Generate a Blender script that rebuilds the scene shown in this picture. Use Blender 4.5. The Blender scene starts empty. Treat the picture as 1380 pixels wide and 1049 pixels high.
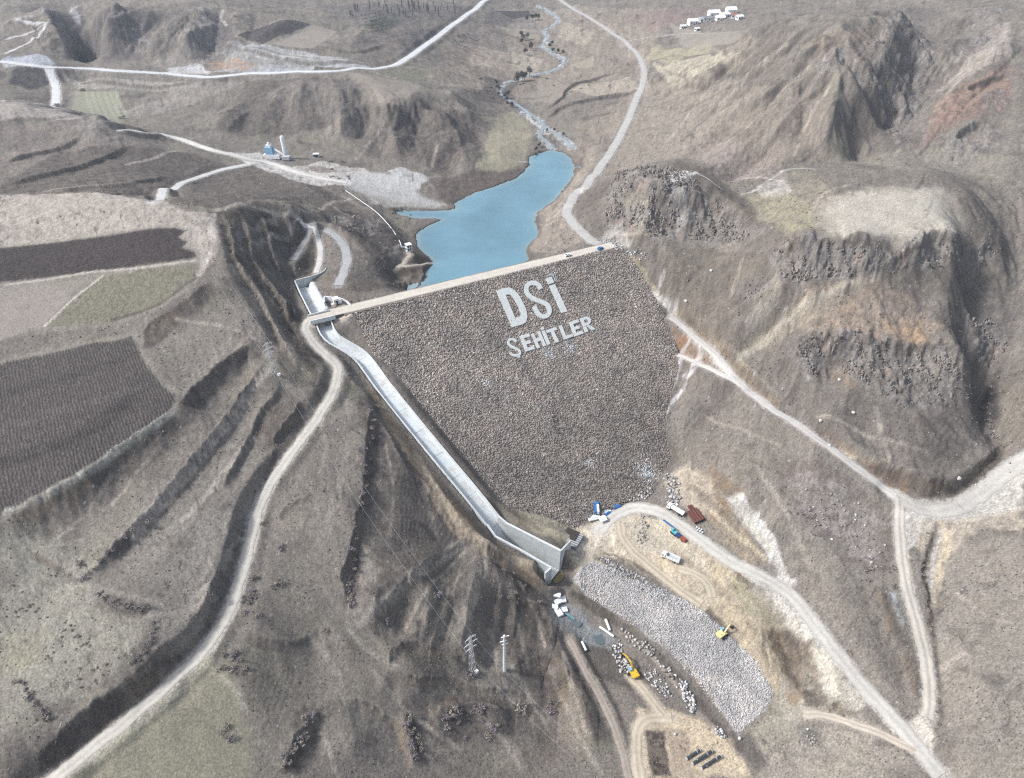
import bpy, bmesh, math, random
import numpy as np
from mathutils import Vector, Matrix

random.seed(7)
RNG = np.random.default_rng(11)
SC = bpy.context.scene
COL = SC.collection
R = math.radians

# ------------------------------------------------------------------ camera, sky, sun, exposure
PITCH, FPX, CAMZ = R(38.0), 910.0, 247.0           # the drone hangs 247 m above the dam toe
cam_d = bpy.data.cameras.new('camera')
cam = bpy.data.objects.new('camera', cam_d)
COL.objects.link(cam)
cam.location = (0, 0, CAMZ)
cam.rotation_euler = (R(90) - PITCH, 0, 0)
cam_d.sensor_width = 36.0
cam_d.lens = 36.0 * FPX / 1380.0
cam_d.clip_start, cam_d.clip_end = 1.0, 9000.0
SC.camera = cam

SUN_EL, SUN_AZ = R(44), R(-92)                     # azimuth from +Y towards +X: the light comes from the left
wd = bpy.data.worlds.new('World'); SC.world = wd; wd.use_nodes = True
nt = wd.node_tree; nt.nodes.clear()
sky = nt.nodes.new('ShaderNodeTexSky'); sky.sky_type = 'NISHITA'; sky.sun_disc = False
sky.sun_elevation = SUN_EL; sky.sun_rotation = SUN_AZ
sky.air_density = 1.0; sky.dust_density = 3.0; sky.ozone_density = 1.0
bg = nt.nodes.new('ShaderNodeBackground'); bg.inputs['Strength'].default_value = 0.10
wo = nt.nodes.new('ShaderNodeOutputWorld')
hs = nt.nodes.new('ShaderNodeHueSaturation'); hs.inputs['Saturation'].default_value = 0.6      # thin high cloud greys the blue
nt.links.new(sky.outputs[0], hs.inputs['Color']); nt.links.new(hs.outputs[0], bg.inputs[0]); nt.links.new(bg.outputs[0], wo.inputs[0])
sun_d = bpy.data.lights.new('sun', 'SUN'); sun_d.energy = 2.1; sun_d.angle = R(8); sun_d.color = (1.0, 0.99, 0.975)
sun = bpy.data.objects.new('sun', sun_d); COL.objects.link(sun)
sdir = Vector((math.sin(SUN_AZ) * math.cos(SUN_EL), math.cos(SUN_AZ) * math.cos(SUN_EL), math.sin(SUN_EL)))
sun.rotation_euler = sdir.to_track_quat('Z', 'Y').to_euler()
sun.location = (-200, 200, 500)
SC.view_settings.view_transform = 'Standard'; SC.view_settings.look = 'None'
SC.view_settings.gamma = 1.0; SC.view_settings.use_curve_mapping = False
SC.view_settings.exposure = 1.0
SC.render.engine = 'CYCLES'
SC.cycles.filter_width = 1.2; SC.cycles.use_denoising = False
SC.cycles.max_bounces = 5; SC.cycles.diffuse_bounces = 2; SC.cycles.glossy_bounces = 2
SC.cycles.transmission_bounces = 2; SC.cycles.volume_bounces = 0

# ------------------------------------------------------------------ small helpers
def sm(a, b, x):
    t = np.clip((x - a) / (b - a), 0, 1)
    return t * t * (3 - 2 * t)

_pr = np.random.default_rng(5)
_PERM = _pr.permutation(65536).astype(np.int32)
_ANG = _pr.random(65536).astype(np.float32) * 2 * np.pi
_GX, _GY = np.cos(_ANG), np.sin(_ANG)
_RV = _pr.random(65536).astype(np.float32)
def _h(ix, iy, seed):
    return _PERM[(ix + _PERM[(iy + seed * 977) & 65535]) & 65535]
def perlin(x, y, seed=0):
    fx, fy = np.floor(x), np.floor(y)
    ix, iy = fx.astype(np.int32), fy.astype(np.int32)
    fx = (x - fx).astype(np.float32); fy = (y - fy).astype(np.float32)
    u = fx * fx * fx * (fx * (fx * 6 - 15) + 10); w = fy * fy * fy * (fy * (fy * 6 - 15) + 10)
    def g(dx, dy):
        h = _h(ix + dx, iy + dy, seed)
        return _GX[h] * (fx - dx) + _GY[h] * (fy - dy)
    a, b, c, d = g(0, 0), g(1, 0), g(0, 1), g(1, 1)
    return 1.5 * (a + u * (b - a) + w * ((c + u * (d - c)) - (a + u * (b - a))))
def fbm(x, y, octv=4, seed=0, gain=0.5, lac=2.03):
    s = 0; a = 1.0; t = 0
    for i in range(octv):
        s = s + a * perlin(x, y, seed + i * 3); t += a
        a *= gain; x = x * lac + 17.3; y = y * lac - 9.1
    return s / t
def ridged(x, y, octv=4, seed=0, gain=0.5):
    s = 0; a = 1.0; t = 0
    for i in range(octv):
        s = s + a * (1 - 2 * np.abs(perlin(x, y, seed + i * 3))); t += a
        a *= gain; x = x * 2.1 + 11.7; y = y * 2.1 - 3.3
    return s / t
def grooves(x, y, cx, cy, freq, seed=0):
    """ripples whose crests run along the fall line; (cx, cy) is the unit contour direction"""
    px, py = x * freq, y * freq
    ix, iy = np.floor(px).astype(np.int32), np.floor(py).astype(np.int32)
    fx, fy = (px - ix).astype(np.float32), (py - iy).astype(np.float32)
    va = 0; wt = 1e-6
    for i in (-1, 0, 1):
        for j in (-1, 0, 1):
            h = _h(ix + i, iy + j, seed)
            vx = fx - i - _RV[h]; vy = fy - j - _RV[(h + 7919) & 65535]
            w = np.exp(-2.2 * (vx * vx + vy * vy))
            va = va + np.cos(6.2832 * (vx * cx + vy * cy) + 0.0) * w; wt = wt + w
    return va / wt

def ray(u, v):
    u = np.asarray(u, float); v = np.asarray(v, float)
    dx = (u - 690.0) / FPX; dy = (v - 524.5) / FPX
    c, s = math.cos(PITCH), math.sin(PITCH)
    return dx, c - dy * s, -s - dy * c
def at_z(u, v, z):
    dx, dy, dz = ray(u, v); t = (z - CAMZ) / dz
    return np.stack([dx * t, dy * t, np.broadcast_to(z, np.shape(t))], -1)

def smooth_line(p, n=5, closed=False):
    p = np.asarray(p, float)
    if len(p) < 3: return p
    q = np.vstack([p[-1:], p, p[:2]]) if closed else np.vstack([2 * p[0] - p[1], p, 2 * p[-1] - p[-2]])
    out = []
    for i in range(1, len(q) - 2):
        a, b, c, d = q[i - 1], q[i], q[i + 1], q[i + 2]
        for k in range(n):
            t = k / n
            out.append(0.5 * (2 * b + (c - a) * t + (2 * a - 5 * b + 4 * c - d) * t * t + (3 * b - a - 3 * c + d) * t ** 3))
    if not closed: out.append(p[-1])
    return np.array(out)
def seg_dist(X, Y, line, pad, closed=False):
    """points within pad of the polyline -> indices, distance, arc position, side (+ = right of travel)"""
    L = np.asarray(line, float)[:, :2]
    if closed: L = np.vstack([L, L[:1]])
    x0, y0 = L.min(0) - pad; x1, y1 = L.max(0) + pad
    idx = np.nonzero((X > x0) & (X < x1) & (Y > y0) & (Y < y1))[0]
    x, y = X[idx], Y[idx]
    D = np.full(len(idx), 1e9); S = np.zeros(len(idx)); SD = np.zeros(len(idx)); s0 = 0
    for a, b in zip(L[:-1], L[1:]):
        d = b - a; ln = math.hypot(*d)
        if ln < 1e-6: continue
        m = np.nonzero((x > min(a[0], b[0]) - pad) & (x < max(a[0], b[0]) + pad) & (y > min(a[1], b[1]) - pad) & (y < max(a[1], b[1]) + pad))[0]
        if len(m):
            rx, ry = x[m] - a[0], y[m] - a[1]
            t = np.clip((rx * d[0] + ry * d[1]) / ln ** 2, 0, 1)
            dd = np.hypot(rx - t * d[0], ry - t * d[1])
            k = dd < D[m] - 1e-7
            mk = m[k]
            D[mk] = dd[k]; S[mk] = s0 + t[k] * ln
            SD[mk] = np.sign(rx[k] * d[1] - ry[k] * d[0])
        s0 += ln
    k = D < pad
    return idx[k], D[k], S[k], SD[k]
def in_poly(x, y, P):
    P = np.asarray(P)[:, :2]; c = np.zeros(len(x), bool)
    j = len(P) - 1
    for i in range(len(P)):
        xi, yi, xj, yj = P[i, 0], P[i, 1], P[j, 0], P[j, 1]
        if yi != yj:
            c ^= ((yi > y) != (yj > y)) & (x < (xj - xi) * (y - yi) / (yj - yi) + xi)
        j = i
    return c
def poly_sd(X, Y, P, pad):
    """signed distance (negative inside) for points in the polygon's box grown by pad"""
    P = np.asarray(P)[:, :2]
    x0, y0 = P.min(0) - pad; x1, y1 = P.max(0) + pad
    idx = np.nonzero((X > x0) & (X < x1) & (Y > y0) & (Y < y1))[0]
    ins = in_poly(X[idx], Y[idx], P)
    D = np.where(ins, -1e3, 1e3)
    k, d, _, _ = seg_dist(X[idx], Y[idx], P, max(pad, 14), True)
    D[k] = np.where(ins[k], -d, d)
    return idx, D
# ------------------------------------------------------------------ the dam's planes
ZC, ZW = 62.0, 50.0                                 # crest and water levels
DL, DR = at_z(430, 425.5, ZC), at_z(812, 333.5, ZC)
DA = (DR - DL)[:2]; DLEN = float(np.hypot(*DA)); DA = DA / DLEN
DN = np.array([DA[1], -DA[0]])                      # downstream
CREST_W, FACE = 9.0, 2.17
def dam_sq(x, y):
    rx, ry = x - DL[0], y - DL[1]
    return rx * DA[0] + ry * DA[1], rx * DN[0] + ry * DN[1]
def dam_z(x, y):
    s, q = dam_sq(x, y)
    return np.where(q > CREST_W / 2, ZC - (q - CREST_W / 2) / FACE, ZC)
def on_face(u, v):
    dx, dy, dz = ray(u, v)
    t0 = 0.0; lo, hi = 100.0, 900.0                 # bisection along the ray against the downstream plane
    for _ in range(50):
        t = 0.5 * (lo + hi); x, y, z = dx * t, dy * t, CAMZ + dz * t
        s, q = dam_sq(x, y)
        if z > ZC - (q - CREST_W / 2) / FACE: lo = t
        else: hi = t
    return np.array([dx * t, dy * t, CAMZ + dz * t])
FACE_PX = [(478, 424), (498, 463), (520, 503), (552, 545), (580, 580), (607, 608), (628, 632), (648, 662), (668, 681), (700, 686),
           (738, 696), (775, 712), (800, 694), (822, 684), (850, 672), (878, 655), (896, 634), (905, 615), (897, 588), (898, 555), (908, 520), (915, 488), (907, 450),
           (893, 420), (876, 392), (862, 365), (846, 343), (806, 338.5)]
FACE_P = np.array([on_face(u, v) for u, v in FACE_PX])

# ------------------------------------------------------------------ heights read off the photograph (u, v, z)
C = []
def cp(s):
    for t in s.split():                             # u,v,z - or u,v,@y: how far out the point lies
        u, v, z = t.split(',')
        if z[0] == '@':
            _, dy, dz = ray(float(u), float(v)); z = CAMZ + dz / dy * float(z[1:])
        C.append((float(u), float(v), float(z)))
for p, (u, v) in zip(FACE_P, FACE_PX): C.append((u, v, float(p[2])))
# lower left: terraces, dirt road, slope down to the river
cp('455,490,54 440,545,52 400,600,50 350,690,47 318,795,44 290,860,42 230,930,40 95,1035,37 0,1100,35 440,470,56')
cp('60,800,52 20,1000,46 150,750,56 200,860,50 20,900,49 130,930,46 -120,900,50 -120,1040,44 260,740,51 320,640,54 290,700,52')
cp('100,560,72 235,535,70 10,690,66 180,455,74 20,490,74 100,640,68 200,590,66 -120,560,74 -120,700,66 60,700,62 150,670,61 240,620,60')
cp('300,500,66 350,480,65 260,450,73 300,400,78 220,420,78 330,560,58 370,560,56 395,530,56')
cp('290,290,92 300,380,82 270,350,86 330,400,75 370,480,66 345,440,70 395,550,55')
cp('100,420,79 10,420,80 138,372,84 260,360,86 60,345,88 230,325,90 130,300,93 200,272,97 60,268,95 20,300,93 -120,350,90 -120,270,97 150,262,96 100,265,95 270,285,94')
# cut left of the spillway
cp('345,300,84 350,350,76 380,330,72 400,330,66 380,380,68 395,420,64 415,470,58 360,400,72 340,285,90 320,330,86 400,285,80 415,293,74 430,325,66 430,300,71 400,360,63')
cp('450,330,66 465,350,64 460,390,62 440,395,62 470,410,62 452,312,69 425,420,61 428,445,59 405,395,62 398,440,61')
# headland and reservoir arm
cp('500,345,64 545,350,57 580,356,51 560,375,52 520,380,58 490,395,61 470,320,66 480,290,62 440,290,66 520,310,60 545,330,58 556,330,51 520,360,60 440,275,66 500,300,60 530,290,51 400,268,72')
cp('555,415,61 700,365,61')
# beyond: yard, quarry floor, nose of the hill
cp('370,220,66 450,238,63 430,215,65 530,250,58 480,260,59 600,272,52 560,225,58 480,225,60 590,250,55 400,190,66 460,195,64 520,200,62')
cp('330,222,72 290,203,76 240,190,78 160,175,82 215,270,79 260,243,74 300,230,72 370,245,70 420,260,67 300,260,76 270,262,80')
cp('640,215,52 620,245,51 690,225,51 700,190,52 640,250,50.5 670,160,56 710,160,52')
cp('400,110,88 430,100,90 340,130,78 300,160,76 250,175,78 470,125,84 500,150,74 560,110,82 520,100,86 560,135,80 600,150,70 640,180,56 600,210,56 560,190,60 450,160,72 380,160,71 620,120,72 650,140,62 480,180,64 540,170,66')
cp('20,140,105 20,200,95 20,255,93 100,215,90 125,172,98 100,190,93 180,205,86 180,230,84 230,215,80 60,160,100 150,165,90 100,250,92 200,250,84 -120,150,106 -120,230,100 110,155,95')
# highway and the hills left of the valley
cp('8,78,97 65,92,92 150,95,89 290,103,86 400,97,86 520,92,84 560,66,82 600,42,80 640,12,79 70,115,84 75,142,80 130,135,78 150,160,78 100,135,79 110,110,81 200,118,81 250,112,83 40,110,86 30,95,92 180,140,76 220,150,75 270,140,76 300,125,79')
cp('70,70,@740 100,82,@750 200,85,@738 300,88,@728 350,80,@724 420,80,@728 480,75,@752 540,55,@835 250,50,@790 280,20,@835 200,40,@795 150,30,@815 110,60,@800 90,25,@890 60,25,@842 20,30,@820 30,60,@770')
cp('130,70,@765 350,25,@850 320,50,@785 400,30,@850 420,55,@785 470,40,@855 330,70,@742 520,25,@905 450,15,@935 -120,60,@790 -120,20,@900 382,8,@950 560,15,@1000 240,5,@865 120,5,@900 180,5,@865 20,8,@880 165,60,@770 200,62,@765')
# valley floor upstream
cp('690,140,54 660,120,58 680,70,60 740,20,62 700,30,64 745,75,58 730,110,56 620,60,74 580,90,78 640,90,64 600,110,72 760,110,60 770,140,59 800,130,62 740,165,51 780,170,57 740,50,61 800,60,66 780,90,62 820,90,65 680,20,70 720,10,64')
cp('765,8,75 800,28,73 840,56,69 862,78,67 868,102,65 856,138,63 838,180,61 818,212,60 795,246,60 772,270,60 766,286,60 778,305,61 796,321,62 780,205,52 775,240,52 750,270,51 730,300,51 745,310,56 730,330,54 790,190,54 812,175,57')
cp('900,60,@855 950,100,@690 900,130,@680 880,170,@592 850,220,@520 1000,60,@740 960,25,@940 900,20,@1030 1000,30,@850 920,90,@730 1000,15,@930 880,40,@945')
# mountain on the right
cp('1050,222,@457 1050,170,@500 1050,120,@548 1050,60,@615 1040,30,@690 960,220,@482 960,175,@540 960,140,@595 960,90,@665 900,205,@524 1000,140,@570 1000,190,@500 1000,100,@625')
cp('1130,28,@612 1130,60,@578 1130,120,@527 1130,160,@496 1130,200,@475 1100,218,@462 1090,60,@596 1090,140,@525 1090,180,@492 1180,15,@640 1100,28,@640')
cp('1150,208,@480 1190,170,@530 1225,120,@590 1250,60,@680 1255,30,@760 1200,60,@610 1195,100,@572 1170,150,@518 1165,100,@555 1215,35,@650')
cp('1300,60,@640 1340,70,@600 1340,15,@700 1280,120,@560 1230,190,@490 1330,130,@540 1340,200,@462 1280,190,@478 1300,232,@438 1360,240,@412 1210,217,@455 1300,15,@720 1440,100,@560 1440,10,@720 1440,220,@430 1250,170,@510')
# crag above the right abutment
cp('900,236,88 870,235,85 835,240,76 815,270,68 860,270,80 940,258,86 960,280,79 990,290,79 1010,310,77 930,245,88 905,270,84 900,300,71 860,315,66 830,310,65 930,318,68 980,325,68 840,335,62.5 880,345,62 900,360,60 870,300,74 815,310,63')
cp('1000,270,81 1040,255,85 970,250,82 930,225,80 1010,240,80')
cp('1120,262,94 1190,258,96 1270,262,95 1190,235,98 1250,228,98 1100,250,93 1280,310,91 1210,317,90 1120,312,91 1060,320,88 1160,290,93.5 1240,290,93.5 1300,260,94 1330,310,80 1345,280,82 1300,320,87 1360,340,66 1080,280,90')
cp('1060,345,79 1100,325,89 1100,357,79 1150,330,88.5 1150,362,78 1200,340,86 1200,360,79 1250,322,90 1250,352,77 1280,330,86 1290,350,74')
cp('1000,350,70 950,340,66 1030,330,79 1000,400,60 950,390,55 920,400,49.5 1050,400,67 960,430,47 1000,450,48 1040,440,54 1080,400,69 1100,430,62 1030,480,44 985,465,43')
cp('1150,455,58 1100,450,59 1080,465,55 1080,500,46 1120,460,58 1120,495,46 1150,515,45 1200,465,56 1200,535,41 1240,470,54 1240,535,40 1270,470,53 1200,400,69 1250,400,66 1150,400,69 1270,420,62 1290,500,47 1285,540,39')
cp('1310,420,52 1310,500,36 1320,560,27 1340,600,21 1345,520,32 1355,450,46 1350,390,54 1370,560,32 1380,620,26 1440,500,50 1440,600,34 1440,400,62 1310,360,66')
cp('1150,600,30 1100,560,35 1250,600,31 1200,580,35 1250,640,27 1300,600,28 1200,632,26 1050,540,35.5 1320,580,26 1050,500,42')
# right-hand road, fan, lower fields
cp('905,430,39.5 935,455,38.5 965,480,37.5 985,505,36 1000,520,35 1040,550,33.5 1085,580,30.5 1130,615,27.5 1170,645,24 1210,670,20 1213,720,16 1222,780,12 1240,850,8 1252,910,4.5 1254,965,2 1262,1034,0 1280,1100,-3')
cp('1270,680,20 1340,650,21 1300,665,20 1300,720,18 1300,900,13 1350,760,20 1350,1000,8 1290,1000,6 1440,900,20 1440,750,28 1440,1030,12 1265,740,14 1270,800,11')
cp('918,480,30 950,490,33 975,500,35 930,540,22 980,560,24.5 1000,600,22 1050,620,22 1100,640,23 1150,670,19 1060,700,14 1100,750,11 1150,750,12.5 1190,720,15 1030,660,17 960,600,17 940,630,10 1200,820,8.5 1150,850,6 1225,920,3.5 1190,900,4.5 1190,800,9')
# floor of the works below the dam
cp('822,703,1 850,688,2 890,692,3 930,716,4 990,760,4 1030,775,4 1065,795,3.5 1100,835,3 1140,890,2 1175,930,1 1215,975,0.5 1000,700,9 1030,720,9 960,670,10 930,650,9 1050,760,6')
cp('800,740,-1 870,740,0 850,760,-1 900,780,-1 950,790,0 900,720,1 1000,830,-1 1050,860,-1.5 1090,920,-3 1060,960,-5 1080,880,-0.5 970,830,-3 1000,870,-4 1050,930,-5 1130,970,-2 1180,1000,-1 1100,1010,-6 1060,1035,-8 1160,1060,-4')
cp('775,780,-3.5 830,770,-2.5 930,815,-3 850,800,-4.5 800,810,-6.5 850,845,-7 900,890,-7.5 950,950,-8.5 990,990,-9 880,830,-5.5 950,870,-5.5 1000,930,-6.5')
cp('755,815,-9 790,850,-9.5 820,870,-9.5 800,890,-7.5 850,895,-8 880,930,-8 920,980,-8 960,1010,-8.5 900,1020,-7 1000,1040,-10 860,970,-6 850,1030,-4 830,920,-7 950,1100,-9')
cp('745,785,-5 742,700,6 720,690,8 760,712,6 700,680,10 668,682,14')
# hill between spillway and river
cp('650,745,15 700,772,3 735,800,-5 730,850,-5 760,870,-7 790,940,-6 820,1000,-6 620,780,15 600,730,19 630,725,17 680,830,4 640,860,9 690,900,2 720,950,-1 640,940,7 680,1000,1 760,1000,-3 600,1000,9 720,1060,-2 600,1100,7')
cp('560,800,24 500,830,29 450,800,34 400,760,40 400,900,30 450,950,24 500,900,23 540,980,16 350,830,41 330,920,36 300,1000,32 420,1030,24 250,1030,33 500,1050,17 580,900,16 560,860,20 350,1080,26')
cp('420,650,47 470,620,46 500,560,46 450,700,43 500,700,37 540,640,36 560,700,29 600,660,25 540,760,29 480,540,49 460,560,50 520,600,41 580,630,30')
# either side of the spillway chute
cp('440,452,58 470,475,53 500,500,47.5 540,550,40.5 580,600,33 620,645,25.5 660,690,16.5 470,445,58 490,450,57 500,480,51 530,525,44 560,565,37 600,620,28 630,655,21 655,675,16 640,700,21')
C = np.array(C)
CP = at_z(C[:, 0], C[:, 1], C[:, 2])
# bed of the lake, and land outside the picture
ex = [at_z(u, v, ZW) for u, v in [(620, 345), (640, 310), (680, 290), (715, 255), (745, 230)]]
CP = np.vstack([CP, [(p[0], p[1], 40.0) for p in ex]])
for s_ in (60, 90): p = DL[:2] + DA * s_ - DN * 34; CP = np.vstack([CP, [p[0], p[1], 42.0]])
CP = np.vstack([CP, [(-300, 60, 52), (-420, 200, 80), (-520, 400, 105), (-750, 700, 115), (-1100, 1100, 190), (-900, 1600, 220), (-400, 1700, 150), (0, 1700, 90),
                     (200, 1800, 100), (600, 1700, 170), (1000, 1400, 240), (1000, 900, 200), (650, 500, 125), (480, 300, 75), (380, 150, 40), (330, 40, 22),
                     (-150, -20, 34), (0, -40, 5), (60, 0, -9), (90, 60, -10.5), (150, -10, 2), (250, -10, 14), (0, 2600, 140), (-1300, 2300, 300), (1300, 2300, 320)]])

class Surf:                                         # smooth surface through all those points
    def __init__(s, P, c=7.0, lam=0.8):
        s.P = P; s.c = c; n = len(P)
        d = np.hypot(P[:, None, 0] - P[None, :, 0], P[:, None, 1] - P[None, :, 1])
        A = np.zeros((n + 3, n + 3)); A[:n, :n] = -np.sqrt(d * d + c * c) + lam * np.eye(n)
        B = np.c_[np.ones(n), P[:, :2] / 500]; A[:n, n:] = B; A[n:, :n] = B.T
        s.w = np.linalg.solve(A, np.r_[P[:, 2], 0, 0, 0]).astype(np.float32)
    def __call__(s, x, y):
        n = len(s.P); out = np.empty(len(x), np.float32); px = s.P[:, 0].astype(np.float32); py = s.P[:, 1].astype(np.float32)
        c2 = np.float32(s.c ** 2)
        for i in range(0, len(x), 20000):
            a = x[i:i + 20000].astype(np.float32); b = y[i:i + 20000].astype(np.float32)
            d = (a[:, None] - px) ** 2; d += (b[:, None] - py) ** 2; d += c2
            np.sqrt(d, out=d)
            out[i:i + 20000] = -(d @ s.w[:n]) + s.w[n] + s.w[n + 1] * a / 500 + s.w[n + 2] * b / 500
        return out
BASE = Surf(CP)

# ------------------------------------------------------------------ the terrain grid: a fan of rings, finer close by
Q = 1.0
OY = -120.0
def spread(parts):
    out = [parts[0][0]]
    for a, b, n in parts: out.extend(np.linspace(a, b, n + 1)[1:])
    return np.array(out)
TH = spread([(-52, -40, int(30 * Q)), (-40, 40, int(950 * Q)), (40, 52, int(30 * Q))]) * math.pi / 180
LR = spread([(math.log(100), math.log(185), int(40 * Q)), (math.log(185), math.log(1450), int(880 * Q)), (math.log(1500), math.log(3000), int(60 * Q))])
NT, NR = len(TH), len(LR)
RR = np.exp(LR)
X = (RR[:, None] * np.sin(TH)[None, :]).ravel()
Y = (OY + RR[:, None] * np.cos(TH)[None, :]).ravel()
RAD = np.repeat(RR, NT)
def coarse(field, k=4):
    return field
class Grid:
    """bilinear height lookup on a fan grid"""
    def __init__(s, lr, th, z): s.lr, s.th, s.z = lr, th, z.reshape(len(lr), len(th))
    def __call__(s, x, y):
        x = np.asarray(x, float); y = np.asarray(y, float)
        r = np.log(np.maximum(np.hypot(x, y - OY), 1)); t = np.arctan2(x, y - OY)
        i = np.clip(np.searchsorted(s.lr, r) - 1, 0, len(s.lr) - 2); j = np.clip(np.searchsorted(s.th, t) - 1, 0, len(s.th) - 2)
        a = np.clip((r - s.lr[i]) / (s.lr[i + 1] - s.lr[i]), 0, 1); b = np.clip((t - s.th[j]) / (s.th[j + 1] - s.th[j]), 0, 1)
        z = s.z
        return (z[i, j] * (1 - a) + z[i + 1, j] * a) * (1 - b) + (z[i, j + 1] * (1 - a) + z[i + 1, j + 1] * a) * b
    def hit(s, u, v, tmin=90.0):
        """where the view ray through photo point (u, v) meets the ground"""
        dx, dy, dz = ray(np.atleast_1d(u), np.atleast_1d(v))
        T = np.exp(np.linspace(math.log(tmin), math.log(3000), 1500))
        P = np.empty((len(dx), 3))
        for k in range(len(dx)):
            x, y, z = dx[k] * T, dy[k] * T, CAMZ + dz[k] * T
            g = z - s(x, y); n = np.nonzero(g < 0)[0]
            i = n[0] if len(n) else len(T) - 1
            i = max(i, 1)
            f = g[i - 1] / (g[i - 1] - g[i]) if g[i - 1] != g[i] else 0
            t = T[i - 1] + (T[i] - T[i - 1]) * np.clip(f, 0, 1)
            P[k] = dx[k] * t, dy[k] * t, CAMZ + dz[k] * t
        return P
lr_c, th_c = LR[::4], TH[::4]
zc = BASE((np.exp(lr_c)[:, None] * np.sin(th_c)).ravel(), (OY + np.exp(lr_c)[:, None] * np.cos(th_c)).ravel())
G0 = Grid(lr_c, th_c, zc)
Z = G0(X, Y)
GB = Grid(LR, TH, Z)
def px(s):
    return [tuple(float(q) for q in t.split(',')) for t in s.split()]
def hitline(s, g=None):
    p = px(s) if isinstance(s, str) else s
    return (g or GB).hit([a for a, b in p], [b for a, b in p])
# ------------------------------------------------------------------ shaping the ground
def regrid():
    global GB
    GB = Grid(LR, TH, Z)
def blur(z, n=1):
    a = z.reshape(NR, NT).copy()
    for _ in range(n):
        a[1:-1] = (a[:-2] + 2 * a[1:-1] + a[2:]) / 4
        a[:, 1:-1] = (a[:, :-2] + 2 * a[:, 1:-1] + a[:, 2:]) / 4
    return a.ravel()
Z = blur(Z, 3); regrid()
ZB = Z.copy()
g2 = blur(Z, 8).reshape(NR, NT)
dzr = np.gradient(g2, axis=0) / np.gradient(RR)[:, None]
dzt = np.gradient(g2, axis=1) / (RR[:, None] * np.gradient(TH)[None, :])
st, ct = np.sin(TH)[None, :], np.cos(TH)[None, :]
gx = (dzr * st + dzt * ct).ravel(); gy = (dzr * ct - dzt * st).ravel()
SLOPE = np.hypot(gx, gy).astype(np.float32)
cxn, cyn = -gy / (SLOPE + 1e-6), gx / (SLOPE + 1e-6)       # contour direction
del g2, dzr, dzt
flat = np.zeros(len(X), np.float32)                         # 1 = no natural relief here
crag = np.zeros(len(X), np.float32)

# wobble used to make every outline ragged
WOB = (fbm(X / 9.0, Y / 9.0, 3, 40) * 2.2).astype(np.float32)
WOB2 = (fbm(X / 2.5, Y / 2.5, 2, 50) * 0.8).astype(np.float32)

# water line
SHORE_PX = px('560,392 574,372 570,360 584,354 578,346 566,338 562,326 562,314 574,306 588,300 598,296 586,294 560,294 540,290 527,286 546,284 580,284 606,284 617,281 612,274 624,268 640,260 660,254 680,247 698,240 714,224 713,212 726,207 742,203 756,205 768,212 773,224 772,238 764,250 748,268 734,280 722,288 720,300 726,310 726,320 714,328 709,337 713,348 718,358 690,378 640,396 600,408')
SHORE = at_z(np.array([a for a, b in SHORE_PX]), np.array([b for a, b in SHORE_PX]), ZW)
i, d = poly_sd(X, Y, SHORE, 30)
d = d + np.clip(WOB[i] * 0.8, -2, 2) + WOB2[i] * 0.8
ins = d < 0
near_dam = dam_sq(X[i], Y[i])[1] > -30
zz = Z[i].copy()
zz = np.where(ins, np.minimum(zz, ZW - 0.15 + 0.35 * np.maximum(d, -25)), np.maximum(zz, ZW + 0.12 + 0.22 * np.minimum(d, 25)))
Z[i] = np.where(near_dam & ~ins, Z[i], zz)
flat[i] = np.maximum(flat[i], np.clip(1 - np.maximum(d, 0) / 8, 0, 1))

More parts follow.
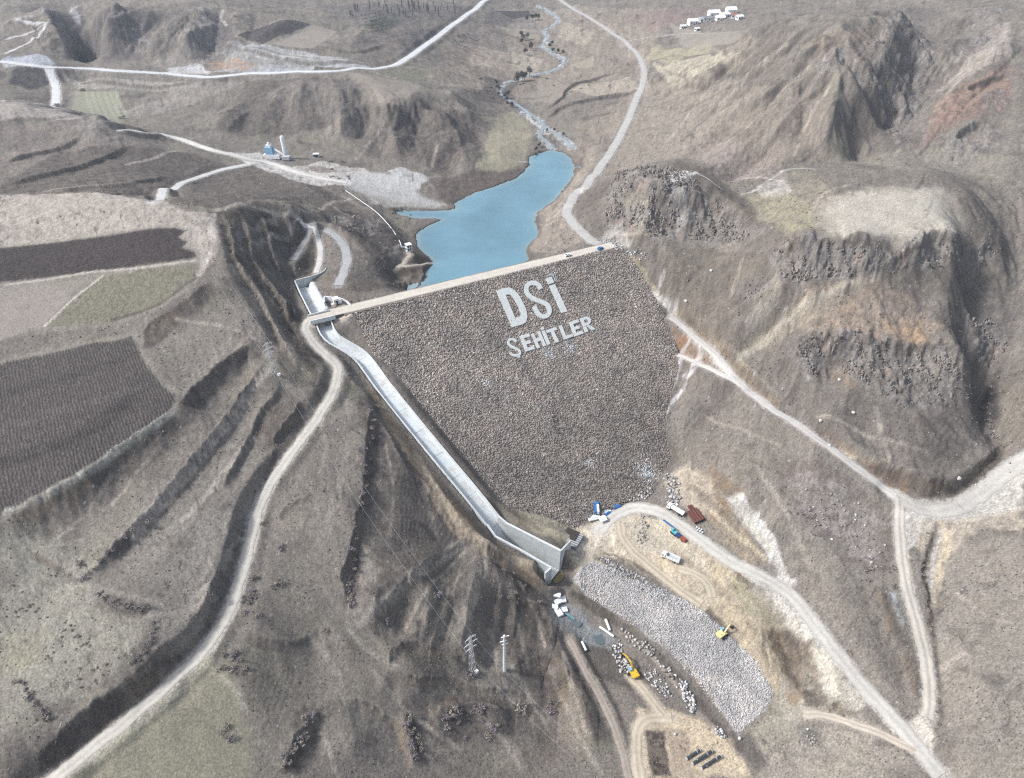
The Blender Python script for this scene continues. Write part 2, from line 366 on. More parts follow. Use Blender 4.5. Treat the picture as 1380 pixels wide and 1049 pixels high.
# banks and terraces: (top edge of the bank, drop to the right of travel, width of the bank)
SCARPS = [
 ('50,1022 90,985 130,950 185,915 240,872 268,845 278,828 284,800 300,770 318,728 336,680 352,640 372,602', 4.6, 3.0),
 ('372,602 372,585 395,560 405,540', 3.0, 2.5),
 ('112,782 140,755 170,722 200,692 235,650 260,620 300,570 335,520 356,492', 3.6, 4.3),
 ('10,694 60,671 110,642 160,607 200,582 238,550', 3.0, 6.5),
 ('238,550 262,525 300,492 330,470 352,476', 4.0, 7.9),
 ('190,470 200,440 240,415 285,380', 2.0, 7.2),
 ('300,660 330,600 350,560 362,545 380,520', 2.5, 2.9),
 ('468,815 462,780 472,740 484,690 492,640 494,600 500,560 506,535', 3.0, 2.9),
 ('478,545 500,552 520,580 545,625 562,660', -1.8, 2.9),
 ('985,768 1030,798 1062,838 1082,880 1086,930', 2.6, 2.6), ('1062,838 1088,872 1104,905 1100,945', 2.6, 2.4), ('905,735 940,762 985,800 1015,842 1040,885', 1.6, 3.0), ('805,748 835,752 870,772 905,792', -1.4, 2.0), ('836,712 842,735 862,752', 1.3, 2.0), ('925,648 955,670 990,705 1015,745', 2.0, 3.0), ('1075,965 1120,950 1160,962', 1.8, 2.6), ('455,498 480,520 500,540', 1.6, 2.6), ('566,612 590,655 618,700 650,735 700,760', 2.2, 3.0), ('420,565 440,600 425,650', 1.2, 2.4), ('372,700 390,680 420,665', 1.0, 2.4), ('40,740 80,760 115,790', 1.2, 2.4), ('210,905 245,890', 1.0, 2.4), ('520,905 560,915 600,910', 1.8, 3.0), ('470,940 520,960 560,1000', 1.4, 3.0), ('600,905 640,925 700,930', 1.6, 2.6), ('745,880 775,930 800,1000', 1.8, 2.6), ('330,850 380,865 430,850', 1.3, 2.8), ('560,640 600,690', 1.5, 2.4), ('690,800 735,830 745,870', 1.8, 2.4),
 ('940,118 990,100 1040,80', 2.0, 4.0), ('880,130 930,118 980,112', 1.6, 4.0), ('560,42 600,70 650,95', 2.2, 4.0), ('610,60 660,80 700,100', 2.0, 4.0), ('300,60 345,70 420,84 480,86', 3.0, 4.0), ('105,112 200,116 262,112', 2.6, 4.0), ('430,62 480,70 520,60', 2.0, 4.0), ('640,150 680,160 700,190', 1.4, 3.0), ('780,160 830,150', 1.4, 3.0),
 ('500,838 530,800 560,775 600,745 628,725', 2.0, 3.6),
 ('1188,788 1205,835 1222,870 1238,915 1242,945', 4.5, 3.6),
 ('1085,580 1105,578 1135,600 1162,617 1190,628 1222,640 1245,650 1262,650 1285,656 1300,645 1322,628 1340,606 1352,592', 5.0, 2.9),
 ('908,418 930,420 950,440 962,452 990,478 1010,500 1040,528 1062,548', 3.0, 3.2),
 ('300,288 312,320 318,350 340,385 362,420 385,470 405,500', 3.4, 2.3), ('325,288 336,318 340,345 358,375 380,405 398,440 415,470', 3.6, 2.3), ('352,286 362,315 368,345 385,380 402,415', 3.6, 2.3), ('385,288 392,315 395,345 398,372', 3.0, 2.2),
 ('1048,338 1080,326 1120,324 1165,332 1190,347', 6.0, 2.5), ('1203,347 1230,332 1255,320 1290,323 1325,334 1345,346', 7.0, 2.5), ('1070,464 1085,453 1105,453 1122,460', 6.0, 2.3), ('1118,456 1150,451 1180,466 1215,464 1250,467 1275,476 1292,505', 7.0, 3.2),
 ('832,264 860,256 880,263 905,263 930,273 960,281 985,290 1014,304', 6.0, 2.5), ('1282,188 1312,170 1342,174', 5.0, 4.3), ('1296,128 1330,112 1360,100', 3.5, 3.6),
 ('8,219 40,210 70,202 100,190 112,184', 2.2, 2.9),
 ('8,249 50,238 90,228 125,218 158,205 178,198', 2.5, 2.9),
 ('60,262 110,254 170,248 230,238', 1.6, 2.9),
 ('8,163 40,160 80,158 100,158', 1.2, 2.2),
 ('738,146 756,133 762,122 780,112 800,106 822,101', 2.5, 2.2),
 ('738,158 756,146 775,140 800,134 830,128 854,124', 2.5, 2.2),
 ('700,133 720,132 745,128', 1.0, 2.2),
 ('660,38 700,52 730,62 752,70', 1.6, 4.3),
 ('985,62 960,72 930,76 905,80 880,82', 1.6, 2.9),
 ('915,155 940,142 970,130 1000,122', 1.8, 2.9),
 ('1282,800 1268,830 1262,860', 1.5, 2.0),
 ('1262,705 1250,740 1242,770 1247,800 1252,830 1258,880 1264,940 1268,980', -1.6, 2.0),
 ('640,740 652,738 690,760 735,795', 2.0, 3.6),
 ('770,775 788,783 830,815 860,840 880,850 920,890 950,925 975,960 992,985', 1.6, 2.0),
 ('770,862 800,910 826,960 850,1020', -1.5, 2.0),
  
 ('130,806 150,814 175,822 205,822', 1.0, 2.2),
 ('380,1040 405,985 430,955', 2.6, 4.3), ('560,1040 548,990 542,955', -2.2, 3.6),
 ('520,900 530,880 560,870 600,880', 1.5, 2.9), ('590,1000 592,960 640,945 690,965', -2.0, 4.3),
]
SC_W = []
for s_, h, w in SCARPS:
    L = smooth_line(hitline(s_), 4)
    pad = w + 14
    i, d, s, sd = seg_dist(X, Y, L, pad)
    ln = np.hypot(*np.diff(L[:, :2], axis=0).T).sum()
    e = np.clip(np.minimum(s, ln - s) / (0.12 * ln + 1), 0, 1)          # dies out towards both ends
    dd = d * sd + WOB[i] * 0.5 + WOB2[i] * 1.1                            # + on the right
    if h < 0: dd = -dd
    hh = abs(h) * (0.75 + 0.5 * np.clip(0.5 + WOB[i] / 3, 0, 1))
    if h >= 5.9: hh = hh * np.clip(0.5 + 1.8 * fbm(s / 9.0, s * 0 + h, 3, 91), 0.1, 1.35)      # crags come and go along their line
    up = np.clip((dd + 14) / 14, 0, 1)                                       # rises to a lip, falls over it, recovers downhill
    prof = np.where(dd < 0, 0.5 * up * up, 0.5 - (1 - (1 - np.clip(dd / w, 0, 1)) ** 2) + 0.5 * sm(w, pad, dd))
    Z[i] += (hh * e * prof).astype(np.float32)
    SC_W.append((i, dd, e, w, abs(h)))
# gullies: (line, depth, half width)
GULLIES = [
 ('1095,398 1062,425 1030,450 1005,470 990,478', 3.0, 7.0), ('1030,352 1010,400 1000,440 985,464', 2.0, 7.0),
 ('1345,440 1335,500 1325,540 1330,570 1345,605', 4.5, 6.0), ('1250,60 1225,120 1190,170 1150,208 1135,222', 3.6, 12.0),
 ('1345,40 1300,80 1250,130 1200,190', 6.0, 10.0), ('1010,150 960,195 925,215', 2.5, 8.0), ('1085,160 1040,195 1000,225 960,242', 3.5, 9.0),
 ('95,30 110,50 125,68 118,82', 9.0, 14.0), ('135,60 122,75 116,84', 4.0, 10.0), ('220,22 190,50 170,80', 5.0, 12.0), ('300,10 290,50 270,85', 5.0, 12.0),
 ('480,130 500,160 470,190', 2.5, 9.0), ('590,135 560,170 565,215', 3.0, 10.0), ('430,125 445,155 430,185', 1.8, 9.0), ('380,108 340,150 320,185', 2.4, 9.0),
 ('560,790 540,830 535,870', 2.5, 6.0), ('690,785 680,840 660,880 655,930', 3.5, 7.0), ('735,800 725,850 730,900 745,960', 2.2, 6.0), ('620,800 600,850 590,890', 2.6, 6.0),
 ('650,800 640,840 625,880', 2.0, 5.0), ('760,900 752,960 750,1020', 2.0, 5.0), ('700,880 710,940 720,1000', 2.0, 6.0),
 ('420,560 470,530', 1.5, 6), ('430,290 445,310 440,330', 2.0, 7.0), ('480,296 500,315 520,328', 2.0, 7.0), ('440,280 460,300 500,330', 1.2, 5.0),
 ('1040,830 1060,870 1065,920', 2.5, 6.0), ('1085,850 1095,900 1090,940', 2.0, 5.0), ('640,190 610,215 600,240', 2.0, 7.0), ('530,160 520,190 510,215', 2.0, 7.0),
]
for s_, dep, hw in GULLIES:
    L = smooth_line(hitline(s_), 4)
    i, d, s, sd = seg_dist(X, Y, L, hw * 3)
    ln = np.hypot(*np.diff(L[:, :2], axis=0).T).sum()
    e = np.clip(np.minimum(s, ln - s) / (0.25 * ln + 1), 0, 1)
    dd = d * (1 + 0.25 * WOB[i] / 2)
    dep = dep * (1.5 if np.hypot(*L[len(L) // 2, :2]) > 440 else 1.0)
    Z[i] -= (dep * 1.35 * e * (np.maximum(0, 1 - dd / (1.6 * hw)) - 0.3 * np.exp(-((dd - 2.0 * hw) / hw) ** 2))).astype(np.float32)

# sharp spurs: (line, height, half width)
SPURS = [
 ('1128,32 1075,85 1040,120 1000,150 960,180 940,190', 6, 18), ('1140,75 1110,110 1085,140 1050,180 1020,205', 6, 13), ('1150,90 1128,120 1115,160 1112,215', 7, 13), ('1215,25 1200,60 1180,100 1172,140 1160,180', 5, 11), ('1345,50 1290,100 1240,150 1190,190 1160,215', 6, 15), ('1362,110 1320,140 1280,170 1230,200', 4, 11),
 ('1060,45 1020,90 980,130 940,160', 5, 15), ('1090,150 1060,185 1030,215', 3, 8),
 ('60,20 75,45 90,70 105,80', 10, 18), ('170,12 150,45 130,75', 10, 18), ('215,12 200,45 185,80', 7, 15), ('330,25 300,45 262,60 235,85', 9, 17), ('250,15 240,45 215,75', 5, 13), ('20,25 35,45 60,66', 5, 14), ('400,28 370,45 340,60', 4, 14), ('520,22 490,45 470,70', 4, 15),
 ('300,112 350,104 400,100 440,98 480,105 520,120 545,140', 3, 16), ('440,100 455,130 460,165 455,190', 5, 14), ('380,105 360,135 330,165 300,185', 5, 14), ('500,115 520,150 530,190 540,220', 5, 13), ('560,130 600,165 620,200 625,240', 6, 14), ('410,105 405,140 395,180', 3, 9), ('590,120 625,150 640,180', 4, 11), ('470,110 488,145 492,180', 3, 9), ('540,150 560,190 575,225', 3, 9),
 ('650,745 640,780 632,820 628,860 640,900', 3, 7), ('690,775 695,820 690,860', 2.2, 6), ('600,735 560,775 515,815 495,835', 2.0, 7), ('715,795 732,850 752,900 778,960', 2.6, 7), ('520,840 560,900 600,940', 1.8, 7), ('665,757 675,800 668,850', 1.8, 5), ('590,780 575,820 560,860', 1.6, 6), ('640,950 690,1000 720,1050', 1.8, 7), ('440,900 470,960 480,1040', 1.6, 7), ('760,930 790,980 820,1040', 1.6, 6),
 ('1290,345 1272,400 1278,450 1290,500 1300,560', 5, 10), ('1180,372 1130,395 1080,420 1030,460 995,480', 3, 9), ('935,235 965,262 1000,290 1030,320', 3, 8), ('905,235 880,250 850,262 820,290', 3, 8), ('1345,300 1340,380 1352,440', 3, 9), ('1040,345 1010,375 985,420 970,450', 2, 7), ('1230,540 1240,580 1250,620', 1.6, 9), ('1150,515 1140,550 1130,590', 1.4, 8),
 ('284,290 300,330 310,372 345,430 372,480', 2.5, 7), ('420,290 460,312 500,335 535,350', 2.4, 7), ('460,262 500,290 540,322', 2.4, 7), ('120,160 160,180 215,205 270,215', 2.0, 8), ('340,225 380,240 430,265 480,285', 2.4, 9),
]
for s_, h, hw in SPURS:
    L = smooth_line(hitline(s_), 4)
    i, d, s, sd = seg_dist(X, Y, L, hw * 1.8)
    ln = np.hypot(*np.diff(L[:, :2], axis=0).T).sum()
    e = np.clip(np.minimum(s, ln - s) / (0.25 * ln + 1), 0, 1)
    dd = np.abs(d * (1 + 0.2 * WOB[i] / 2) + WOB2[i] * 0.4)
    h = h * (1.3 if np.hypot(*L[len(L) // 2, :2]) > 440 else 1.15)
    Z[i] += (h * e * np.maximum(0, 1 - dd / (1.6 * hw)) ** 1.25).astype(np.float32)
# bare crags: (outline, height of the relief)
CRAGS = [
 ('830,238 870,228 905,228 945,252 975,278 1015,300 1030,322 1000,332 960,326 915,322 880,322 845,318 815,300 815,262', 2.0),
 ('1040,335 1075,322 1120,322 1165,330 1190,345 1215,332 1250,316 1290,322 1330,330 1345,345 1320,362 1265,362 1225,360 1180,372 1150,378 1115,372 1080,382 1050,380', 3.0),
 ('1068,462 1085,448 1125,456 1120,500 1098,512 1072,498', 2.8), ('1110,450 1150,448 1180,462 1215,462 1270,466 1295,500 1285,545 1240,548 1215,548 1180,528 1150,512 1128,500', 2.6),
 ('1150,70 1190,40 1225,20 1250,55 1262,95 1240,150 1205,190 1190,150 1165,120 1150,105', 3.0), ('1300,10 1350,10 1350,60 1310,70', 2.0), ('1278,185 1312,165 1345,170 1330,205 1300,230 1275,215', 2.2),
 ('1215,150 1240,118 1258,126 1235,175 1208,195', 1.8), ('1090,95 1130,60 1145,75 1120,105', 2.0), ('1320,130 1350,118 1360,140 1330,152', 2.5),
 ('104,168 125,158 160,175 170,192 150,198 112,190', 1.6), ('165,40 185,36 205,60 185,72 168,66', 2.5), ('250,40 290,30 310,70 270,84', 2.0), ('1000,380 1025,372 1040,390 1020,410 1000,405', 1.2),
 ('985,418 1010,412 1030,430 1005,452 988,440', 1.2), ('520,334 542,332 545,348 530,352 518,346', 1.2), ('440,285 500,296 520,318 490,318 450,302', 1.2),
 ('940,125 975,100 985,110 955,128', 1.5), ('1300,430 1345,420 1360,470 1330,500 1310,470', 2.0), ('820,345 850,345 870,372 880,398 865,392 845,360', 0.8),
 ('340,130 400,108 470,110 490,150 470,170 400,140', 0.7), ('1100,395 1140,372 1180,385 1230,390 1268,430 1230,440 1170,425', 0.5),
]
CRAG_P = []
for s_, h in CRAGS:
    P = hitline(s_); CRAG_P.append((P, h))
    i, d = poly_sd(X, Y, P, 10)
    m = sm(3.0, -4.0, d + WOB[i] * 1.6 + WOB2[i])
    crag[i] = np.maximum(crag[i], (m * h).astype(np.float32))

# tilled and grazed fields: (name, outline, colour)
FIELDS = [
 ('ploughed_field', '-60,336 8,334 60,328 110,322 160,316 200,309 235,306 250,311 240,320 252,326 246,334 262,340 265,347 230,353 180,359 130,366 80,372 8,380 -60,388', (.072, .060, .058)),
 ('ploughed_field', '-60,520 8,488 60,478 120,464 175,455 184,462 188,478 210,510 236,536 228,556 196,578 150,608 100,640 50,668 8,692 -60,728', (.098, .086, .080)),
 ('grass_field', '58,440 100,402 138,372 200,364 262,356 268,360 262,374 240,394 214,410 180,424 140,434 90,440', (.175, .165, .120)),
 ('fallow_field', '-60,392 8,386 70,378 128,373 100,396 58,438 30,450 8,458 -60,474', (.27, .24, .21)),
 ('meadow', '278,898 290,888 318,925 332,960 338,1000 335,1060 60,1060 110,1030 180,980 230,945', (.23, .22, .155)),
 ('meadow', '1120,268 1160,258 1220,254 1268,256 1284,275 1296,302 1280,316 1240,320 1205,322 1175,317 1145,317 1124,320 1112,308 1112,290', (.45, .415, .35)),
 ('stubble_field', '100,122 140,124 158,122 162,150 166,166 140,160 108,152 92,148', (.25, .245, .185)),
 ('meadow', '668,158 690,150 712,162 718,185 712,196 706,222 680,232 650,230 640,226', (.27, .25, .18)),
 ('ploughed_field', '320,48 360,34 395,26 420,34 390,46 355,60 335,55', (.085, .075, .075)),
 ('fallow_field', '362,60 392,48 422,34 455,42 440,54 420,66', (.28, .245, .215)),
 ('grass_field', '498,97 540,90 578,97 575,110 550,110', (.17, .165, .125)),
 ('fallow_field', '466,98 500,101 570,115 548,150 520,142 480,118', (.25, .22, .185)),
 ('meadow', '770,88 800,76 800,90 780,92', (.30, .27, .20)), ('meadow', '702,128 750,112 770,125 745,138 712,136', (.23, .20, .17)),
 ('meadow', '664,34 720,40 730,55 700,50', (.27, .24, .19)), ('ploughed_field', '664,14 712,14 720,22 690,26', (.09, .08, .08)),
 ('meadow', '880,65 930,66 960,55 955,72 900,84 870,80', (.30, .28, .19)), ('fallow_field', '900,30 950,45 1010,40 990,58 920,66', (.26, .235, .20)),
 ('quarry_floor', '466,240 490,230 520,236 545,248 570,266 600,276 592,279 540,272 490,262 468,254', (.36, .36, .35)),
]
FIELD_ID = np.zeros(len(X), np.int8)
FIELD_P = []
for k, (nm, s_, c_) in enumerate(FIELDS):
    P = hitline(s_)
    i, d = poly_sd(X, Y, P, 8)
    dd = d + WOB[i] * (0.35 if 'plough' in nm else 2.6 if nm == 'meadow' and c_[0] > .33 else 0.6) + WOB2[i] * 0.4
    FIELD_P.append((nm, P, c_, i, dd))
    flat[i] = np.maximum(flat[i], (0.45 if nm in ('meadow', 'quarry_floor') else 0.8) * sm(4, -4, dd))
    FIELD_ID[i[dd < 0]] = k + 1

# natural relief
lod = np.clip(RAD / 330.0, 0.8, 4.0).astype(np.float32)
amp = (1 - flat)
mtn = sm(0.22, 0.6, SLOPE)
far = sm(420, 800, RAD)
def add(a): 
    global Z
    Z = (Z + a).astype(np.float32)
wx = X + fbm(X / 40, Y / 40, 2, 77) * 9; wy = Y + fbm(X / 40, Y / 40, 2, 78) * 9
add(amp * fbm(X / 34, Y / 34, 3, 1) * (0.9 + 1.5 * far))
add(amp * mtn * grooves(wx, wy, cxn, cyn, 1 / 38.0, 3) * (1.5 + 5.0 * far))
add(amp * (0.10 + mtn) * grooves(wx, wy, cxn, cyn, 1 / 14.0, 9) * (0.5 + 1.2 * far))
add(amp * (0.03 + mtn) * grooves(wx, wy, cxn, cyn, 1 / 5.5, 12) * (0.26 + 0.9 * far))
TUFT = fbm(X / (2.6 * lod), Y / (2.6 * lod), 4, 21, 0.62)
add(amp * TUFT * 0.22 * lod)
TW = fbm(X / 60, Y / 60, 3, 31)
track = np.sin((Z + 0.6 * fbm(X / 6, Y / 6, 2, 33)) * 2 * math.pi / (1.1 * lod))
add(amp * sm(0.2, 0.45, SLOPE) * sm(-0.1, 0.35, TW) * track * 0.10 * lod)
# crags: columns, ledges and broken blocks pushed out of the face
XD, YD = X.copy(), Y.copy()
crag *= np.clip(0.45 + sm(-0.15, 0.2, fbm(X / 13, Y / 10, 3, 92)), 0, 1).astype(np.float32)
m = np.nonzero(crag > 0.01)[0]
lm = np.maximum(1.0, lod[m] * .75)
along_ = X[m] * np.sign(1) + 0.35 * Y[m] + WOB[m] * 0.8
zc_ = Z[m] + 0.25 * Y[m]
rk = ridged(along_ / (5.5 * lm), zc_ / (15 * lm), 3, 64, 0.55)
rk2 = ridged(along_ / (2.1 * lm) + 9, zc_ / (6.5 * lm), 3, 65, 0.6)
blk = fbm(X[m] / (4.0 * lm), Y[m] / (4.0 * lm), 4, 66, 0.6)
rel = crag[m] * (0.62 * rk + 0.42 * rk2 + 0.5 * blk)
ox, oy = -gx[m] / (SLOPE[m] + 1e-3), -gy[m] / (SLOPE[m] + 1e-3)
k_ = np.clip(SLOPE[m] / 0.6, 0.2, 1)
XD[m] += ox * rel * 0.55 * k_; YD[m] += oy * rel * 0.55 * k_
led = zc_ / 3.4 + 0.5 * blk
Z[m] += (rel * 0.8 + 0.5 * np.clip(crag[m] / 2, 0, 1) * (np.floor(led) + sm(.25, .8, led - np.floor(led)) - led) * 3.4).astype(np.float32)
regrid()
# ------------------------------------------------------------------ the dam and the spillway cut into the ground
def grow(P, k):
    c = P.mean(0); return c + (P - c) * k
i, d = poly_sd(X, Y, FACE_P, 16)
pz = dam_z(X[i], Y[i])
q = dam_sq(X[i], Y[i])[1]
w = sm(9.0, 0.5, d)
Z[i] = np.where(d < 0.3, pz - 1.3 * sm(0.3, -1.5, d), Z[i] * (1 - w) + (pz + 0.25) * w)
flat[i] = np.maximum(flat[i], sm(4, 0, d))
# under the crest road and the water-side slope
s_, q_ = dam_sq(X, Y)
k = np.nonzero((s_ > 16) & (s_ < DLEN + 2) & (q_ > -7) & (q_ <= CREST_W / 2 + 1.5))[0]
Z[k] = np.minimum(Z[k], ZC - 1.3)
k = np.nonzero((s_ > -14) & (s_ <= 16) & (np.abs(q_) < 7.5))[0]
Z[k] = ZC - 0.35
k = np.nonzero((s_ > DLEN + 2) & (s_ < DLEN + 14) & (np.abs(q_) < 6))[0]
Z[k] = Z[k] * 0.2 + (ZC - 0.3) * 0.8

# spillway: paired points on the tops of the two walls, with the height of wall and floor
CHUTE = [  # middle of the chute: (u, v), height of the wall tops, floor
 (436, 433, 60.3, 57.2), (438, 440, 59.8, 56.6), (442, 448, 58.6, 55.4), (449, 456, 57.0, 53.8), (460, 463, 55.4, 52.2), (482.5, 475.5, 52.4, 49.2), (495, 490, 49.6, 46.6), (510, 511, 46.2, 43.3), (525, 531, 43.0, 40.2),
 (557.5, 571, 36.2, 33.4), (598.5, 621, 27.4, 24.6), (633, 661.5, 19.8, 17.0), (653, 687, 15.0, 11.8), (664, 701, 12.2, 8.0)]
SPILL = smooth_line(np.array(CHUTE, float), 3)
MIDW = at_z(SPILL[:, 0], SPILL[:, 1], SPILL[:, 2])
for _ in range(3): MIDW[1:-1] = (MIDW[:-2] + 2 * MIDW[1:-1] + MIDW[2:]) / 4
_d = np.gradient(MIDW[:, :2], axis=0); _d /= np.linalg.norm(_d, axis=1)[:, None]
_n = np.stack([_d[:, 1], -_d[:, 0]], 1) * 3.5                # right of travel = towards the hill
SL = MIDW + np.c_[_n, np.zeros(len(_n))]; SR = MIDW - np.c_[_n, np.zeros(len(_n))]
SPILL = np.c_[SPILL[:, :2], SPILL[:, :2], SPILL[:, 2:4]]
# stilling basin walls
BL = np.vstack([SL[-1], at_z(np.array([668., 700, 743]), np.array([723., 740, 765]), np.array([10.0, 8.0, 4.5]))])
BR = np.vstack([SR[-1], at_z(np.array([683., 720, 756]), np.array([705., 724, 742]), np.array([11.0, 9.5, 8.5]))])
BFLOOR = -5.0
WING_L = np.vstack([BL[-1], at_z(734.5, 772., 3.6)[None]]); WING_R = np.vstack([BR[-1], at_z(769., 728., 7.0)[None]])
# side-channel trough and its overflow weir above the bridge
TL = at_z(np.array([397., 404, 412, 420.]), np.array([378., 394, 410, 425.4]), np.full(4, 62.2))
TEND = at_z(np.array([397., 408, 420, 430, 437, 439]), np.array([378., 375, 372, 368.5, 364.5, 361]), np.full(6, 62.2))
WEIR = at_z(np.array([420., 427, 433, 440.]), np.array([380., 393, 404, 416]), np.full(4, 59.8))
TFLOOR = 56.6
def carve(P, zf, pad_in=0.4):
    i, d = poly_sd(X, Y, P, 8)
    k = i[d < pad_in]; Z[k] = np.minimum(Z[k], zf(k) if callable(zf) else zf); flat[i[d < 4]] = 1
def lerp_profile(mid, zs):
    def f(k):
        best = np.full(len(k), 1e9); out = np.zeros(len(k))
        for a, b, za, zb in zip(mid[:-1], mid[1:], zs[:-1], zs[1:]):
            d = b - a; t = np.clip(((X[k] - a[0]) * d[0] + (Y[k] - a[1]) * d[1]) / (d @ d), 0, 1)
            dd = np.hypot(X[k] - a[0] - t * d[0], Y[k] - a[1] - t * d[1]); m = dd < best
            best[m] = dd[m]; out[m] = (za + (zb - za) * t)[m]
        return out
    return f
MIDL = MIDW[:, :2]
walltop = lerp_profile(MIDL, SPILL[:, 4]); flooralt = lerp_profile(MIDL, SPILL[:, 5] - 2.0)
chute_poly = np.vstack([SL, SR[::-1]]); basin_poly = np.vstack([BL, BR[::-1]]); trough_poly = np.vstack([TL, WEIR[::-1], TEND[2:0:-1]])
i, d = poly_sd(X, Y, chute_poly, 14)
wt_ = sm(11, 2.0, d); Z[i] = np.where(d > 0, Z[i] * (1 - wt_) + (walltop(i) - 0.5) * wt_, Z[i])
for L_, dz_ in ((BL, -0.6), (BR, -2.2)):
    L2 = lerp_profile(L_[:, :2], L_[:, 2] + dz_)
    i, d, _, _ = seg_dist(X, Y, L_, 10); w = sm(9, 2, d); Z[i] = Z[i] * (1 - w) + L2(i) * w; flat[i] = np.maximum(flat[i], w)
carve(basin_poly, BFLOOR - 0.8, 0.5)
carve(chute_poly, flooralt, 0.5)
outl = np.vstack([BL[-1], BR[-1], at_z(np.array([775., 772, 740., 726]), np.array([770., 792, 794, 784]), np.full(4, -6.0))])
i, d = poly_sd(X, Y, outl, 8); w = sm(3, -1, d); Z[i] = np.minimum(Z[i], Z[i] * (1 - w) + -6.6 * w)
i, d = poly_sd(X, Y, trough_poly, 12); w = sm(9, 1.5, d); Z[i] = np.where(d > 0, Z[i] * (1 - w) + 59.2 * w, Z[i])
i, d, _, sd = seg_dist(X, Y, TL, 9); left = sd > 0          # travelling towards the bridge the hill is on the right
w = sm(9, 2, d) * left; Z[i] = Z[i] * (1 - w) + 61.9 * w
i, d, _, sd = seg_dist(X, Y, TEND, 8); back = ~in_poly(X[i], Y[i], np.vstack([TEND, WEIR[-1:] + [6, 0, 0], WEIR[::-1]])); w = sm(7, 1.5, d) * back; Z[i] = Z[i] * (1 - w) + 61.8 * w
carve(trough_poly, TFLOOR - 0.8, 0.4)
regrid()

# ------------------------------------------------------------------ roads: the ground is levelled under each
ROADS = [  # name, width, colour, rut strength, line
 ('dirt_road', 4.3, (.47, .445, .40), .5, '417,430 412,441 417,453 428,468 444,482 455,496 453,516 442,542 418,578 390,614 364,654 346,694 335,740 319,795 298,845 262,890 206,942 150,988 95,1032 40,1075'),
 ('dirt_road', 4.4, (.50, .48, .45), .4, '904,428 920,441 936,455 955,470 970,484 984,502 998,518 1018,535 1042,552 1086,580 1130,613 1170,643 1200,662 1212,676'),
 ('dirt_road', 4.6, (.45, .42, .37), 1., '1212,670 1213,720 1220,780 1233,830 1245,872 1251,910 1253,940 1250,968'),
 ('dirt_road', 7.5, (.46, .44, .405), .3, '1208,668 1235,684 1262,690 1290,684 1318,668 1340,650 1362,632 1395,612'),
 ('dirt_track', 3.4, (.55, .53, .50), .3, '910,477 925,484 945,492 962,499 980,508 998,519'),
 ('haul_road', 6.2, (.50, .48, .44), .5, '806,716 818,704 832,693 850,686 870,685 892,692 920,710 950,732 985,757 1025,776 1062,800 1100,842 1138,893 1172,935 1210,975 1240,1010 1268,1045'),
 ('haul_road', 4.5, (.46, .40, .31), .9, '836,704 840,724 856,745 878,764 902,784 924,800 945,815'),
 ('haul_road', 4.2, (.46, .40, .31), .7, '915,766 940,775 956,790 960,806'),
 ('haul_road', 4.2, (.47, .41, .32), .7, '862,1050 858,1020 858,992 866,973 885,966 905,968'),
 ('haul_road', 3.6, (.42, .37, .29), .7, '850,912 866,928 880,946 896,966'),
 ('dirt_track', 3.2, (.45, .40, .33), .8, '1082,962 1110,964 1145,974 1190,990 1235,1012'),
 ('dirt_track', 2.8, (.30, .26, .22), .6, '768,862 790,905 815,950 835,1000 848,1050'),
 ('highway', 8.5, (.52, .53, .54), 0., '-40,84 8,84 62,90 110,93 150,95 200,98 240,101 280,104 340,99 400,96.5 460,93.5 520,91.5 540,84 560,71 585,53 610,34 640,12 655,0'),
 ('dirt_road', 7.0, (.55, .55, .55), 0., '66,93 70,104 75,116 76,130 75,142'),
 ('dirt_road', 5.0, (.56, .54, .51), 0., '162,175 200,178 240,188 290,203 330,213 365,221 400,232 430,240 468,246'),
 ('dirt_road', 5.5, (.47, .47, .46), 0., '206,271 222,260 258,243 300,229 332,222'),
 ('gravel_road', 6.6, (.42, .41, .39), 0., '810,331 794,322 780,309 768,295 764,285 770,270 782,257 796,243 820,210 838,180 857,136 868,104 862,78 841,56 800,28 766,8 740,-8'),
 ('dirt_track', 3.2, (.48, .45, .41), 0., '846,56 880,50 920,46 950,46'),
 ('dirt_road', 7.5, (.46, .44, .405), .3, '1208,668 1235,684 1262,690 1290,684 1318,668 1340,650 1362,632 1395,612'),
 ('dirt_track', 3.4, (.55, .53, .50), 0., '404,294 414,301 424,312 430,326 432,345 428,362 426,368'),
 ('dirt_track', 5.0, (.36, .36, .36), 0., '440,310 455,320 465,335 468,350 463,368 455,385'),
 ('dirt_track', 4.2, (.26, .26, .26), 0., '419,301 416,316 406,335 394,350'),
 ('dirt_track', 3.0, (.36, .32, .27), 0., '535,362 545,352 552,344 550,340'), ('dirt_track', 2.2, (.40, .36, .31), 0., '540,358 560,357 582,355'),
]
ROAD_W = []
FARL = sm(300, 900, RAD)
for nm, w, c_, rut, s_ in ROADS:
    p = smooth_line(px(s_), 3)
    L = GB.hit(p[:, 0], p[:, 1])
    L = smooth_line(L, 2)
    zl = 0.15 * G0(L[:, 0], L[:, 1]) + 0.85 * L[:, 2]
    for _ in range(6): zl[1:-1] = (zl[:-2] + zl[1:-1] * 2 + zl[2:]) / 4
    L = np.c_[L[:, :2], zl]
    ROAD_W.append((nm, w, c_, rut, L))
    sh = 3.0 + 0.4 * w
    i, d, s, sd = seg_dist(X, Y, L, w / 2 + sh)
    sl = np.r_[0, np.cumsum(np.hypot(*np.diff(L[:, :2], axis=0).T))]
    zr = np.interp(s, sl, zl)
    t = sm(w / 2 + 0.5, w / 2 + sh, d)
    Z[i] = Z[i] * t + (zr - 0.14) * (1 - t)
    flat[i] = np.maximum(flat[i], 1 - t)
carve(chute_poly, flooralt, 0.5)
regrid()
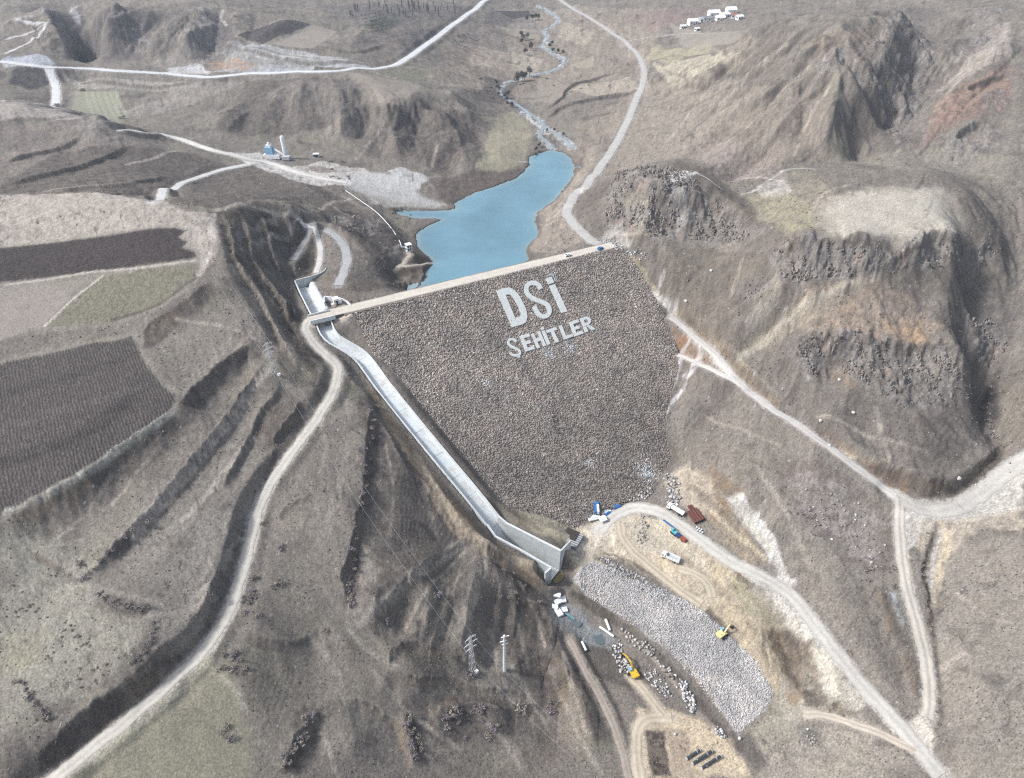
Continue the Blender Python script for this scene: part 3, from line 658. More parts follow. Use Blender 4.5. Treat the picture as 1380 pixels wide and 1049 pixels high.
# ------------------------------------------------------------------ what the ground is made of (albedo, with some slope shade mixed in)
n = len(X)
CL = np.empty((n, 3), np.float32)
def v3(c): return np.array(c, np.float32)
def mixc(i, c, a):
    """blend the colour c into the points i by a"""
    a = np.asarray(a, np.float32)[:, None]
    CL[i] = CL[i] * (1 - a) + v3(c) * a
N1 = fbm(X / 70, Y / 70, 4, 101); N2 = fbm(X / 22, Y / 22, 4, 102); N3 = fbm(X / 6, Y / 6, 3, 103)
FINE = fbm(X / (1.0 * lod), Y / (1.0 * lod), 3, 104, 0.8); GR = (np.random.default_rng(3).random(n).astype(np.float32) - 0.5)
allp = np.arange(n)
CL[:] = v3((.180, .160, .138))
mixc(allp, (.245, .218, .184), sm(0.0, 0.5, N1) * 0.45)
mixc(allp, (.122, .110, .099), sm(0.05, 0.5, N2) * 0.6)
mixc(allp, (.185, .178, .125), sm(0.1, 0.5, -N2 + 0.4 * N3) * 0.45)
mixc(allp, (.255, .225, .195), sm(0.2, 0.5, N3) * 0.22)
# steep ground is barer, darker soil and scrub
mixc(allp, (.112, .095, .084), sm(0.42, 0.85, SLOPE) * (0.45 + 0.4 * N3))

TROD = np.zeros(n, np.float32)
def paint(s, c, feather=4.0, k=1.0, rag=1.0, breakup=0.0):
    feather *= 0.42; rag *= 1.25; k = min(0.97, k * 1.22)
    P = hitline(s); i, d = poly_sd(X, Y, P, feather + 8)
    a = sm(feather, -feather, d + WOB[i] * rag + WOB2[i] * 0.5 * rag) * k
    if breakup: a = a * (1 - breakup * 0.9 * sm(0.10, -0.06, N3[i] * 0.8 + 0.5 * FINE[i] + 0.5 * WOB2[i] + 0.02))
    mixc(i, c, a)
def streak(s, c, w=2.0, k=1.0, rag=0.4, breakup=0.0):
    k = min(0.97, k * 1.35)
    if max(c) > .17: c = tuple(min(q * 1.5, .37 + .25 * q) for q in c)      # trodden, dusty ground
    L = smooth_line(hitline(s), 4); i, d, t, sd = seg_dist(X, Y, L, w * 2.2)
    a = sm(w * 1.1, w * 0.35, np.abs(d * sd + (WOB[i] * rag + WOB2[i] * rag) * min(1, w / 3))) * k
    if breakup: a = a * np.clip(0.5 + breakup * (N3[i] + 0.8 * FINE[i]) * 1.8, 0, 1)
    mixc(i, c, a)
    if max(c) > .21: TROD[i] = np.maximum(TROD[i], a)

# broad tones of the land
for args in [
 # --- left
 ('0,262 60,258 110,260 150,262 200,268 240,282 285,288 300,300 296,345 275,365 262,352 262,340 240,320 250,311 200,309 110,322 0,334', (.33, .295, .255), 3, .85, 1.2, .35),
 ('0,135 40,136 80,145 110,160 60,162 0,162', (.30, .27, .24), 3, .8, 1, .3), ('0,165 90,165 160,190 180,200 120,215 60,225 0,235', (.20, .17, .15), 5, .6, 1, .4),
 ('80,205 250,205 330,225 250,250 190,268 120,258 60,262 0,262 0,250', (.115, .098, .088), 5, .75, 1.3, .5),
 ('330,225 380,228 440,255 500,285 540,310 540,330 480,300 420,275 300,285 230,272 260,245', (.105, .092, .082), 5, .7, 1.3, .45),
 ('280,285 300,285 330,282 400,288 418,300 425,330 430,365 400,378 400,410 415,440 440,480 420,500 395,470 370,420 340,390 310,350 300,320', (.088, .075, .064), 4, .9, 1.2, .35),
 ('305,300 340,292 360,320 340,360 320,340', (.125, .12, .11), 5, .5, 1.2, .5), ('360,330 395,330 400,370 375,400 355,370', (.12, .125, .112), 5, .5, 1.2, .5),
 ('355,440 395,480 440,520 430,550 400,520 372,490', (.14, .122, .10), 4, .5, 1.2, .5),
 ('428,375 450,365 490,392 540,385 560,388 470,412 445,405', (.15, .128, .108), 4, .7, 1, .4), ('450,365 500,345 545,350 540,390 500,395 470,390', (.10, .086, .076), 5, .7, 1.2, .4),
 ('425,282 470,285 520,305 540,330 520,350 500,345 470,320 440,300', (.068, .060, .058), 4, .85, 1.3, .3), ('455,325 500,345 540,360 520,385 480,380 462,350', (.105, .097, .09), 4, .6, 1, .4),
 ('540,330 568,334 584,354 570,366 560,380 540,370 548,350', (.115, .088, .070), 3, .7, .8, .4),
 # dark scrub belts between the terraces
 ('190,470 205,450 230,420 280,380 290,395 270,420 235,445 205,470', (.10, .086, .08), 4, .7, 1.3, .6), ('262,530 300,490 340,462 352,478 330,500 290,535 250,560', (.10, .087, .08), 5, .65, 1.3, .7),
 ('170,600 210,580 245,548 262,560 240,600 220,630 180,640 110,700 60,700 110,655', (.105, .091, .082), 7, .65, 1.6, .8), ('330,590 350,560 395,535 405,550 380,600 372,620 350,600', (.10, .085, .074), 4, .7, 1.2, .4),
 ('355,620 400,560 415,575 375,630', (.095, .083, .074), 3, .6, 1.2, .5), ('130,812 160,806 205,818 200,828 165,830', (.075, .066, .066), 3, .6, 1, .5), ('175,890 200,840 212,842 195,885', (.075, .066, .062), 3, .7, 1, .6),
 ('0,720 60,715 130,760 120,850 0,860', (.235, .222, .185), 12, .75, 2, .3), ('0,860 60,840 180,830 200,860 60,960 0,980', (.24, .228, .188), 14, .75, 2, .3), ('200,700 330,690 310,790 250,860 200,850 210,780', (.225, .207, .18), 8, .6, 2, .3), ('120,720 240,640 330,560 360,600 310,720 200,800', (.215, .195, .168), 8, .5, 2, .3), ('240,450 320,400 360,450 300,490 250,530', (.215, .19, .165), 6, .6, 1.4, .2), ('380,700 460,560 480,620 460,760 440,830 370,820', (.205, .182, .155), 6, .55, 1.4, .3), ('10,860 60,850 60,890 10,900', (.25, .235, .15), 10, .4, 2, .4),
 ('60,1010 100,980 140,950 200,915 240,880 262,900 200,950 140,1000 100,1030', (.105, .085, .066), 4, .7, 1, .3), ('110,990 200,915 235,905 180,955', (.15, .115, .078), 3, .5, 1, .6), ('30,1040 80,990 130,945 150,955 110,1010 90,1050', (.068, .060, .058), 3, .7, 1.5, .5),
 # --- centre: hill between the spillway and the river
 ('480,540 512,530 520,580 500,660 490,720 480,820 462,810 470,740 485,680 490,600', (.082, .070, .064), 3, .8, 1, .5), ('512,545 560,600 610,670 640,725 600,740 540,790 520,800 500,740 510,640', (.125, .108, .096), 7, .7, 1.4, .4),
 ('650,745 700,768 735,795 730,830 700,840 690,790', (.088, .072, .062), 4, .8, 1.2, .35), ('660,800 740,810 760,880 720,940 690,900 670,850', (.095, .080, .070), 8, .75, 1.6, .45), ('520,760 600,740 640,760 600,850 560,900 500,860', (.13, .112, .094), 10, .5, 2, .5),
 ('510,860 580,870 650,870 640,910 560,905', (.09, .078, .066), 6, .6, 2, .6), ('560,945 640,940 700,960 690,1000 600,1000 570,985', (.085, .072, .068), 6, .75, 1.6, .5), ('545,950 560,960 575,1030 555,1030', (.068, .058, .060), 3, .85, 1, .4),
 ('385,1040 400,960 438,955 430,1000 410,1040', (.078, .068, .062), 4, .85, 1, .4), ('440,860 520,860 560,900 520,960 440,940', (.205, .18, .145), 10, .45, 2, .5), ('700,960 780,900 800,960 780,1030 720,1030', (.20, .165, .13), 7, .45, 2, .6),
 ('600,1000 700,1000 760,1040 600,1060', (.195, .17, .14), 8, .5, 2, .4), ('735,890 760,900 765,960 745,950', (.17, .125, .085), 4, .5, 1.5, .6), ('770,880 810,930 840,1000 800,1000 775,940', (.09, .078, .07), 4, .7, 1, .4),
 ('320,900 420,880 440,960 380,1000 340,960', (.16, .145, .115), 10, .4, 2, .5),
 # --- works below the dam: tan spoil
 ('770,712 800,700 840,690 900,700 960,740 1020,775 1060,800 1045,850 1000,840 960,810 920,800 880,780 830,765 800,758 775,770 765,745', (.42, .37, .285), 3, .9, 1, .25),
 ('700,688 740,698 775,714 768,735 730,722 705,706', (.30, .27, .20), 3, .8, .8, .3), ('660,672 700,688 730,715 700,708 672,690', (.17, .15, .11), 3, .7, 1, .5),
 ('940,735 1000,770 1040,810 1060,860 1060,920 1045,940 1010,890 975,845 940,810 960,790', (.37, .31, .22), 4, .8, 1.2, .3), ('985,775 1030,800 1040,840 1000,830', (.25, .25, .16), 4, .4, 1, .5),
 ('860,958 905,955 945,972 990,1000 1010,1045 930,1050 870,1050', (.48, .40, .285), 3, .9, 1, .25), ('850,900 905,960 880,970 855,930', (.24, .21, .165), 3, .6, 1, .4), ('868,985 895,985 905,1045 880,1045', (.085, .07, .065), 2, .85, .6, .3), ('895,985 930,985 935,1045 905,1045', (.20, .15, .13), 3, .5, 1, .5),
 ('775,850 830,870 880,920 850,930 800,910 780,880', (.11, .098, .086), 3, .8, 1, .3), ('1040,940 1080,880 1110,910 1150,960 1100,970 1060,975', (.33, .30, .24), 5, .75, 1.2, .35),
 ('1050,960 1150,985 1220,1020 1200,1060 1020,1060', (.29, .26, .215), 6, .6, 1.5, .5), ('1080,880 1095,860 1130,900 1150,930 1120,930', (.40, .37, .29), 4, .7, 1.2, .5), ('1060,840 1085,835 1100,880 1085,930 1070,900', (.19, .15, .115), 3, .7, 1, .5),
 ('1085,930 1110,920 1115,950 1085,952', (.13, .11, .09), 2, .7, 1, .3), ('1010,792 1032,808 1058,850 1048,862 1025,830', (.20, .18, .14), 2, .7, 1, .5), ('1035,850 1060,848 1082,890 1075,925 1055,905', (.155, .12, .088), 2, .75, 1.2, .5), ('1060,905 1078,930 1072,955 1058,940', (.22, .16, .11), 2, .6, 1, .5), ('925,800 950,812 985,848 975,850 945,830', (.13, .11, .09), 2, .75, .8, .3), ('800,752 812,748 862,764 905,786 900,792 850,778', (.13, .115, .10), 1.6, .75, .8, .3), ('850,800 900,840 945,890 985,960 975,970 940,930 890,880', (.20, .185, .17), 2, .5, 1, .5), ('1110,905 1150,950 1190,985 1180,1000 1130,965', (.33, .30, .245), 3, .6, 1.4, .5), ('1075,975 1110,985 1115,1010 1085,1005', (.15, .14, .125), 2, .7, 1, .5), ('1000,985 1050,960 1070,990 1030,1020', (.27, .25, .195), 4, .5, 1.4, .4), ('985,990 1010,985 1035,1030 1015,1040', (.11, .10, .09), 2, .7, 1, .4), ('990,758 1030,772 1070,800 1105,850 1120,885 1095,875 1060,835 1020,800', (.46, .44, .39), 3, .8, 1.4, .5), ('1085,870 1110,870 1140,905 1165,950 1150,960 1120,940 1095,905', (.46, .43, .36), 3, .7, 1.4, .45),
 ('975,668 1000,668 1020,690 1050,740 1072,790 1060,800 1040,760 1010,715 985,690', (.46, .445, .41), 2.2, .9, 1.4, .45), ('915,640 945,630 985,680 1010,720 1030,755 1010,760 960,710 930,680', (.25, .20, .145), 4, .75, 1.2, .45), ('930,655 960,650 985,690 965,700', (.22, .15, .095), 4, .6, 1.2, .5),
 ('955,620 975,640 1000,660 980,670 955,650', (.20, .13, .08), 3, .5, 1, .5),
 ('738,796 770,815 800,845 830,860 820,875 790,868 765,850 742,838', (.19, .205, .21), 3, .75, 1, .4), ('780,800 800,808 830,828 826,838 800,828 782,812', (.10, .088, .070), 2, .85, .7, .3), ('812,756 835,762 870,784 872,792 845,782 820,768', (.12, .10, .082), 2, .8, .7, .3), ('776,778 760,785 772,800 786,790', (.14, .13, .105), 2, .6, .7, .3),
 ('760,720 800,705 830,690 838,720 800,745 772,752', (.48, .425, .34), 4, .8, 1.2, .3), ('850,745 905,745 930,775 900,775 862,762', (.42, .355, .255), 3, .7, 1, .35), ('836,700 870,704 900,735 870,745 846,730', (.37, .335, .27), 4, .6, 1.4, .55), ('905,770 960,775 975,800 940,800 915,788', (.40, .33, .235), 4, .6, 1, .45), ('800,748 830,752 850,765 830,764 806,756', (.14, .12, .10), 2, .7, .8, .35),
 ('888,640 930,625 960,650 970,690 930,690 900,660', (.37, .32, .25), 4, .75, 1.3, .35),
 ('768,782 784,764 800,757 822,763 850,780 900,799 938,817 976,847 1016,892 1043,934 1032,955 996,991 974,964 944,925 904,880 860,847 822,822 790,802', (.34, .33, .325), 1, .95, .5, .2),
 # --- right: road cuts, fan, fields
 ('905,418 930,418 955,445 985,478 1010,505 1040,540 1020,535 985,515 958,478 930,450', (.30, .23, .15), 3, .75, 1.2, .5), ('905,440 930,455 968,492 950,488 920,478 908,462', (.24, .15, .095), 3, .75, 1, .45),
 ('1075,570 1110,582 1150,612 1140,625 1100,600', (.30, .19, .115), 2.5, .6, 1, .5), ('1105,588 1150,618 1162,632 1120,606', (.46, .42, .30), 1.6, .7, .8, .5), ('1162,620 1200,635 1232,652 1225,668 1190,655 1165,640', (.19, .13, .095), 2.5, .75, 1, .4),
 ('1225,652 1285,655 1340,610 1358,600 1340,640 1300,662 1240,672', (.10, .082, .066), 2.5, .85, .8, .3), ('1208,672 1260,675 1310,668 1345,645 1380,625 1380,690 1320,700 1270,705 1235,720 1222,760 1214,720', (.43, .41, .37), 3, .85, 1.2, .25),
 ('1235,700 1270,700 1330,695 1380,680 1380,720 1330,710 1290,735 1265,800 1255,830 1250,780 1240,740', (.37, .32, .255), 3, .65, 1.2, .5), ('1262,700 1285,715 1278,760 1268,800 1260,780 1270,740', (.44, .37, .26), 2, .7, 1, .4),
 ('1190,795 1215,800 1230,840 1240,900 1245,945 1225,900 1205,850', (.22, .205, .17), 2, .7, .8, .4), ('1194,800 1206,800 1220,840 1215,850', (.42, .42, .42), 1.5, .7, .6, .5),
 ('1270,760 1290,740 1380,715 1380,1060 1290,1060 1268,960 1264,880', (.215, .194, .166), 3, .7, 1, .2), ('990,520 1060,560 1120,610 1180,660 1205,700 1210,770 1180,790 1120,800 1080,770 1040,700 1000,640 960,590', (.195, .175, .15), 5, .6, 1, .25),
 ('1040,620 1100,620 1170,665 1205,720 1200,790 1150,760 1100,715 1050,670', (.135, .108, .098), 5, .55, 2, .75), ('1060,640 1140,650 1190,700 1180,760 1130,730 1080,690', (.33, .30, .28), 5, .35, 2.5, .85),
 ('1100,800 1180,795 1215,850 1240,940 1190,930 1140,880', (.20, .176, .15), 4, .6, 1, .3), ('1215,975 1252,965 1262,1045 1240,1010', (.44, .41, .35), 2, .7, .6, .2),
 # hill beside the dam; its dark right flank is scrub plus painted-in shade
 ('885,345 960,335 1030,350 1000,400 985,460 950,440 915,410 890,380', (.150, .130, .108), 6, .75, 1.4, .3), ('1075,400 1160,372 1230,395 1265,440 1230,470 1150,450 1090,450', (.30, .225, .165), 6, .6, 2, .55), ('1190,440 1240,430 1260,470 1215,465', (.36, .25, .15), 4, .5, 2, .6),
 ('1060,420 1140,378 1180,380 1110,430 1030,470 1000,470', (.255, .225, .175), 4, .6, 1.2, .3), ('1090,520 1200,545 1290,545 1330,590 1290,640 1200,620 1120,580 1060,540', (.155, .136, .12), 6, .65, 1.4, .3), ('1220,560 1285,565 1290,620 1230,625', (.115, .10, .09), 6, .5, 1.4, .5),
 ('1265,360 1340,365 1370,440 1340,560 1310,560 1290,470 1275,410', (.125, .112, .10), 5, .75, 1.3, .4), ('1320,540 1345,500 1350,560 1335,600', (.062, .057, .056), 4, .8, 1, .3), ('1350,530 1380,520 1380,610 1352,590', (.17, .15, .12), 4, .6, 1, .3),
 ('845,340 862,352 885,390 900,420 880,405 860,375', (.36, .31, .20), 1.8, .7, 1, .5), ('1010,405 1045,370 1070,340 1050,420 1020,445', (.26, .24, .20), 4, .45, 1.5, .6), ('1130,492 1160,500 1150,520 1120,510', (.25, .18, .11), 4, .45, 1.5, .6),
 # plateau hill and saddle
 ('1030,260 1090,240 1130,255 1120,300 1080,310 1030,300 980,272', (.225, .20, .158), 5, .7, 1, .3), ('1000,262 1060,255 1090,275 1100,312 1060,318', (.26, .245, .15), 4, .35, 1.5, .5), ('1100,240 1190,228 1260,232 1320,270 1340,310 1300,318 1280,275 1190,255 1120,258', (.165, .145, .125), 4, .6, 1, .3), ('1020,250 1062,240 1065,262 1025,268', (.36, .34, .31), 2.5, .6, 1, .5),
 ('915,215 960,240 1000,262 1030,300 990,295 950,275 920,258 890,250', (.130, .112, .094), 5, .75, 1.2, .3), ('945,180 1050,215 1060,240 980,245 925,210', (.255, .215, .19), 6, .55, 1.5, .2), ('900,233 925,230 938,236 905,250', (.50, .49, .47), 1.6, .7, .8, .4), ('905,248 928,240 922,300 912,318', (.42, .45, .48), 1.6, .45, 1, .8),
 ('835,258 870,250 880,300 862,312 845,290', (.40, .37, .26), 3, .5, 1.5, .7), ('815,300 840,300 850,340 810,328', (.38, .36, .33), 3, .6, 1.2, .5), ('775,255 830,240 815,320 790,318 775,290', (.13, .112, .098), 3, .6, 1, .4), ('732,290 765,288 795,322 745,342 715,340 722,320', (.25, .215, .18), 3, .65, 1, .4),
 # right-hand mountain
 ('1000,150 1080,120 1120,150 1110,220 1050,225 990,200', (.215, .18, .15), 8, .5, 2, .4), ('1262,140 1310,110 1362,85 1362,140 1300,165 1255,185 1238,200', (.25, .165, .13), 6, .6, 2, .45),
 ('1290,60 1330,40 1362,30 1362,80 1300,105 1262,128', (.30, .265, .23), 6, .7, 1.5, .3), ('1200,10 1260,10 1290,20 1300,50 1250,90 1225,60', (.14, .125, .115), 8, .5, 2, .4), ('1060,40 1120,40 1150,80 1100,130 1050,140', (.19, .17, .145), 8, .5, 2, .4), ('1170,100 1240,90 1230,190 1190,210 1175,160', (.13, .115, .105), 6, .5, 2, .5),
 ('1150,215 1200,205 1280,195 1362,210 1362,245 1280,232 1200,228', (.22, .20, .165), 5, .6, 1.5, .3), ('870,110 960,95 1040,120 960,200 860,225 820,235 850,180', (.235, .205, .17), 7, .65, 1.5, .3), ('1090,60 1170,30 1200,60 1180,100 1130,90', (.22, .165, .125), 6, .4, 2, .6),
 # valley upstream
 ('690,10 900,10 870,100 840,170 790,200 760,150 720,120 680,70', (.245, .21, .17), 8, .55, 2, .3), ('600,60 680,70 720,110 690,150 650,130 590,100', (.215, .18, .15), 7, .6, 2, .3), ('640,100 700,110 680,140 640,135', (.10, .088, .082), 7, .7, 2, .45),
 ('740,140 800,115 850,125 800,160 770,165 730,150', (.165, .145, .128), 6, .6, 1.5, .3), ('720,170 790,185 775,210 740,200', (.20, .19, .17), 4, .6, 1, .5), ('575,240 620,236 700,225 726,207 735,204 690,245 620,272 600,275', (.12, .098, .085), 4, .75, 1, .4), ('755,205 785,180 800,195 775,240', (.20, .165, .14), 4, .5, 1, .4), ('722,290 775,240 790,205 815,185 780,250 745,300', (.26, .225, .185), 3, .6, 1, .3),
 ('930,10 1000,10 960,35 900,28 870,15', (.19, .15, .14), 8, .5, 2, .4), ('620,40 660,30 680,60 640,80', (.20, .165, .145), 8, .4, 2, .4), ('660,12 700,20 680,40 650,30', (.11, .10, .10), 8, .5, 2, .4),
 ('880,85 960,75 1000,80 980,100 900,112', (.32, .29, .225), 4, .8, 1.2, .2), ('770,118 850,104 862,120 800,130', (.30, .265, .215), 4, .7, 1.2, .25), ('690,70 735,80 720,100 690,95', (.31, .275, .22), 4, .7, 1.2, .25), ('640,60 690,72 680,95 630,85', (.285, .245, .20), 5, .6, 1.4, .3), ('840,20 900,15 930,25 880,45', (.22, .17, .15), 5, .6, 1.4, .3), ('760,30 800,45 790,62 750,50', (.30, .265, .21), 4, .6, 1.2, .3), ('690,14 735,30 720,48 690,38', (.20, .175, .165), 4, .6, 1.2, .3), ('560,95 620,88 660,110 640,125 590,115', (.25, .215, .175), 5, .6, 1.4, .3),
 ('950,60 1010,48 1030,62 990,75', (.26, .23, .185), 5, .5, 1.4, .3), ('280,98 330,88 420,86 510,92 420,95 330,99', (.32, .33, .345), 1.6, .75, .6, .4), ('8,76 60,74 74,88 62,92 8,84', (.30, .32, .36), 2, .7, .6, .3), ('300,64 350,60 430,74 480,82 440,84 360,78 310,76', (.31, .31, .31), 3, .8, 1, .4), ('486,505 520,552 560,607 600,657 650,717 700,754 738,782 725,792 680,767 640,737 600,692 560,632 520,572', (.215, .165, .11), 2, .8, .8, .4), ('505,478 560,556 620,628 660,678 692,700 668,690 640,655 600,605 556,552', (.165, .14, .115), 2, .8, .6, .35), ('415,425 445,418 475,412 484,426 462,434 440,442 420,446', (.40, .355, .295), 2, .8, .6, .3),
 # nose of the hill, highway slopes, yard
 ('330,110 420,100 480,120 490,160 400,180 320,180 290,175', (.120, .104, .092), 6, .7, 1.6, .45), ('560,130 640,160 650,200 600,240 560,215 530,170', (.105, .090, .082), 6, .75, 1.6, .5), ('480,140 550,160 560,210 500,215 470,190', (.125, .11, .096), 6, .6, 1.6, .5),
 ('250,112 290,108 330,110 260,140 180,160 165,150', (.26, .235, .21), 4, .5, 1.2, .3), ('90,104 150,104 250,110 270,118 200,124 105,122', (.27, .25, .22), 3, .75, 1, .4), ('300,68 360,62 440,78 490,84 400,92 330,98 300,96', (.26, .26, .25), 4, .75, 1.4, .45), ('280,85 310,80 350,88 330,96 290,95', (.30, .20, .135), 3, .6, 1.5, .8),
 ('340,74 440,76 470,82 350,80', (.36, .355, .34), 2, .6, .5, .2), ('220,92 270,85 285,100 230,98', (.42, .42, .42), 3, .7, 1, .35), ('0,80 65,76 72,90 8,92', (.34, .36, .38), 3, .6, 1, .3), ('20,92 60,90 72,110 40,122 10,110', (.070, .066, .068), 4, .8, 1.2, .3), ('8,125 70,125 72,140 8,138', (.125, .115, .10), 4, .5, 1, .4),
 ('340,205 370,215 380,228 330,222', (.44, .42, .385), 3, .7, 1, .3), ('300,205 350,205 400,228 450,235 470,248 400,245 340,222', (.46, .44, .405), 3, .75, 1, .25), ('380,228 440,218 490,228 520,250 470,250 430,245', (.40, .38, .345), 3, .8, 1, .35), ('412,224 440,225 460,232 430,234', (.17, .14, .12), 2, .7, 1, .3), ('490,245 540,225 580,240 560,265', (.38, .38, .37), 3, .8, 1, .3), ('490,262 540,270 600,282 540,282 500,275', (.30, .295, .28), 2, .6, 1, .4),
 ('360,215 395,212 400,222 370,222', (.15, .145, .145), 2, .6, .6, .3), ('470,50 540,40 620,30 560,60 500,85', (.16, .135, .125), 7, .6, 2, .45), ('470,15 560,15 540,35 480,40', (.12, .11, .115), 8, .6, 2, .4), ('520,14 540,22 525,45 488,38', (.10, .115, .085), 3, .5, .5, .3), ('420,10 660,10 600,30 460,25', (.115, .108, .112), 8, .4, 2, .4),
 ('40,10 110,10 125,70 112,82 95,50 60,20', (.10, .088, .095), 10, .7, 2.5, .45), ('130,20 210,15 190,80 140,85 120,70', (.125, .11, .11), 10, .55, 2, .45), ('8,25 60,30 100,70 70,75 8,72', (.165, .145, .125), 8, .5, 2, .4), ('190,85 260,60 280,85 220,92', (.24, .215, .195), 6, .5, 2, .3), ('100,60 125,75 118,86 100,80', (.055, .05, .055), 6, .7, 1.2, .3), ('255,30 300,20 320,60 290,80 260,75', (.11, .10, .10), 8, .6, 2, .4),
 ('200,15 250,12 270,45 225,80 190,70', (.15, .132, .125), 8, .4, 2, .4), ('545,44 575,40 640,16 600,40 565,70 540,82', (.12, .115, .115), 3, .5, 1, .3),
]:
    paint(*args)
for k, (nm, P, c_, i, dd) in enumerate(FIELD_P):
    fe = {'meadow': 8.0 if c_[0] > .33 else 3.0, 'fallow_field': 2.2, 'stubble_field': 3.0, 'quarry_floor': 4.0}.get(nm, 1.2)
    a = sm(fe, -fe, dd) * (0.95 if 'plough' in nm else 0.8)
    if nm == 'meadow' or nm == 'fallow_field': a = a * np.clip(0.85 + 0.5 * N2[i], 0.3, 1)
    mixc(i, c_, a)
    if nm in ('ploughed_field', 'grass_field'):        # grassy balk left round the tilled ground
        mixc(i, (.25, .225, .19), sm(2.2, 0.6, np.abs(dd - 1.6)) * 0.45)
# bank faces: dark crumbled soil, a few with pale lips
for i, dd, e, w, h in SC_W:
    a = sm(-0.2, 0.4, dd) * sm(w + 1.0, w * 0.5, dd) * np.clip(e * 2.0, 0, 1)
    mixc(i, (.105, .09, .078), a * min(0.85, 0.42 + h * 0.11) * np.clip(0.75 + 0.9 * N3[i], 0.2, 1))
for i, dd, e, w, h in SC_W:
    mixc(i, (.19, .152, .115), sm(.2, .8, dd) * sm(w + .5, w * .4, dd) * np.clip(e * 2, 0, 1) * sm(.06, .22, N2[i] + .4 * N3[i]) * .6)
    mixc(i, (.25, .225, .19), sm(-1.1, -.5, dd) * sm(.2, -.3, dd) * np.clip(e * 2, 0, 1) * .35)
# strips of the big ploughed field and the sown strips of the stubble field
for s_, c_, w in [('-40,640 40,612 110,585 170,540 195,510', (.062, .055, .052), 5), ('-40,545 60,515 120,500 180,480', (.075, .066, .062), 4), ('-40,590 60,560 130,540 190,520', (.125, .112, .105), 4)]:
    streak(s_, c_, w, .6, .5, .5)
g_ = np.random.default_rng(8)
RILLS = ['655,750 648,780 636,815 622,850', '668,760 668,800 660,845', '680,768 690,810 700,850 712,900', '640,750 610,790 590,830 575,870', '628,740 590,780 560,820 545,850', '700,785 722,830 735,870', '610,790 606,830 596,870', '585,800 572,840 566,880', '640,800 632,850 625,890', '660,850 672,900 690,950', '540,850 560,890 600,920 640,935', '470,850 500,880 540,900', '500,900 530,940 570,975 620,1010', '420,860 450,900 470,950', '340,870 400,880 450,870', '690,900 720,950 750,1000', '640,960 680,1000 700,1035', '760,880 772,930 790,990', '740,900 760,950 790,1010 810,1040', '430,620 420,680 400,740', '520,600 530,660 525,720', '560,640 580,690 590,730', '300,640 270,690 230,750', '330,700 290,760 270,790', '150,640 120,690 60,740', '200,620 150,680', '240,430 300,440 350,460', '420,960 440,1000 450,1040', '590,960 600,1000', '950,560 1000,580 1050,600', '1010,620 1080,650', '960,380 950,420', '1000,350 985,400', '1100,560 1180,590 1250,610', '1120,590 1200,610', '1180,550 1190,590 1200,620', '1240,560 1245,600 1250,630', '1290,800 1330,830 1362,840', '1290,900 1340,920', '1100,700 1150,780 1180,830', '1020,630 1060,690 1090,760', '1090,90 1040,140 1000,180', '1120,110 1090,160 1070,210', '1000,100 960,150 920,190', '1060,60 1010,100 970,140', '960,110 930,150 900,190', '1240,150 1220,190', '1340,60 1300,100 1260,150', '160,20 130,60', '220,20 190,60', '300,20 280,60', '260,20 240,60', '440,105 450,150', '400,110 390,150', '500,120 520,170', '360,110 330,150', '560,130 590,180', '470,115 480,160', '600,140 620,180', '540,140 545,190']
for s_ in RILLS: streak(s_, (.235, .208, .172) if g_.random() < .6 else (.098, .086, .078), g_.uniform(.9, 1.6) * (1.6 if px(s_)[0][1] < 230 else 1), g_.uniform(.35, .6), .6, .35)
for k in range(6): streak(f'{116+k*8},{124} {120+k*8.5},{140} {128+k*8.6},{160}', (.20, .21, .15), 1.8, .4, .2)
for s_, w, k in [('880,82 920,76 960,72 1000,70', 1.6, .6), ('900,120 950,108 1000,95', 2, .5), ('770,112 820,101 850,99', 1.8, .6), ('872,108 905,100 960,94 1000,92', 1.8, .65), ('840,150 870,145 905,138', 1.8, .5), ('690,60 720,66 742,70', 2, .5), ('600,110 640,118 680,124', 2.4, .6), ('650,70 690,85 730,96', 2, .5), ('560,60 600,85 660,110', 2.4, .6), ('700,97 740,106 762,113', 1.6, .5), ('740,146 757,134 764,122 782,112 822,101', 2.2, .8), ('740,158 758,146 800,134 854,124', 2.4, .8), ('775,160 830,152', 2, .5), ('660,40 705,52 740,62', 3, .6), ('330,68 350,60 420,40', 1.6, .5), ('480,60 520,52 560,48', 2.4, .5), ('470,35 520,45 545,60', 2.4, .5), ('8,135 50,132 80,138', 2, .5), ('905,24 960,16 1000,12', 2.4, .5), ('1000,40 1040,28 1080,20', 3, .4)]:
    streak(s_, (.105, .092, .086), w, k, .5, .35)
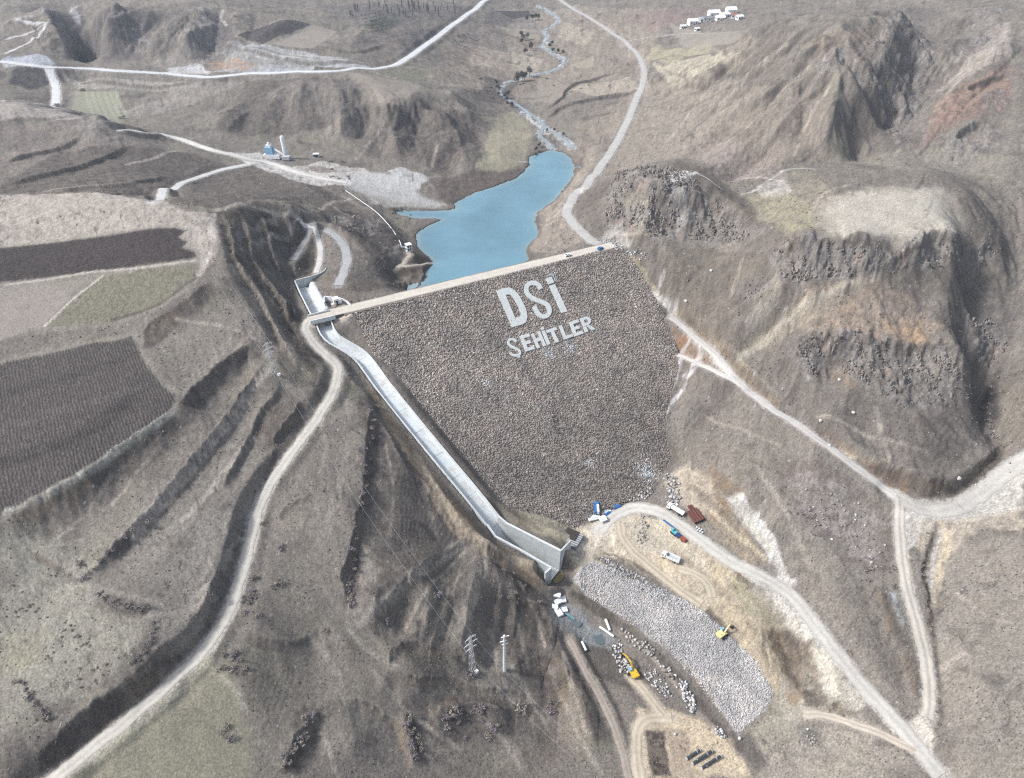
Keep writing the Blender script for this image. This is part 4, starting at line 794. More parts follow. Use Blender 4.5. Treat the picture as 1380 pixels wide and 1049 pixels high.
# thin lines: footpaths, old tracks, field edges, pale washes
for args in [
 ('770,800 795,815 820,832 860,858 905,902 945,948 975,988 995,1008', (.085, .072, .060), 2.2, .7, .3, .2), ('862,868 900,908 935,955 965,985', (.24, .205, .16), 1.6, .6, .3, .2),
 ('8,690 60,668 110,638 160,604 200,578 232,556', (.34, .30, .25), 1.6, .7, .3, .3), ('8,384 80,374 130,366 200,360 262,352', (.25, .23, .20), 1.0, .8, .2), ('60,440 100,402 138,372', (.25, .23, .20), 0.9, .8, .2), ('150,432 215,410 262,376', (.11, .10, .085), 1.2, .6, .3), ('175,455 184,480 210,515 234,540', (.10, .09, .08), 1.2, .6, .3),
 ('180,720 240,650 300,580 345,520 368,492', (.30, .265, .225), 2.2, .65, .6, .4), ('250,700 300,640 340,590', (.27, .24, .205), 2, .35, .6, .6), ('288,290 284,310 290,330 278,352 270,370', (.30, .27, .24), 2.4, .8, .4, .3), ('298,290 300,318 290,345 275,375', (.14, .12, .105), 2.4, .7, .3, .3),
 ('322,355 345,390 362,420 385,460 400,490', (.19, .165, .14), 2.2, .5, .6, .4), ('330,300 322,318 328,345', (.18, .165, .15), 1.6, .5, .5, .4), ('338,308 365,300 400,292', (.19, .172, .15), 2, .7, .5, .3), ('345,330 370,318 398,304', (.20, .19, .175), 2.2, .7, .5, .3), ('350,372 362,392 372,440', (.16, .145, .125), 2, .5, .5, .3), ('318,470 345,440 360,470 385,520', (.25, .215, .17), 2, .35, .6, .6),
 ('290,284 340,278 400,284 440,276 480,268', (.25, .225, .19), 2, .65, .5, .3), ('440,272 470,290 490,296', (.24, .215, .185), 1.5, .4, .5, .3), ('170,222 220,208 235,204', (.25, .225, .195), 2, .7, .4, .3), ('60,258 120,250 180,246', (.22, .20, .17), 2, .6, .4, .3),
 ('490,838 530,800 570,770 610,742 628,725', (.24, .215, .18), 2.4, .6, .6, .4), ('500,800 540,780 600,735', (.105, .09, .08), 2, .45, .6, .5), ('622,725 600,700 575,650 560,620', (.26, .20, .14), 1.6, .6, .4, .3), ('562,612 585,655 610,695 640,722 690,752 736,782', (.24, .21, .16), 2.2, .65, .4, .3), ('640,735 655,748 640,790 620,840', (.22, .195, .16), 2.2, .5, .6, .4), ('600,780 570,830 540,860', (.20, .18, .145), 1.6, .4, .6, .5),
 ('450,500 470,560 460,640 440,720', (.21, .185, .155), 2, .25, .6, .6), ('450,520 425,560 400,600 372,650 352,700 340,750', (.29, .255, .21), 1.4, .5, .5, .4), ('120,1030 200,968 270,900 302,850', (.33, .285, .22), 1.4, .6, .4, .4), ('270,890 312,925 330,960', (.27, .25, .2), 1.2, .4, .5, .4), ('0,800 100,790 220,815 300,790', (.22, .20, .17), 1.6, .3, 1, .5), ('200,830 260,820 290,805', (.27, .24, .2), 1.2, .5, .4, .3),
 ('270,905 285,890', (.3, .27, .2), 1, .4, .3), ('880,395 900,412 908,420', (.46, .43, .33), 2.4, .7, .7, .4), ('893,368 890,385 884,400', (.50, .50, .47), 1.6, .6, .6, .5), ('918,484 912,505 902,528', (.58, .57, .55), 1.7, .8, .7, .5), ('936,490 925,515 905,545 895,560', (.55, .54, .52), 1.6, .75, .7, .55), ('915,478 940,488 965,500', (.60, .59, .57), 1.6, .6, .6, .3), ('940,486 936,494 928,505', (.56, .55, .53), 3.2, .6, .7, .4),
 ('930,457 925,468 918,474', (.52, .50, .47), .8, .6, .3), ('945,462 942,475', (.52, .50, .47), .7, .5, .3), ('1000,480 1060,432 1130,388 1180,372', (.27, .25, .205), 3, .4, .7, .3), ('985,470 1004,440 1012,405 1030,370', (.10, .085, .075), 3, .5, .7, .4),
 ('1290,890 1320,860 1345,820 1362,810', (.13, .115, .105), 2, .5, .6, .6), ('1262,905 1300,880', (.28, .25, .22), 1.5, .4, .5, .3), ('1262,705 1250,740 1242,770 1247,800 1254,850 1262,900 1266,960', (.085, .078, .07), 1.1, .85, .5, .4), ('1270,715 1258,745 1254,790', (.42, .40, .37), 1.2, .5, .5, .5),
 ('1192,792 1206,835 1224,872 1240,918 1243,948', (.065, .060, .056), 1.8, .8, .4, .3), ('1040,740 1020,720 1005,700 990,672', (.36, .30, .22), 1.4, .6, .4, .3), ('960,690 990,720 1030,752', (.34, .27, .19), 1.6, .6, .4, .3), ('1165,940 1210,990 1228,1008', (.33, .30, .25), 1.2, .5, .4, .4),
 ('975,245 1010,240 1040,242 1062,246', (.30, .27, .235), 1.6, .6, .4, .2), ('1000,262 1020,255 1040,240 1065,228 1100,228', (.34, .31, .26), 1.8, .6, .4, .3), ('1090,290 1110,262 1140,250', (.28, .25, .2), 1.6, .4, .5, .3), ('930,222 1000,180 1060,140 1100,115', (.15, .13, .115), 1.8, .4, .7, .4), ('895,245 915,242 938,232', (.46, .45, .43), 1.5, .8, .3), ('938,232 955,242 972,255', (.30, .27, .24), 1.5, .7, .3), ('842,316 870,315 900,318', (.30, .25, .18), 1.3, .6, .3, .2),
 ('700,42 740,45 760,48', (.13, .12, .12), 4, .5, .8, .4), ('8,72 30,62 55,44 62,32', (.36, .34, .32), 2.6, .7, .4), ('8,53 35,46 58,34', (.34, .32, .30), 2.2, .7, .4), ('62,31 35,30 22,26', (.36, .35, .34), 2.4, .6, .4), ('300,14 298,28 305,34', (.30, .28, .26), 2, .5, .4), ('310,12 350,28', (.12, .11, .11), 1.8, .5, .3), ('330,64 420,78 500,84', (.13, .12, .11), 1.5, .5, .3),
 ('590,195 582,225', (.26, .225, .19), 2, .5, .5, .3), ('700,218 720,222 735,218', (.4, .38, .35), 1.5, .4, .5), ('480,215 500,190 520,160', (.21, .19, .17), 2, .4, .7, .4), ('100,122 150,120 200,122', (.10, .095, .085), 1.6, .6, .3, .4), ('8,30 60,12 100,10', (.3, .3, .3), 4, .3, 1.5, .5), ('270,10 275,30 265,50', (.33, .34, .36), 4, .45, 1.5, .5), ('98,14 106,30', (.36, .38, .40), 5, .5, 1.2, .4),
]:
    streak(*args)
RIVER = '744,202 734,190 727,182 733,172 728,164 714,154 696,141 678,130 674,120 680,113 692,109 709,103 725,100 741,97 755,90 761,82 752,76 738,68 731,62 738,52 733,43 744,36 752,29 748,21 738,15 725,8'
streak(RIVER, (.17, .165, .155), 9, .7, 1.2, .6); streak(RIVER, (.33, .33, .33), 5, .6, 1.0, .8)
streak('733,172 745,178 756,186 764,192 772,200', (.36, .35, .33), 5, .7, 1, .5); streak('714,154 696,141 678,130 674,120', (.09, .085, .085), 9, .6, 1.5, .6); streak('700,150 720,165 735,180', (.42, .42, .42), 5, .5, 1, .9)
# bare rock on the crags: grey, rusty and pale faces
m = np.nonzero(crag > 0.05)[0]
a = np.clip(crag[m] / 1.2, 0, 1) * np.clip(0.55 + 1.1 * N3[m] + 0.3 * FINE[m], 0, 1)
mixc(m, (.20, .185, .172), a)
a2 = a * sm(0.15, 0.5, fbm(X[m] / 11, Y[m] / 11, 3, 140)) * 0.55; mixc(m, (.26, .18, .125), a2)
a3 = a * sm(0.15, 0.5, fbm(X[m] / 5, Y[m] / 5, 3, 141)) * 0.5; mixc(m, (.33, .315, .295), a3)
a4 = a * sm(0.1, 0.4, fbm(X[m] / 3.3, Y[m] / 3.3, 3, 142)) * 0.55; mixc(m, (.10, .094, .093), a4)
# road shoulders: pale dust
for nm, w, c_, rut, L in ROAD_W:
    i, d, s, sd = seg_dist(X, Y, L, w / 2 + 3.2)
    a = sm(w / 2 + 1.5, w / 2 - 0.3, d + WOB2[i] * 0.9 + WOB[i] * 0.2) * (0.7 if nm != 'dirt_track' else 0.5)
    mixc(i, tuple(q * 0.9 for q in c_), a)
# wet margin round the lake
i, d = poly_sd(X, Y, SHORE, 6)
mixc(i, (.105, .09, .078), sm(3.5, 0.5, d + WOB2[i] * 0.5) * 0.6)
# mottling everywhere: dry tufts, pebbles, bare spots
speck = np.clip(1 + amp * (0.30 * FINE + 0.22 * TUFT) + (0.12 + 0.24 * amp) * GR, 0.3, 2.0).astype(np.float32)
ploughed = np.zeros(n, np.float32)
for nm, P, c_, i, dd in FIELD_P:
    if nm in ('ploughed_field', 'grass_field'): ploughed[i[dd < 0.3]] = 1
speck *= (1 + ploughed * (0.30 * GR + 0.28 * FINE)).astype(np.float32)
lum = CL.mean(1, keepdims=True); CL *= np.clip((lum / .165) ** .28, .75, 1.08)
CL *= speck[:, None]
# low scrub too small to single out
amp = amp * (1 - TROD)
scrub = sm(0.30, 0.38, fbm(X / (2.6 * lod), Y / (2.6 * lod), 3, 160, .6)) * sm(-0.15, 0.3, N2 + 0.5 * N1) * amp
mixc(allp, (.078, .070, .066), np.clip(scrub, 0, 1) * 0.65)
patch_ = sm(0.22, 0.30, fbm(X / 12 + WOB / 9, Y / 9, 4, 161, .6)) * sm(0.16, 0.34, SLOPE) * amp
mixc(allp, (.10, .088, .080), np.clip(patch_, 0, 1) * 0.42)
crack = sm(0.80, 0.93, 1 - np.abs(fbm(wx / 26, wy / 26, 3, 162)) * 2.2) * sm(0.18, 0.4, SLOPE) * amp
mixc(allp, (.235, .205, .17), np.clip(crack, 0, 1) * 0.22)
stones = (GR > 0.4988) & (amp > 0.5) & (RAD < 520)
CL[stones] = v3((.36, .345, .33))
CL *= v3((.985, .985, 1.0))
CL = np.clip(CL, 0.02, 0.8)
# ------------------------------------------------------------------ materials
def new_mat(name):
    m = bpy.data.materials.new(name); m.use_nodes = True
    t = m.node_tree; b = t.nodes['Principled BSDF']; b.inputs['Roughness'].default_value = 0.9
    b.inputs['Specular IOR Level'].default_value = 0.2
    return m, t, b
def N_(t, kind, **kw):
    x = t.nodes.new(kind)
    for k, v in kw.items(): setattr(x, k, v)
    return x
def noise_node(t, scale, detail=4, rough=0.6, co=None):
    x = N_(t, 'ShaderNodeTexNoise'); x.inputs['Scale'].default_value = scale; x.inputs['Detail'].default_value = detail; x.inputs['Roughness'].default_value = rough
    if co is None:
        co = N_(t, 'ShaderNodeNewGeometry').outputs['Position']
    t.links.new(co, x.inputs['Vector']); return x
def ramp(t, sock, lo, hi, a=0.3, b=0.7):
    x = N_(t, 'ShaderNodeMapRange'); x.inputs['From Min'].default_value = a; x.inputs['From Max'].default_value = b
    x.inputs['To Min'].default_value = lo; x.inputs['To Max'].default_value = hi
    t.links.new(sock, x.inputs['Value']); return x.outputs['Result']
def mul_col(t, col, fac):
    x = N_(t, 'ShaderNodeVectorMath', operation='SCALE'); t.links.new(col, x.inputs[0]); t.links.new(fac, x.inputs['Scale']); return x.outputs[0]
def mat_attr(name, rough=0.95, grain=(1.5, 0.6, 1.4), bump=0.35, bscale=1.6, bdist=0.3, furrow=None):
    """albedo from the point colours, with finer grain and relief on top"""
    m, t, b = new_mat(name); b.inputs['Roughness'].default_value = rough; b.inputs['Specular IOR Level'].default_value = 0.08
    at = N_(t, 'ShaderNodeAttribute', attribute_name='Col')
    nz = noise_node(t, grain[0], 5, 0.7)
    c = mul_col(t, at.outputs['Color'], ramp(t, nz.outputs['Fac'], grain[1], grain[2]))
    bm_ = N_(t, 'ShaderNodeBump'); bm_.inputs['Strength'].default_value = bump; bm_.inputs['Distance'].default_value = bdist
    h = noise_node(t, bscale, 4, 0.7).outputs['Fac']
    if furrow:
        mp = N_(t, 'ShaderNodeMapping'); mp.inputs['Rotation'].default_value = (0, 0, -furrow[0])
        g = N_(t, 'ShaderNodeNewGeometry'); t.links.new(g.outputs['Position'], mp.inputs['Vector'])
        wv = N_(t, 'ShaderNodeTexWave'); wv.inputs['Scale'].default_value = 0.314 / furrow[1]; wv.inputs['Distortion'].default_value = 5.0; wv.inputs['Detail'].default_value = 5; wv.inputs['Detail Scale'].default_value = 1.5
        t.links.new(mp.outputs['Vector'], wv.inputs['Vector'])
        c = mul_col(t, c, ramp(t, wv.outputs['Fac'], 1.0 - furrow[2], 1.0 + furrow[2], 0, 1))
        ad = N_(t, 'ShaderNodeMath', operation='ADD'); t.links.new(h, ad.inputs[0]); t.links.new(wv.outputs['Fac'], ad.inputs[1]); h = ad.outputs[0]
    t.links.new(h, bm_.inputs['Height']); t.links.new(bm_.outputs[0], b.inputs['Normal'])
    t.links.new(c, b.inputs['Base Color'])
    return m
def mat_plain(name, col, rough=0.7, grain=0.12, scale=0.8, spec=0.2, metal=0.0, stain=None, bump=0.0):
    m, t, b = new_mat(name); b.inputs['Roughness'].default_value = rough; b.inputs['Specular IOR Level'].default_value = spec; b.inputs['Metallic'].default_value = metal
    rgb = N_(t, 'ShaderNodeRGB'); rgb.outputs[0].default_value = (*col, 1); c = rgb.outputs[0]
    nz = noise_node(t, scale, 5, 0.65)
    c = mul_col(t, c, ramp(t, nz.outputs['Fac'], 1 - grain, 1 + grain))
    if stain:
        n2 = noise_node(t, stain[1], 4, 0.7); mx = N_(t, 'ShaderNodeMix', data_type='RGBA')
        t.links.new(ramp(t, n2.outputs['Fac'], 0, stain[2], 0.48, 0.68), mx.inputs['Factor']); t.links.new(c, mx.inputs['A']); mx.inputs['B'].default_value = (*stain[0], 1); c = mx.outputs['Result']
    if bump:
        bm_ = N_(t, 'ShaderNodeBump'); bm_.inputs['Strength'].default_value = bump; bm_.inputs['Distance'].default_value = 0.1
        t.links.new(nz.outputs['Fac'], bm_.inputs['Height']); t.links.new(bm_.outputs[0], b.inputs['Normal'])
    t.links.new(c, b.inputs['Base Color']); return m
def ang(a, b):
    p = hitline([a, b]); return math.atan2(p[1, 1] - p[0, 1], p[1, 0] - p[0, 0])
M = {}
M['ground'] = mat_attr('dry_ground')
M['rock'] = mat_attr('bare_rock', grain=(0.9, 0.62, 1.38), bump=0.6, bscale=0.7, bdist=0.9)
M['plough_far'] = mat_attr('ploughed_soil', furrow=(ang((100, 345), (190, 330)) + math.pi / 2, 1.6, 0.12), bump=0.4)
M['plough'] = mat_attr('ploughed_soil', furrow=(ang((120, 500), (150, 600)) + math.pi / 2, 1.25, 0.20), bump=0.5)
M['road'] = mat_attr('road_dust', grain=(0.8, 0.86, 1.14), bump=0.15)
M['stone'] = mat_attr('quarry_stone', grain=(1.4, 0.8, 1.2), bump=0.2, bscale=3)
M['concrete'] = mat_plain('concrete', (.50, .53, .53), 0.85, 0.10, 0.35, stain=((.34, .33, .31), 0.25, 0.55))
M['concrete_pale'] = mat_plain('pale_concrete', (.64, .67, .67), 0.85, 0.08, 0.5, stain=((.40, .38, .35), 0.3, 0.4))
M['chute_floor'] = mat_plain('worn_concrete', (.62, .66, .67), 0.8, 0.10, 0.22, stain=((.46, .40, .33), 0.16, 0.7))
M['letter'] = mat_plain('whitewashed_stone', (.52, .55, .545), 0.9, 0.16, 1.2, stain=((.34, .33, .31), 0.8, 0.6), bump=0.5)
M['white'] = mat_plain('white_paint', (.78, .79, .79), 0.45, 0.05, 2.0, spec=0.4)
M['grey_metal'] = mat_plain('galvanised_steel', (.42, .44, .46), 0.5, 0.1, 2.0, spec=0.4)
M['pale_metal'] = mat_plain('pale_steel', (.62, .63, .64), 0.5, 0.1, 2.0, spec=0.4)
M['dark'] = mat_plain('black_rubber', (.025, .025, .027), 0.8, 0.1, 3.0)
M['glass'] = mat_plain('dark_glass', (.03, .04, .05), 0.08, 0.02, 3.0, spec=0.6)
M['yellow'] = mat_plain('yellow_paint', (.66, .42, .035), 0.5, 0.1, 1.5, spec=0.4, stain=((.30, .22, .10), 0.9, 0.35))
M['pale_yellow'] = mat_plain('faded_yellow_paint', (.72, .62, .30), 0.5, 0.1, 1.5, spec=0.4, stain=((.40, .34, .22), 0.9, 0.3))
M['blue'] = mat_plain('blue_paint', (.035, .16, .42), 0.5, 0.1, 1.5, spec=0.4)
M['pale_blue'] = mat_plain('pale_blue_paint', (.22, .43, .60), 0.55, 0.1, 1.5, spec=0.3)
M['dark_blue'] = mat_plain('dark_blue_paint', (.03, .06, .16), 0.6, 0.1, 1.5)
M['teal'] = mat_plain('teal_paint', (.12, .42, .46), 0.6, 0.1, 1.5)
M['rust'] = mat_plain('rusty_steel', (.12, .050, .040), 0.8, 0.2, 1.5)
M['red'] = mat_plain('brick_red_paint', (.28, .08, .05), 0.7, 0.15, 1.2)
M['soil'] = mat_plain('spoil', (.36, .31, .23), 0.95, 0.15, 0.8, bump=0.4)
M['plastic_pipe'] = mat_plain('black_pipe', (.055, .06, .068), 0.45, 0.1, 2.0, spec=0.4)
M['formwork'] = mat_plain('grey_formwork', (.20, .20, .225), 0.7, 0.15, 1.2)
M['dark_tarp'] = mat_plain('dark_sheeting', (.050, .043, .038), 0.8, 0.15, 1.0)
M['roof_red'] = mat_plain('roof_tiles', (.30, .15, .11), 0.85, 0.15, 0.8)
M['plaster'] = mat_plain('white_plaster', (.76, .77, .77), 0.85, 0.06, 0.8)
M['twig'] = mat_attr('bare_twigs', grain=(2.0, 0.7, 1.3), bump=0.0)
def water_mat(name, col, rough=0.12, rip=0.25, sc=0.5, attr=False):
    m, t, b = new_mat(name); b.inputs['Roughness'].default_value = rough; b.inputs['IOR'].default_value = 1.33; b.inputs['Specular IOR Level'].default_value = 0.5
    rgb = N_(t, 'ShaderNodeRGB'); rgb.outputs[0].default_value = (*col, 1)
    nz = noise_node(t, 0.03, 4, 0.6); src = N_(t, 'ShaderNodeAttribute', attribute_name='Col').outputs['Color'] if attr else rgb.outputs[0]
    if attr: t.links.new(ramp(t, noise_node(t, 0.022, 3, 0.6).outputs['Fac'], 0.04, 0.22, 0.42, 0.6), b.inputs['Roughness'])
    c = mul_col(t, src, ramp(t, nz.outputs['Fac'], 0.88, 1.12)); t.links.new(c, b.inputs['Base Color'])
    bm_ = N_(t, 'ShaderNodeBump'); bm_.inputs['Strength'].default_value = rip; bm_.inputs['Distance'].default_value = 0.05
    t.links.new(noise_node(t, sc, 3, 0.6).outputs['Fac'], bm_.inputs['Height']); t.links.new(bm_.outputs[0], b.inputs['Normal']); return m
M['lake'] = water_mat('lake_water', (.15, .285, .345), 0.1, 0.4, 0.35, True)
M['stream'] = water_mat('stream_water', (.26, .30, .32), 0.2, 0.6, 0.8)
M['muddy'] = water_mat('muddy_water', (.20, .155, .07), 0.2, 0.3, 0.8)
M['pool'] = water_mat('silty_water', (.105, .13, .14), 0.25, 0.5, 0.8)

# ------------------------------------------------------------------ mesh building
def link(me, name, mat, parent=None, smooth=False):
    if mat is not None: me.materials.append(mat)
    if smooth: me.polygons.foreach_set('use_smooth', np.ones(len(me.polygons), bool))
    o = bpy.data.objects.new(name, me); COL.objects.link(o)
    if parent is not None: o.parent = parent
    return o
def np_mesh(name, verts, faces, cols=None, mat=None, parent=None, smooth=False):
    me = bpy.data.meshes.new(name); nv, nf, k = len(verts), len(faces), faces.shape[1]
    me.vertices.add(nv); me.vertices.foreach_set('co', np.ascontiguousarray(verts, np.float32).ravel())
    me.loops.add(nf * k); me.loops.foreach_set('vertex_index', np.ascontiguousarray(faces, np.int32).ravel())
    me.polygons.add(nf); me.polygons.foreach_set('loop_start', np.arange(0, nf * k, k, dtype=np.int32))
    me.update(calc_edges=True)
    if cols is not None:
        a = me.attributes.new('Col', 'FLOAT_COLOR', 'POINT')
        a.data.foreach_set('color', np.c_[cols, np.ones(nv)].astype(np.float32).ravel())
    return link(me, name, mat, parent, smooth)
def tag(o, label=None, cat=None, group=None, kind=None):
    if label: o['label'] = label
    if cat: o['category'] = cat
    if group: o['group'] = group
    if kind: o['kind'] = kind
    return o
def empty(name, loc=(0, 0, 0), rz=0.0, label=None, cat=None, group=None):
    o = bpy.data.objects.new(name, None); COL.objects.link(o); o.location = loc; o.rotation_euler = (0, 0, rz)
    o.empty_display_size = 0.5
    return tag(o, label, cat, group)
class MB:
    def __init__(s): s.v = []; s.f = []
    def add(s, vs, fs):
        k = len(s.v); s.v.extend(tuple(float(q) for q in p) for p in vs); s.f.extend(tuple(k + i for i in f) for f in fs); return s
    def box(s, c, d, rz=0.0, ry=0.0, taper=(1, 1)):
        x, y, z = d[0] / 2, d[1] / 2, d[2] / 2; tx, ty = taper
        pts = [(-x, -y, -z), (x, -y, -z), (x, y, -z), (-x, y, -z), (-x * tx, -y * ty, z), (x * tx, -y * ty, z), (x * tx, y * ty, z), (-x * tx, y * ty, z)]
        mt = Matrix.Translation(c) @ Matrix.Rotation(rz, 4, 'Z') @ Matrix.Rotation(ry, 4, 'Y')
        return s.add([mt @ Vector(p) for p in pts], [(3, 2, 1, 0), (4, 5, 6, 7), (0, 1, 5, 4), (1, 2, 6, 5), (2, 3, 7, 6), (3, 0, 4, 7)])
    def prism(s, poly, axis, lo, hi):
        """polygon in the two other axes, extruded along axis (0, 1 or 2)"""
        n = len(poly); vs = []
        for h in (lo, hi):
            for a, b in poly:
                p = [a, b]; p.insert(axis, h); vs.append(p)
        fs = [tuple(range(n))[::-1], tuple(range(n, 2 * n))] + [(i, (i + 1) % n, n + (i + 1) % n, n + i) for i in range(n)]
        return s.add(vs, fs)
    def cyl(s, a, b, r, n=10, r2=None):
        a, b = Vector(a), Vector(b); d = (b - a).normalized(); u = d.orthogonal().normalized(); w = d.cross(u); r2 = r if r2 is None else r2
        vs = [a + (u * math.cos(6.28318 * i / n) + w * math.sin(6.28318 * i / n)) * r for i in range(n)] + [b + (u * math.cos(6.28318 * i / n) + w * math.sin(6.28318 * i / n)) * r2 for i in range(n)]
        return s.add(vs, [tuple(range(n))[::-1], tuple(range(n, 2 * n))] + [(i, (i + 1) % n, n + (i + 1) % n, n + i) for i in range(n)])
    def path(s, pts, r, n=6):
        pts = [Vector(p) for p in pts]; k = len(s.v)
        for i, p in enumerate(pts):
            d = (pts[min(i + 1, len(pts) - 1)] - pts[max(i - 1, 0)]).normalized(); u = d.cross(Vector((0, 0, 1)))
            u = u.normalized() if u.length > 1e-4 else Vector((1, 0, 0)); w = u.cross(d)
            s.v.extend(tuple(p + (u * math.cos(6.28318 * j / n) + w * math.sin(6.28318 * j / n)) * r) for j in range(n))
        for i in range(len(pts) - 1):
            for j in range(n): s.f.append((k + i * n + j, k + i * n + (j + 1) % n, k + (i + 1) * n + (j + 1) % n, k + (i + 1) * n + j))
        return s
    def wall(s, line, thick, bottom, side=0.0):
        """a wall whose top follows the 3-D line; bottom: height (number) or list"""
        L = [Vector(p) for p in line]; k = len(s.v); m = len(L)
        for i, p in enumerate(L):
            d = (L[min(i + 1, m - 1)] - L[max(i - 1, 0)]); d.z = 0; d.normalize(); nn = Vector((d.y, -d.x, 0))
            zb = bottom[i] if hasattr(bottom, '__len__') else bottom
            a = p + nn * (thick * (0.5 + side)); b = p - nn * (thick * (0.5 - side))
            s.v.extend([(a.x, a.y, p.z), (b.x, b.y, p.z), (b.x, b.y, zb), (a.x, a.y, zb)])
        for i in range(m - 1):
            o = k + 4 * i
            for j in range(4): s.f.append((o + j, o + (j + 1) % 4, o + 4 + (j + 1) % 4, o + 4 + j))
        s.f.append((k, k + 3, k + 2, k + 1)); e = k + 4 * (m - 1); s.f.append((e, e + 1, e + 2, e + 3)); return s
    def build(s, name, mat, parent=None, smooth=False, cols=None):
        me = bpy.data.meshes.new(name); me.from_pydata(s.v, [], s.f); me.update()
        bm_ = bmesh.new(); bm_.from_mesh(me); bmesh.ops.recalc_face_normals(bm_, faces=bm_.faces); bm_.to_mesh(me); bm_.free()
        if cols is not None:
            a = me.attributes.new('Col', 'FLOAT_COLOR', 'POINT'); a.data.foreach_set('color', np.c_[np.broadcast_to(cols, (len(s.v), 3)), np.ones(len(s.v))].astype(np.float32).ravel())
        return link(me, name, mat, parent, smooth)
def copy_tree(o, parent=None):
    c = o.copy(); COL.objects.link(c)
    if parent is not None: c.parent = parent
    for ch in [x for x in COL.objects if x.parent == o]: copy_tree(ch, c)
    return c

# ------------------------------------------------------------------ the ground: one sheet, cut along the edges of fields and cliffs
ii = (np.arange(NR - 1)[:, None] * NT + np.arange(NT - 1)[None, :]).ravel()
FC = np.stack([ii, ii + 1, ii + NT + 1, ii + NT], 1)
zone = np.zeros(n, np.int16); ZN = {0: ('ground', 'ground')}
for k, (nm, P, c_, i, dd) in enumerate(FIELD_P):
    zone[i[dd < 0]] = k + 1
    ZN[k + 1] = (nm, 'plough_far' if (nm == 'ploughed_field' and k == 0) else 'plough' if nm in ('ploughed_field',) and k == 1 else 'ground')
big = [k for k, (P, h) in enumerate(CRAG_P) if h > 1.9]
for j, k in enumerate(big):
    P, h = CRAG_P[k]; i, d = poly_sd(X, Y, P, 2)
    zone[i[d + WOB[i] * 1.2 + WOB2[i] < 0]] = 100 + j; ZN[100 + j] = ('cliff', 'rock')
fz = zone[FC[:, 0]]
# leave the ground out where the dam's own body stands on it, well inside its outline
for z_ in np.unique(fz):
    f = FC[fz == z_]
    u_, inv = np.unique(f, return_inverse=True)
    nm, mt_ = ZN[int(z_)]
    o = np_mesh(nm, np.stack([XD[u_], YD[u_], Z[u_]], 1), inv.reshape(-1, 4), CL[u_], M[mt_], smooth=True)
    o['kind'] = 'structure'
del FC

# ------------------------------------------------------------------ water
def sheet(name, P, z, mat, cell=4.0, grow_=7.0, keep=None):
    x0, y0 = P[:, :2].min(0) - grow_; x1, y1 = P[:, :2].max(0) + grow_
    xs = np.arange(x0, x1 + cell, cell); ys = np.arange(y0, y1 + cell, cell)
    gx_, gy_ = np.meshgrid(xs, ys); gx_, gy_ = gx_.ravel(), gy_.ravel(); nx = len(xs)
    i, d = poly_sd(gx_, gy_, P, grow_ + 6); inside = np.zeros(len(gx_), bool); inside[i[d < grow_]] = True
    if keep is not None: inside &= keep(gx_, gy_)
    q = (np.arange(len(ys) - 1)[:, None] * nx + np.arange(nx - 1)[None, :]).ravel()
    f = np.stack([q, q + 1, q + nx + 1, q + nx], 1); f = f[inside[f].all(1)]
    u_, inv = np.unique(f, return_inverse=True)
    dd_ = np.full(len(gx_), 50.0); dd_[i] = np.maximum(-d, 0); dd_ = dd_[u_]; sh_ = np.exp(-dd_ / 2.2)[:, None]
    w_ = fbm(gx_[u_] / 45, gy_[u_] / 45, 3, 207)[:, None]
    cl_ = (v3((.128, .242, .305)) * (1 + .22 * w_)) * (1 - sh_) + v3((.21, .29, .31)) * sh_
    return tag(np_mesh(name, np.stack([gx_[u_], gy_[u_], np.full(len(u_), z)], 1), inv.reshape(-1, 4), cl_, mat), kind='structure')
lake = sheet('lake', SHORE, ZW, M['lake'], cell=2.0, keep=lambda x, y: dam_sq(x, y)[1] < -9)
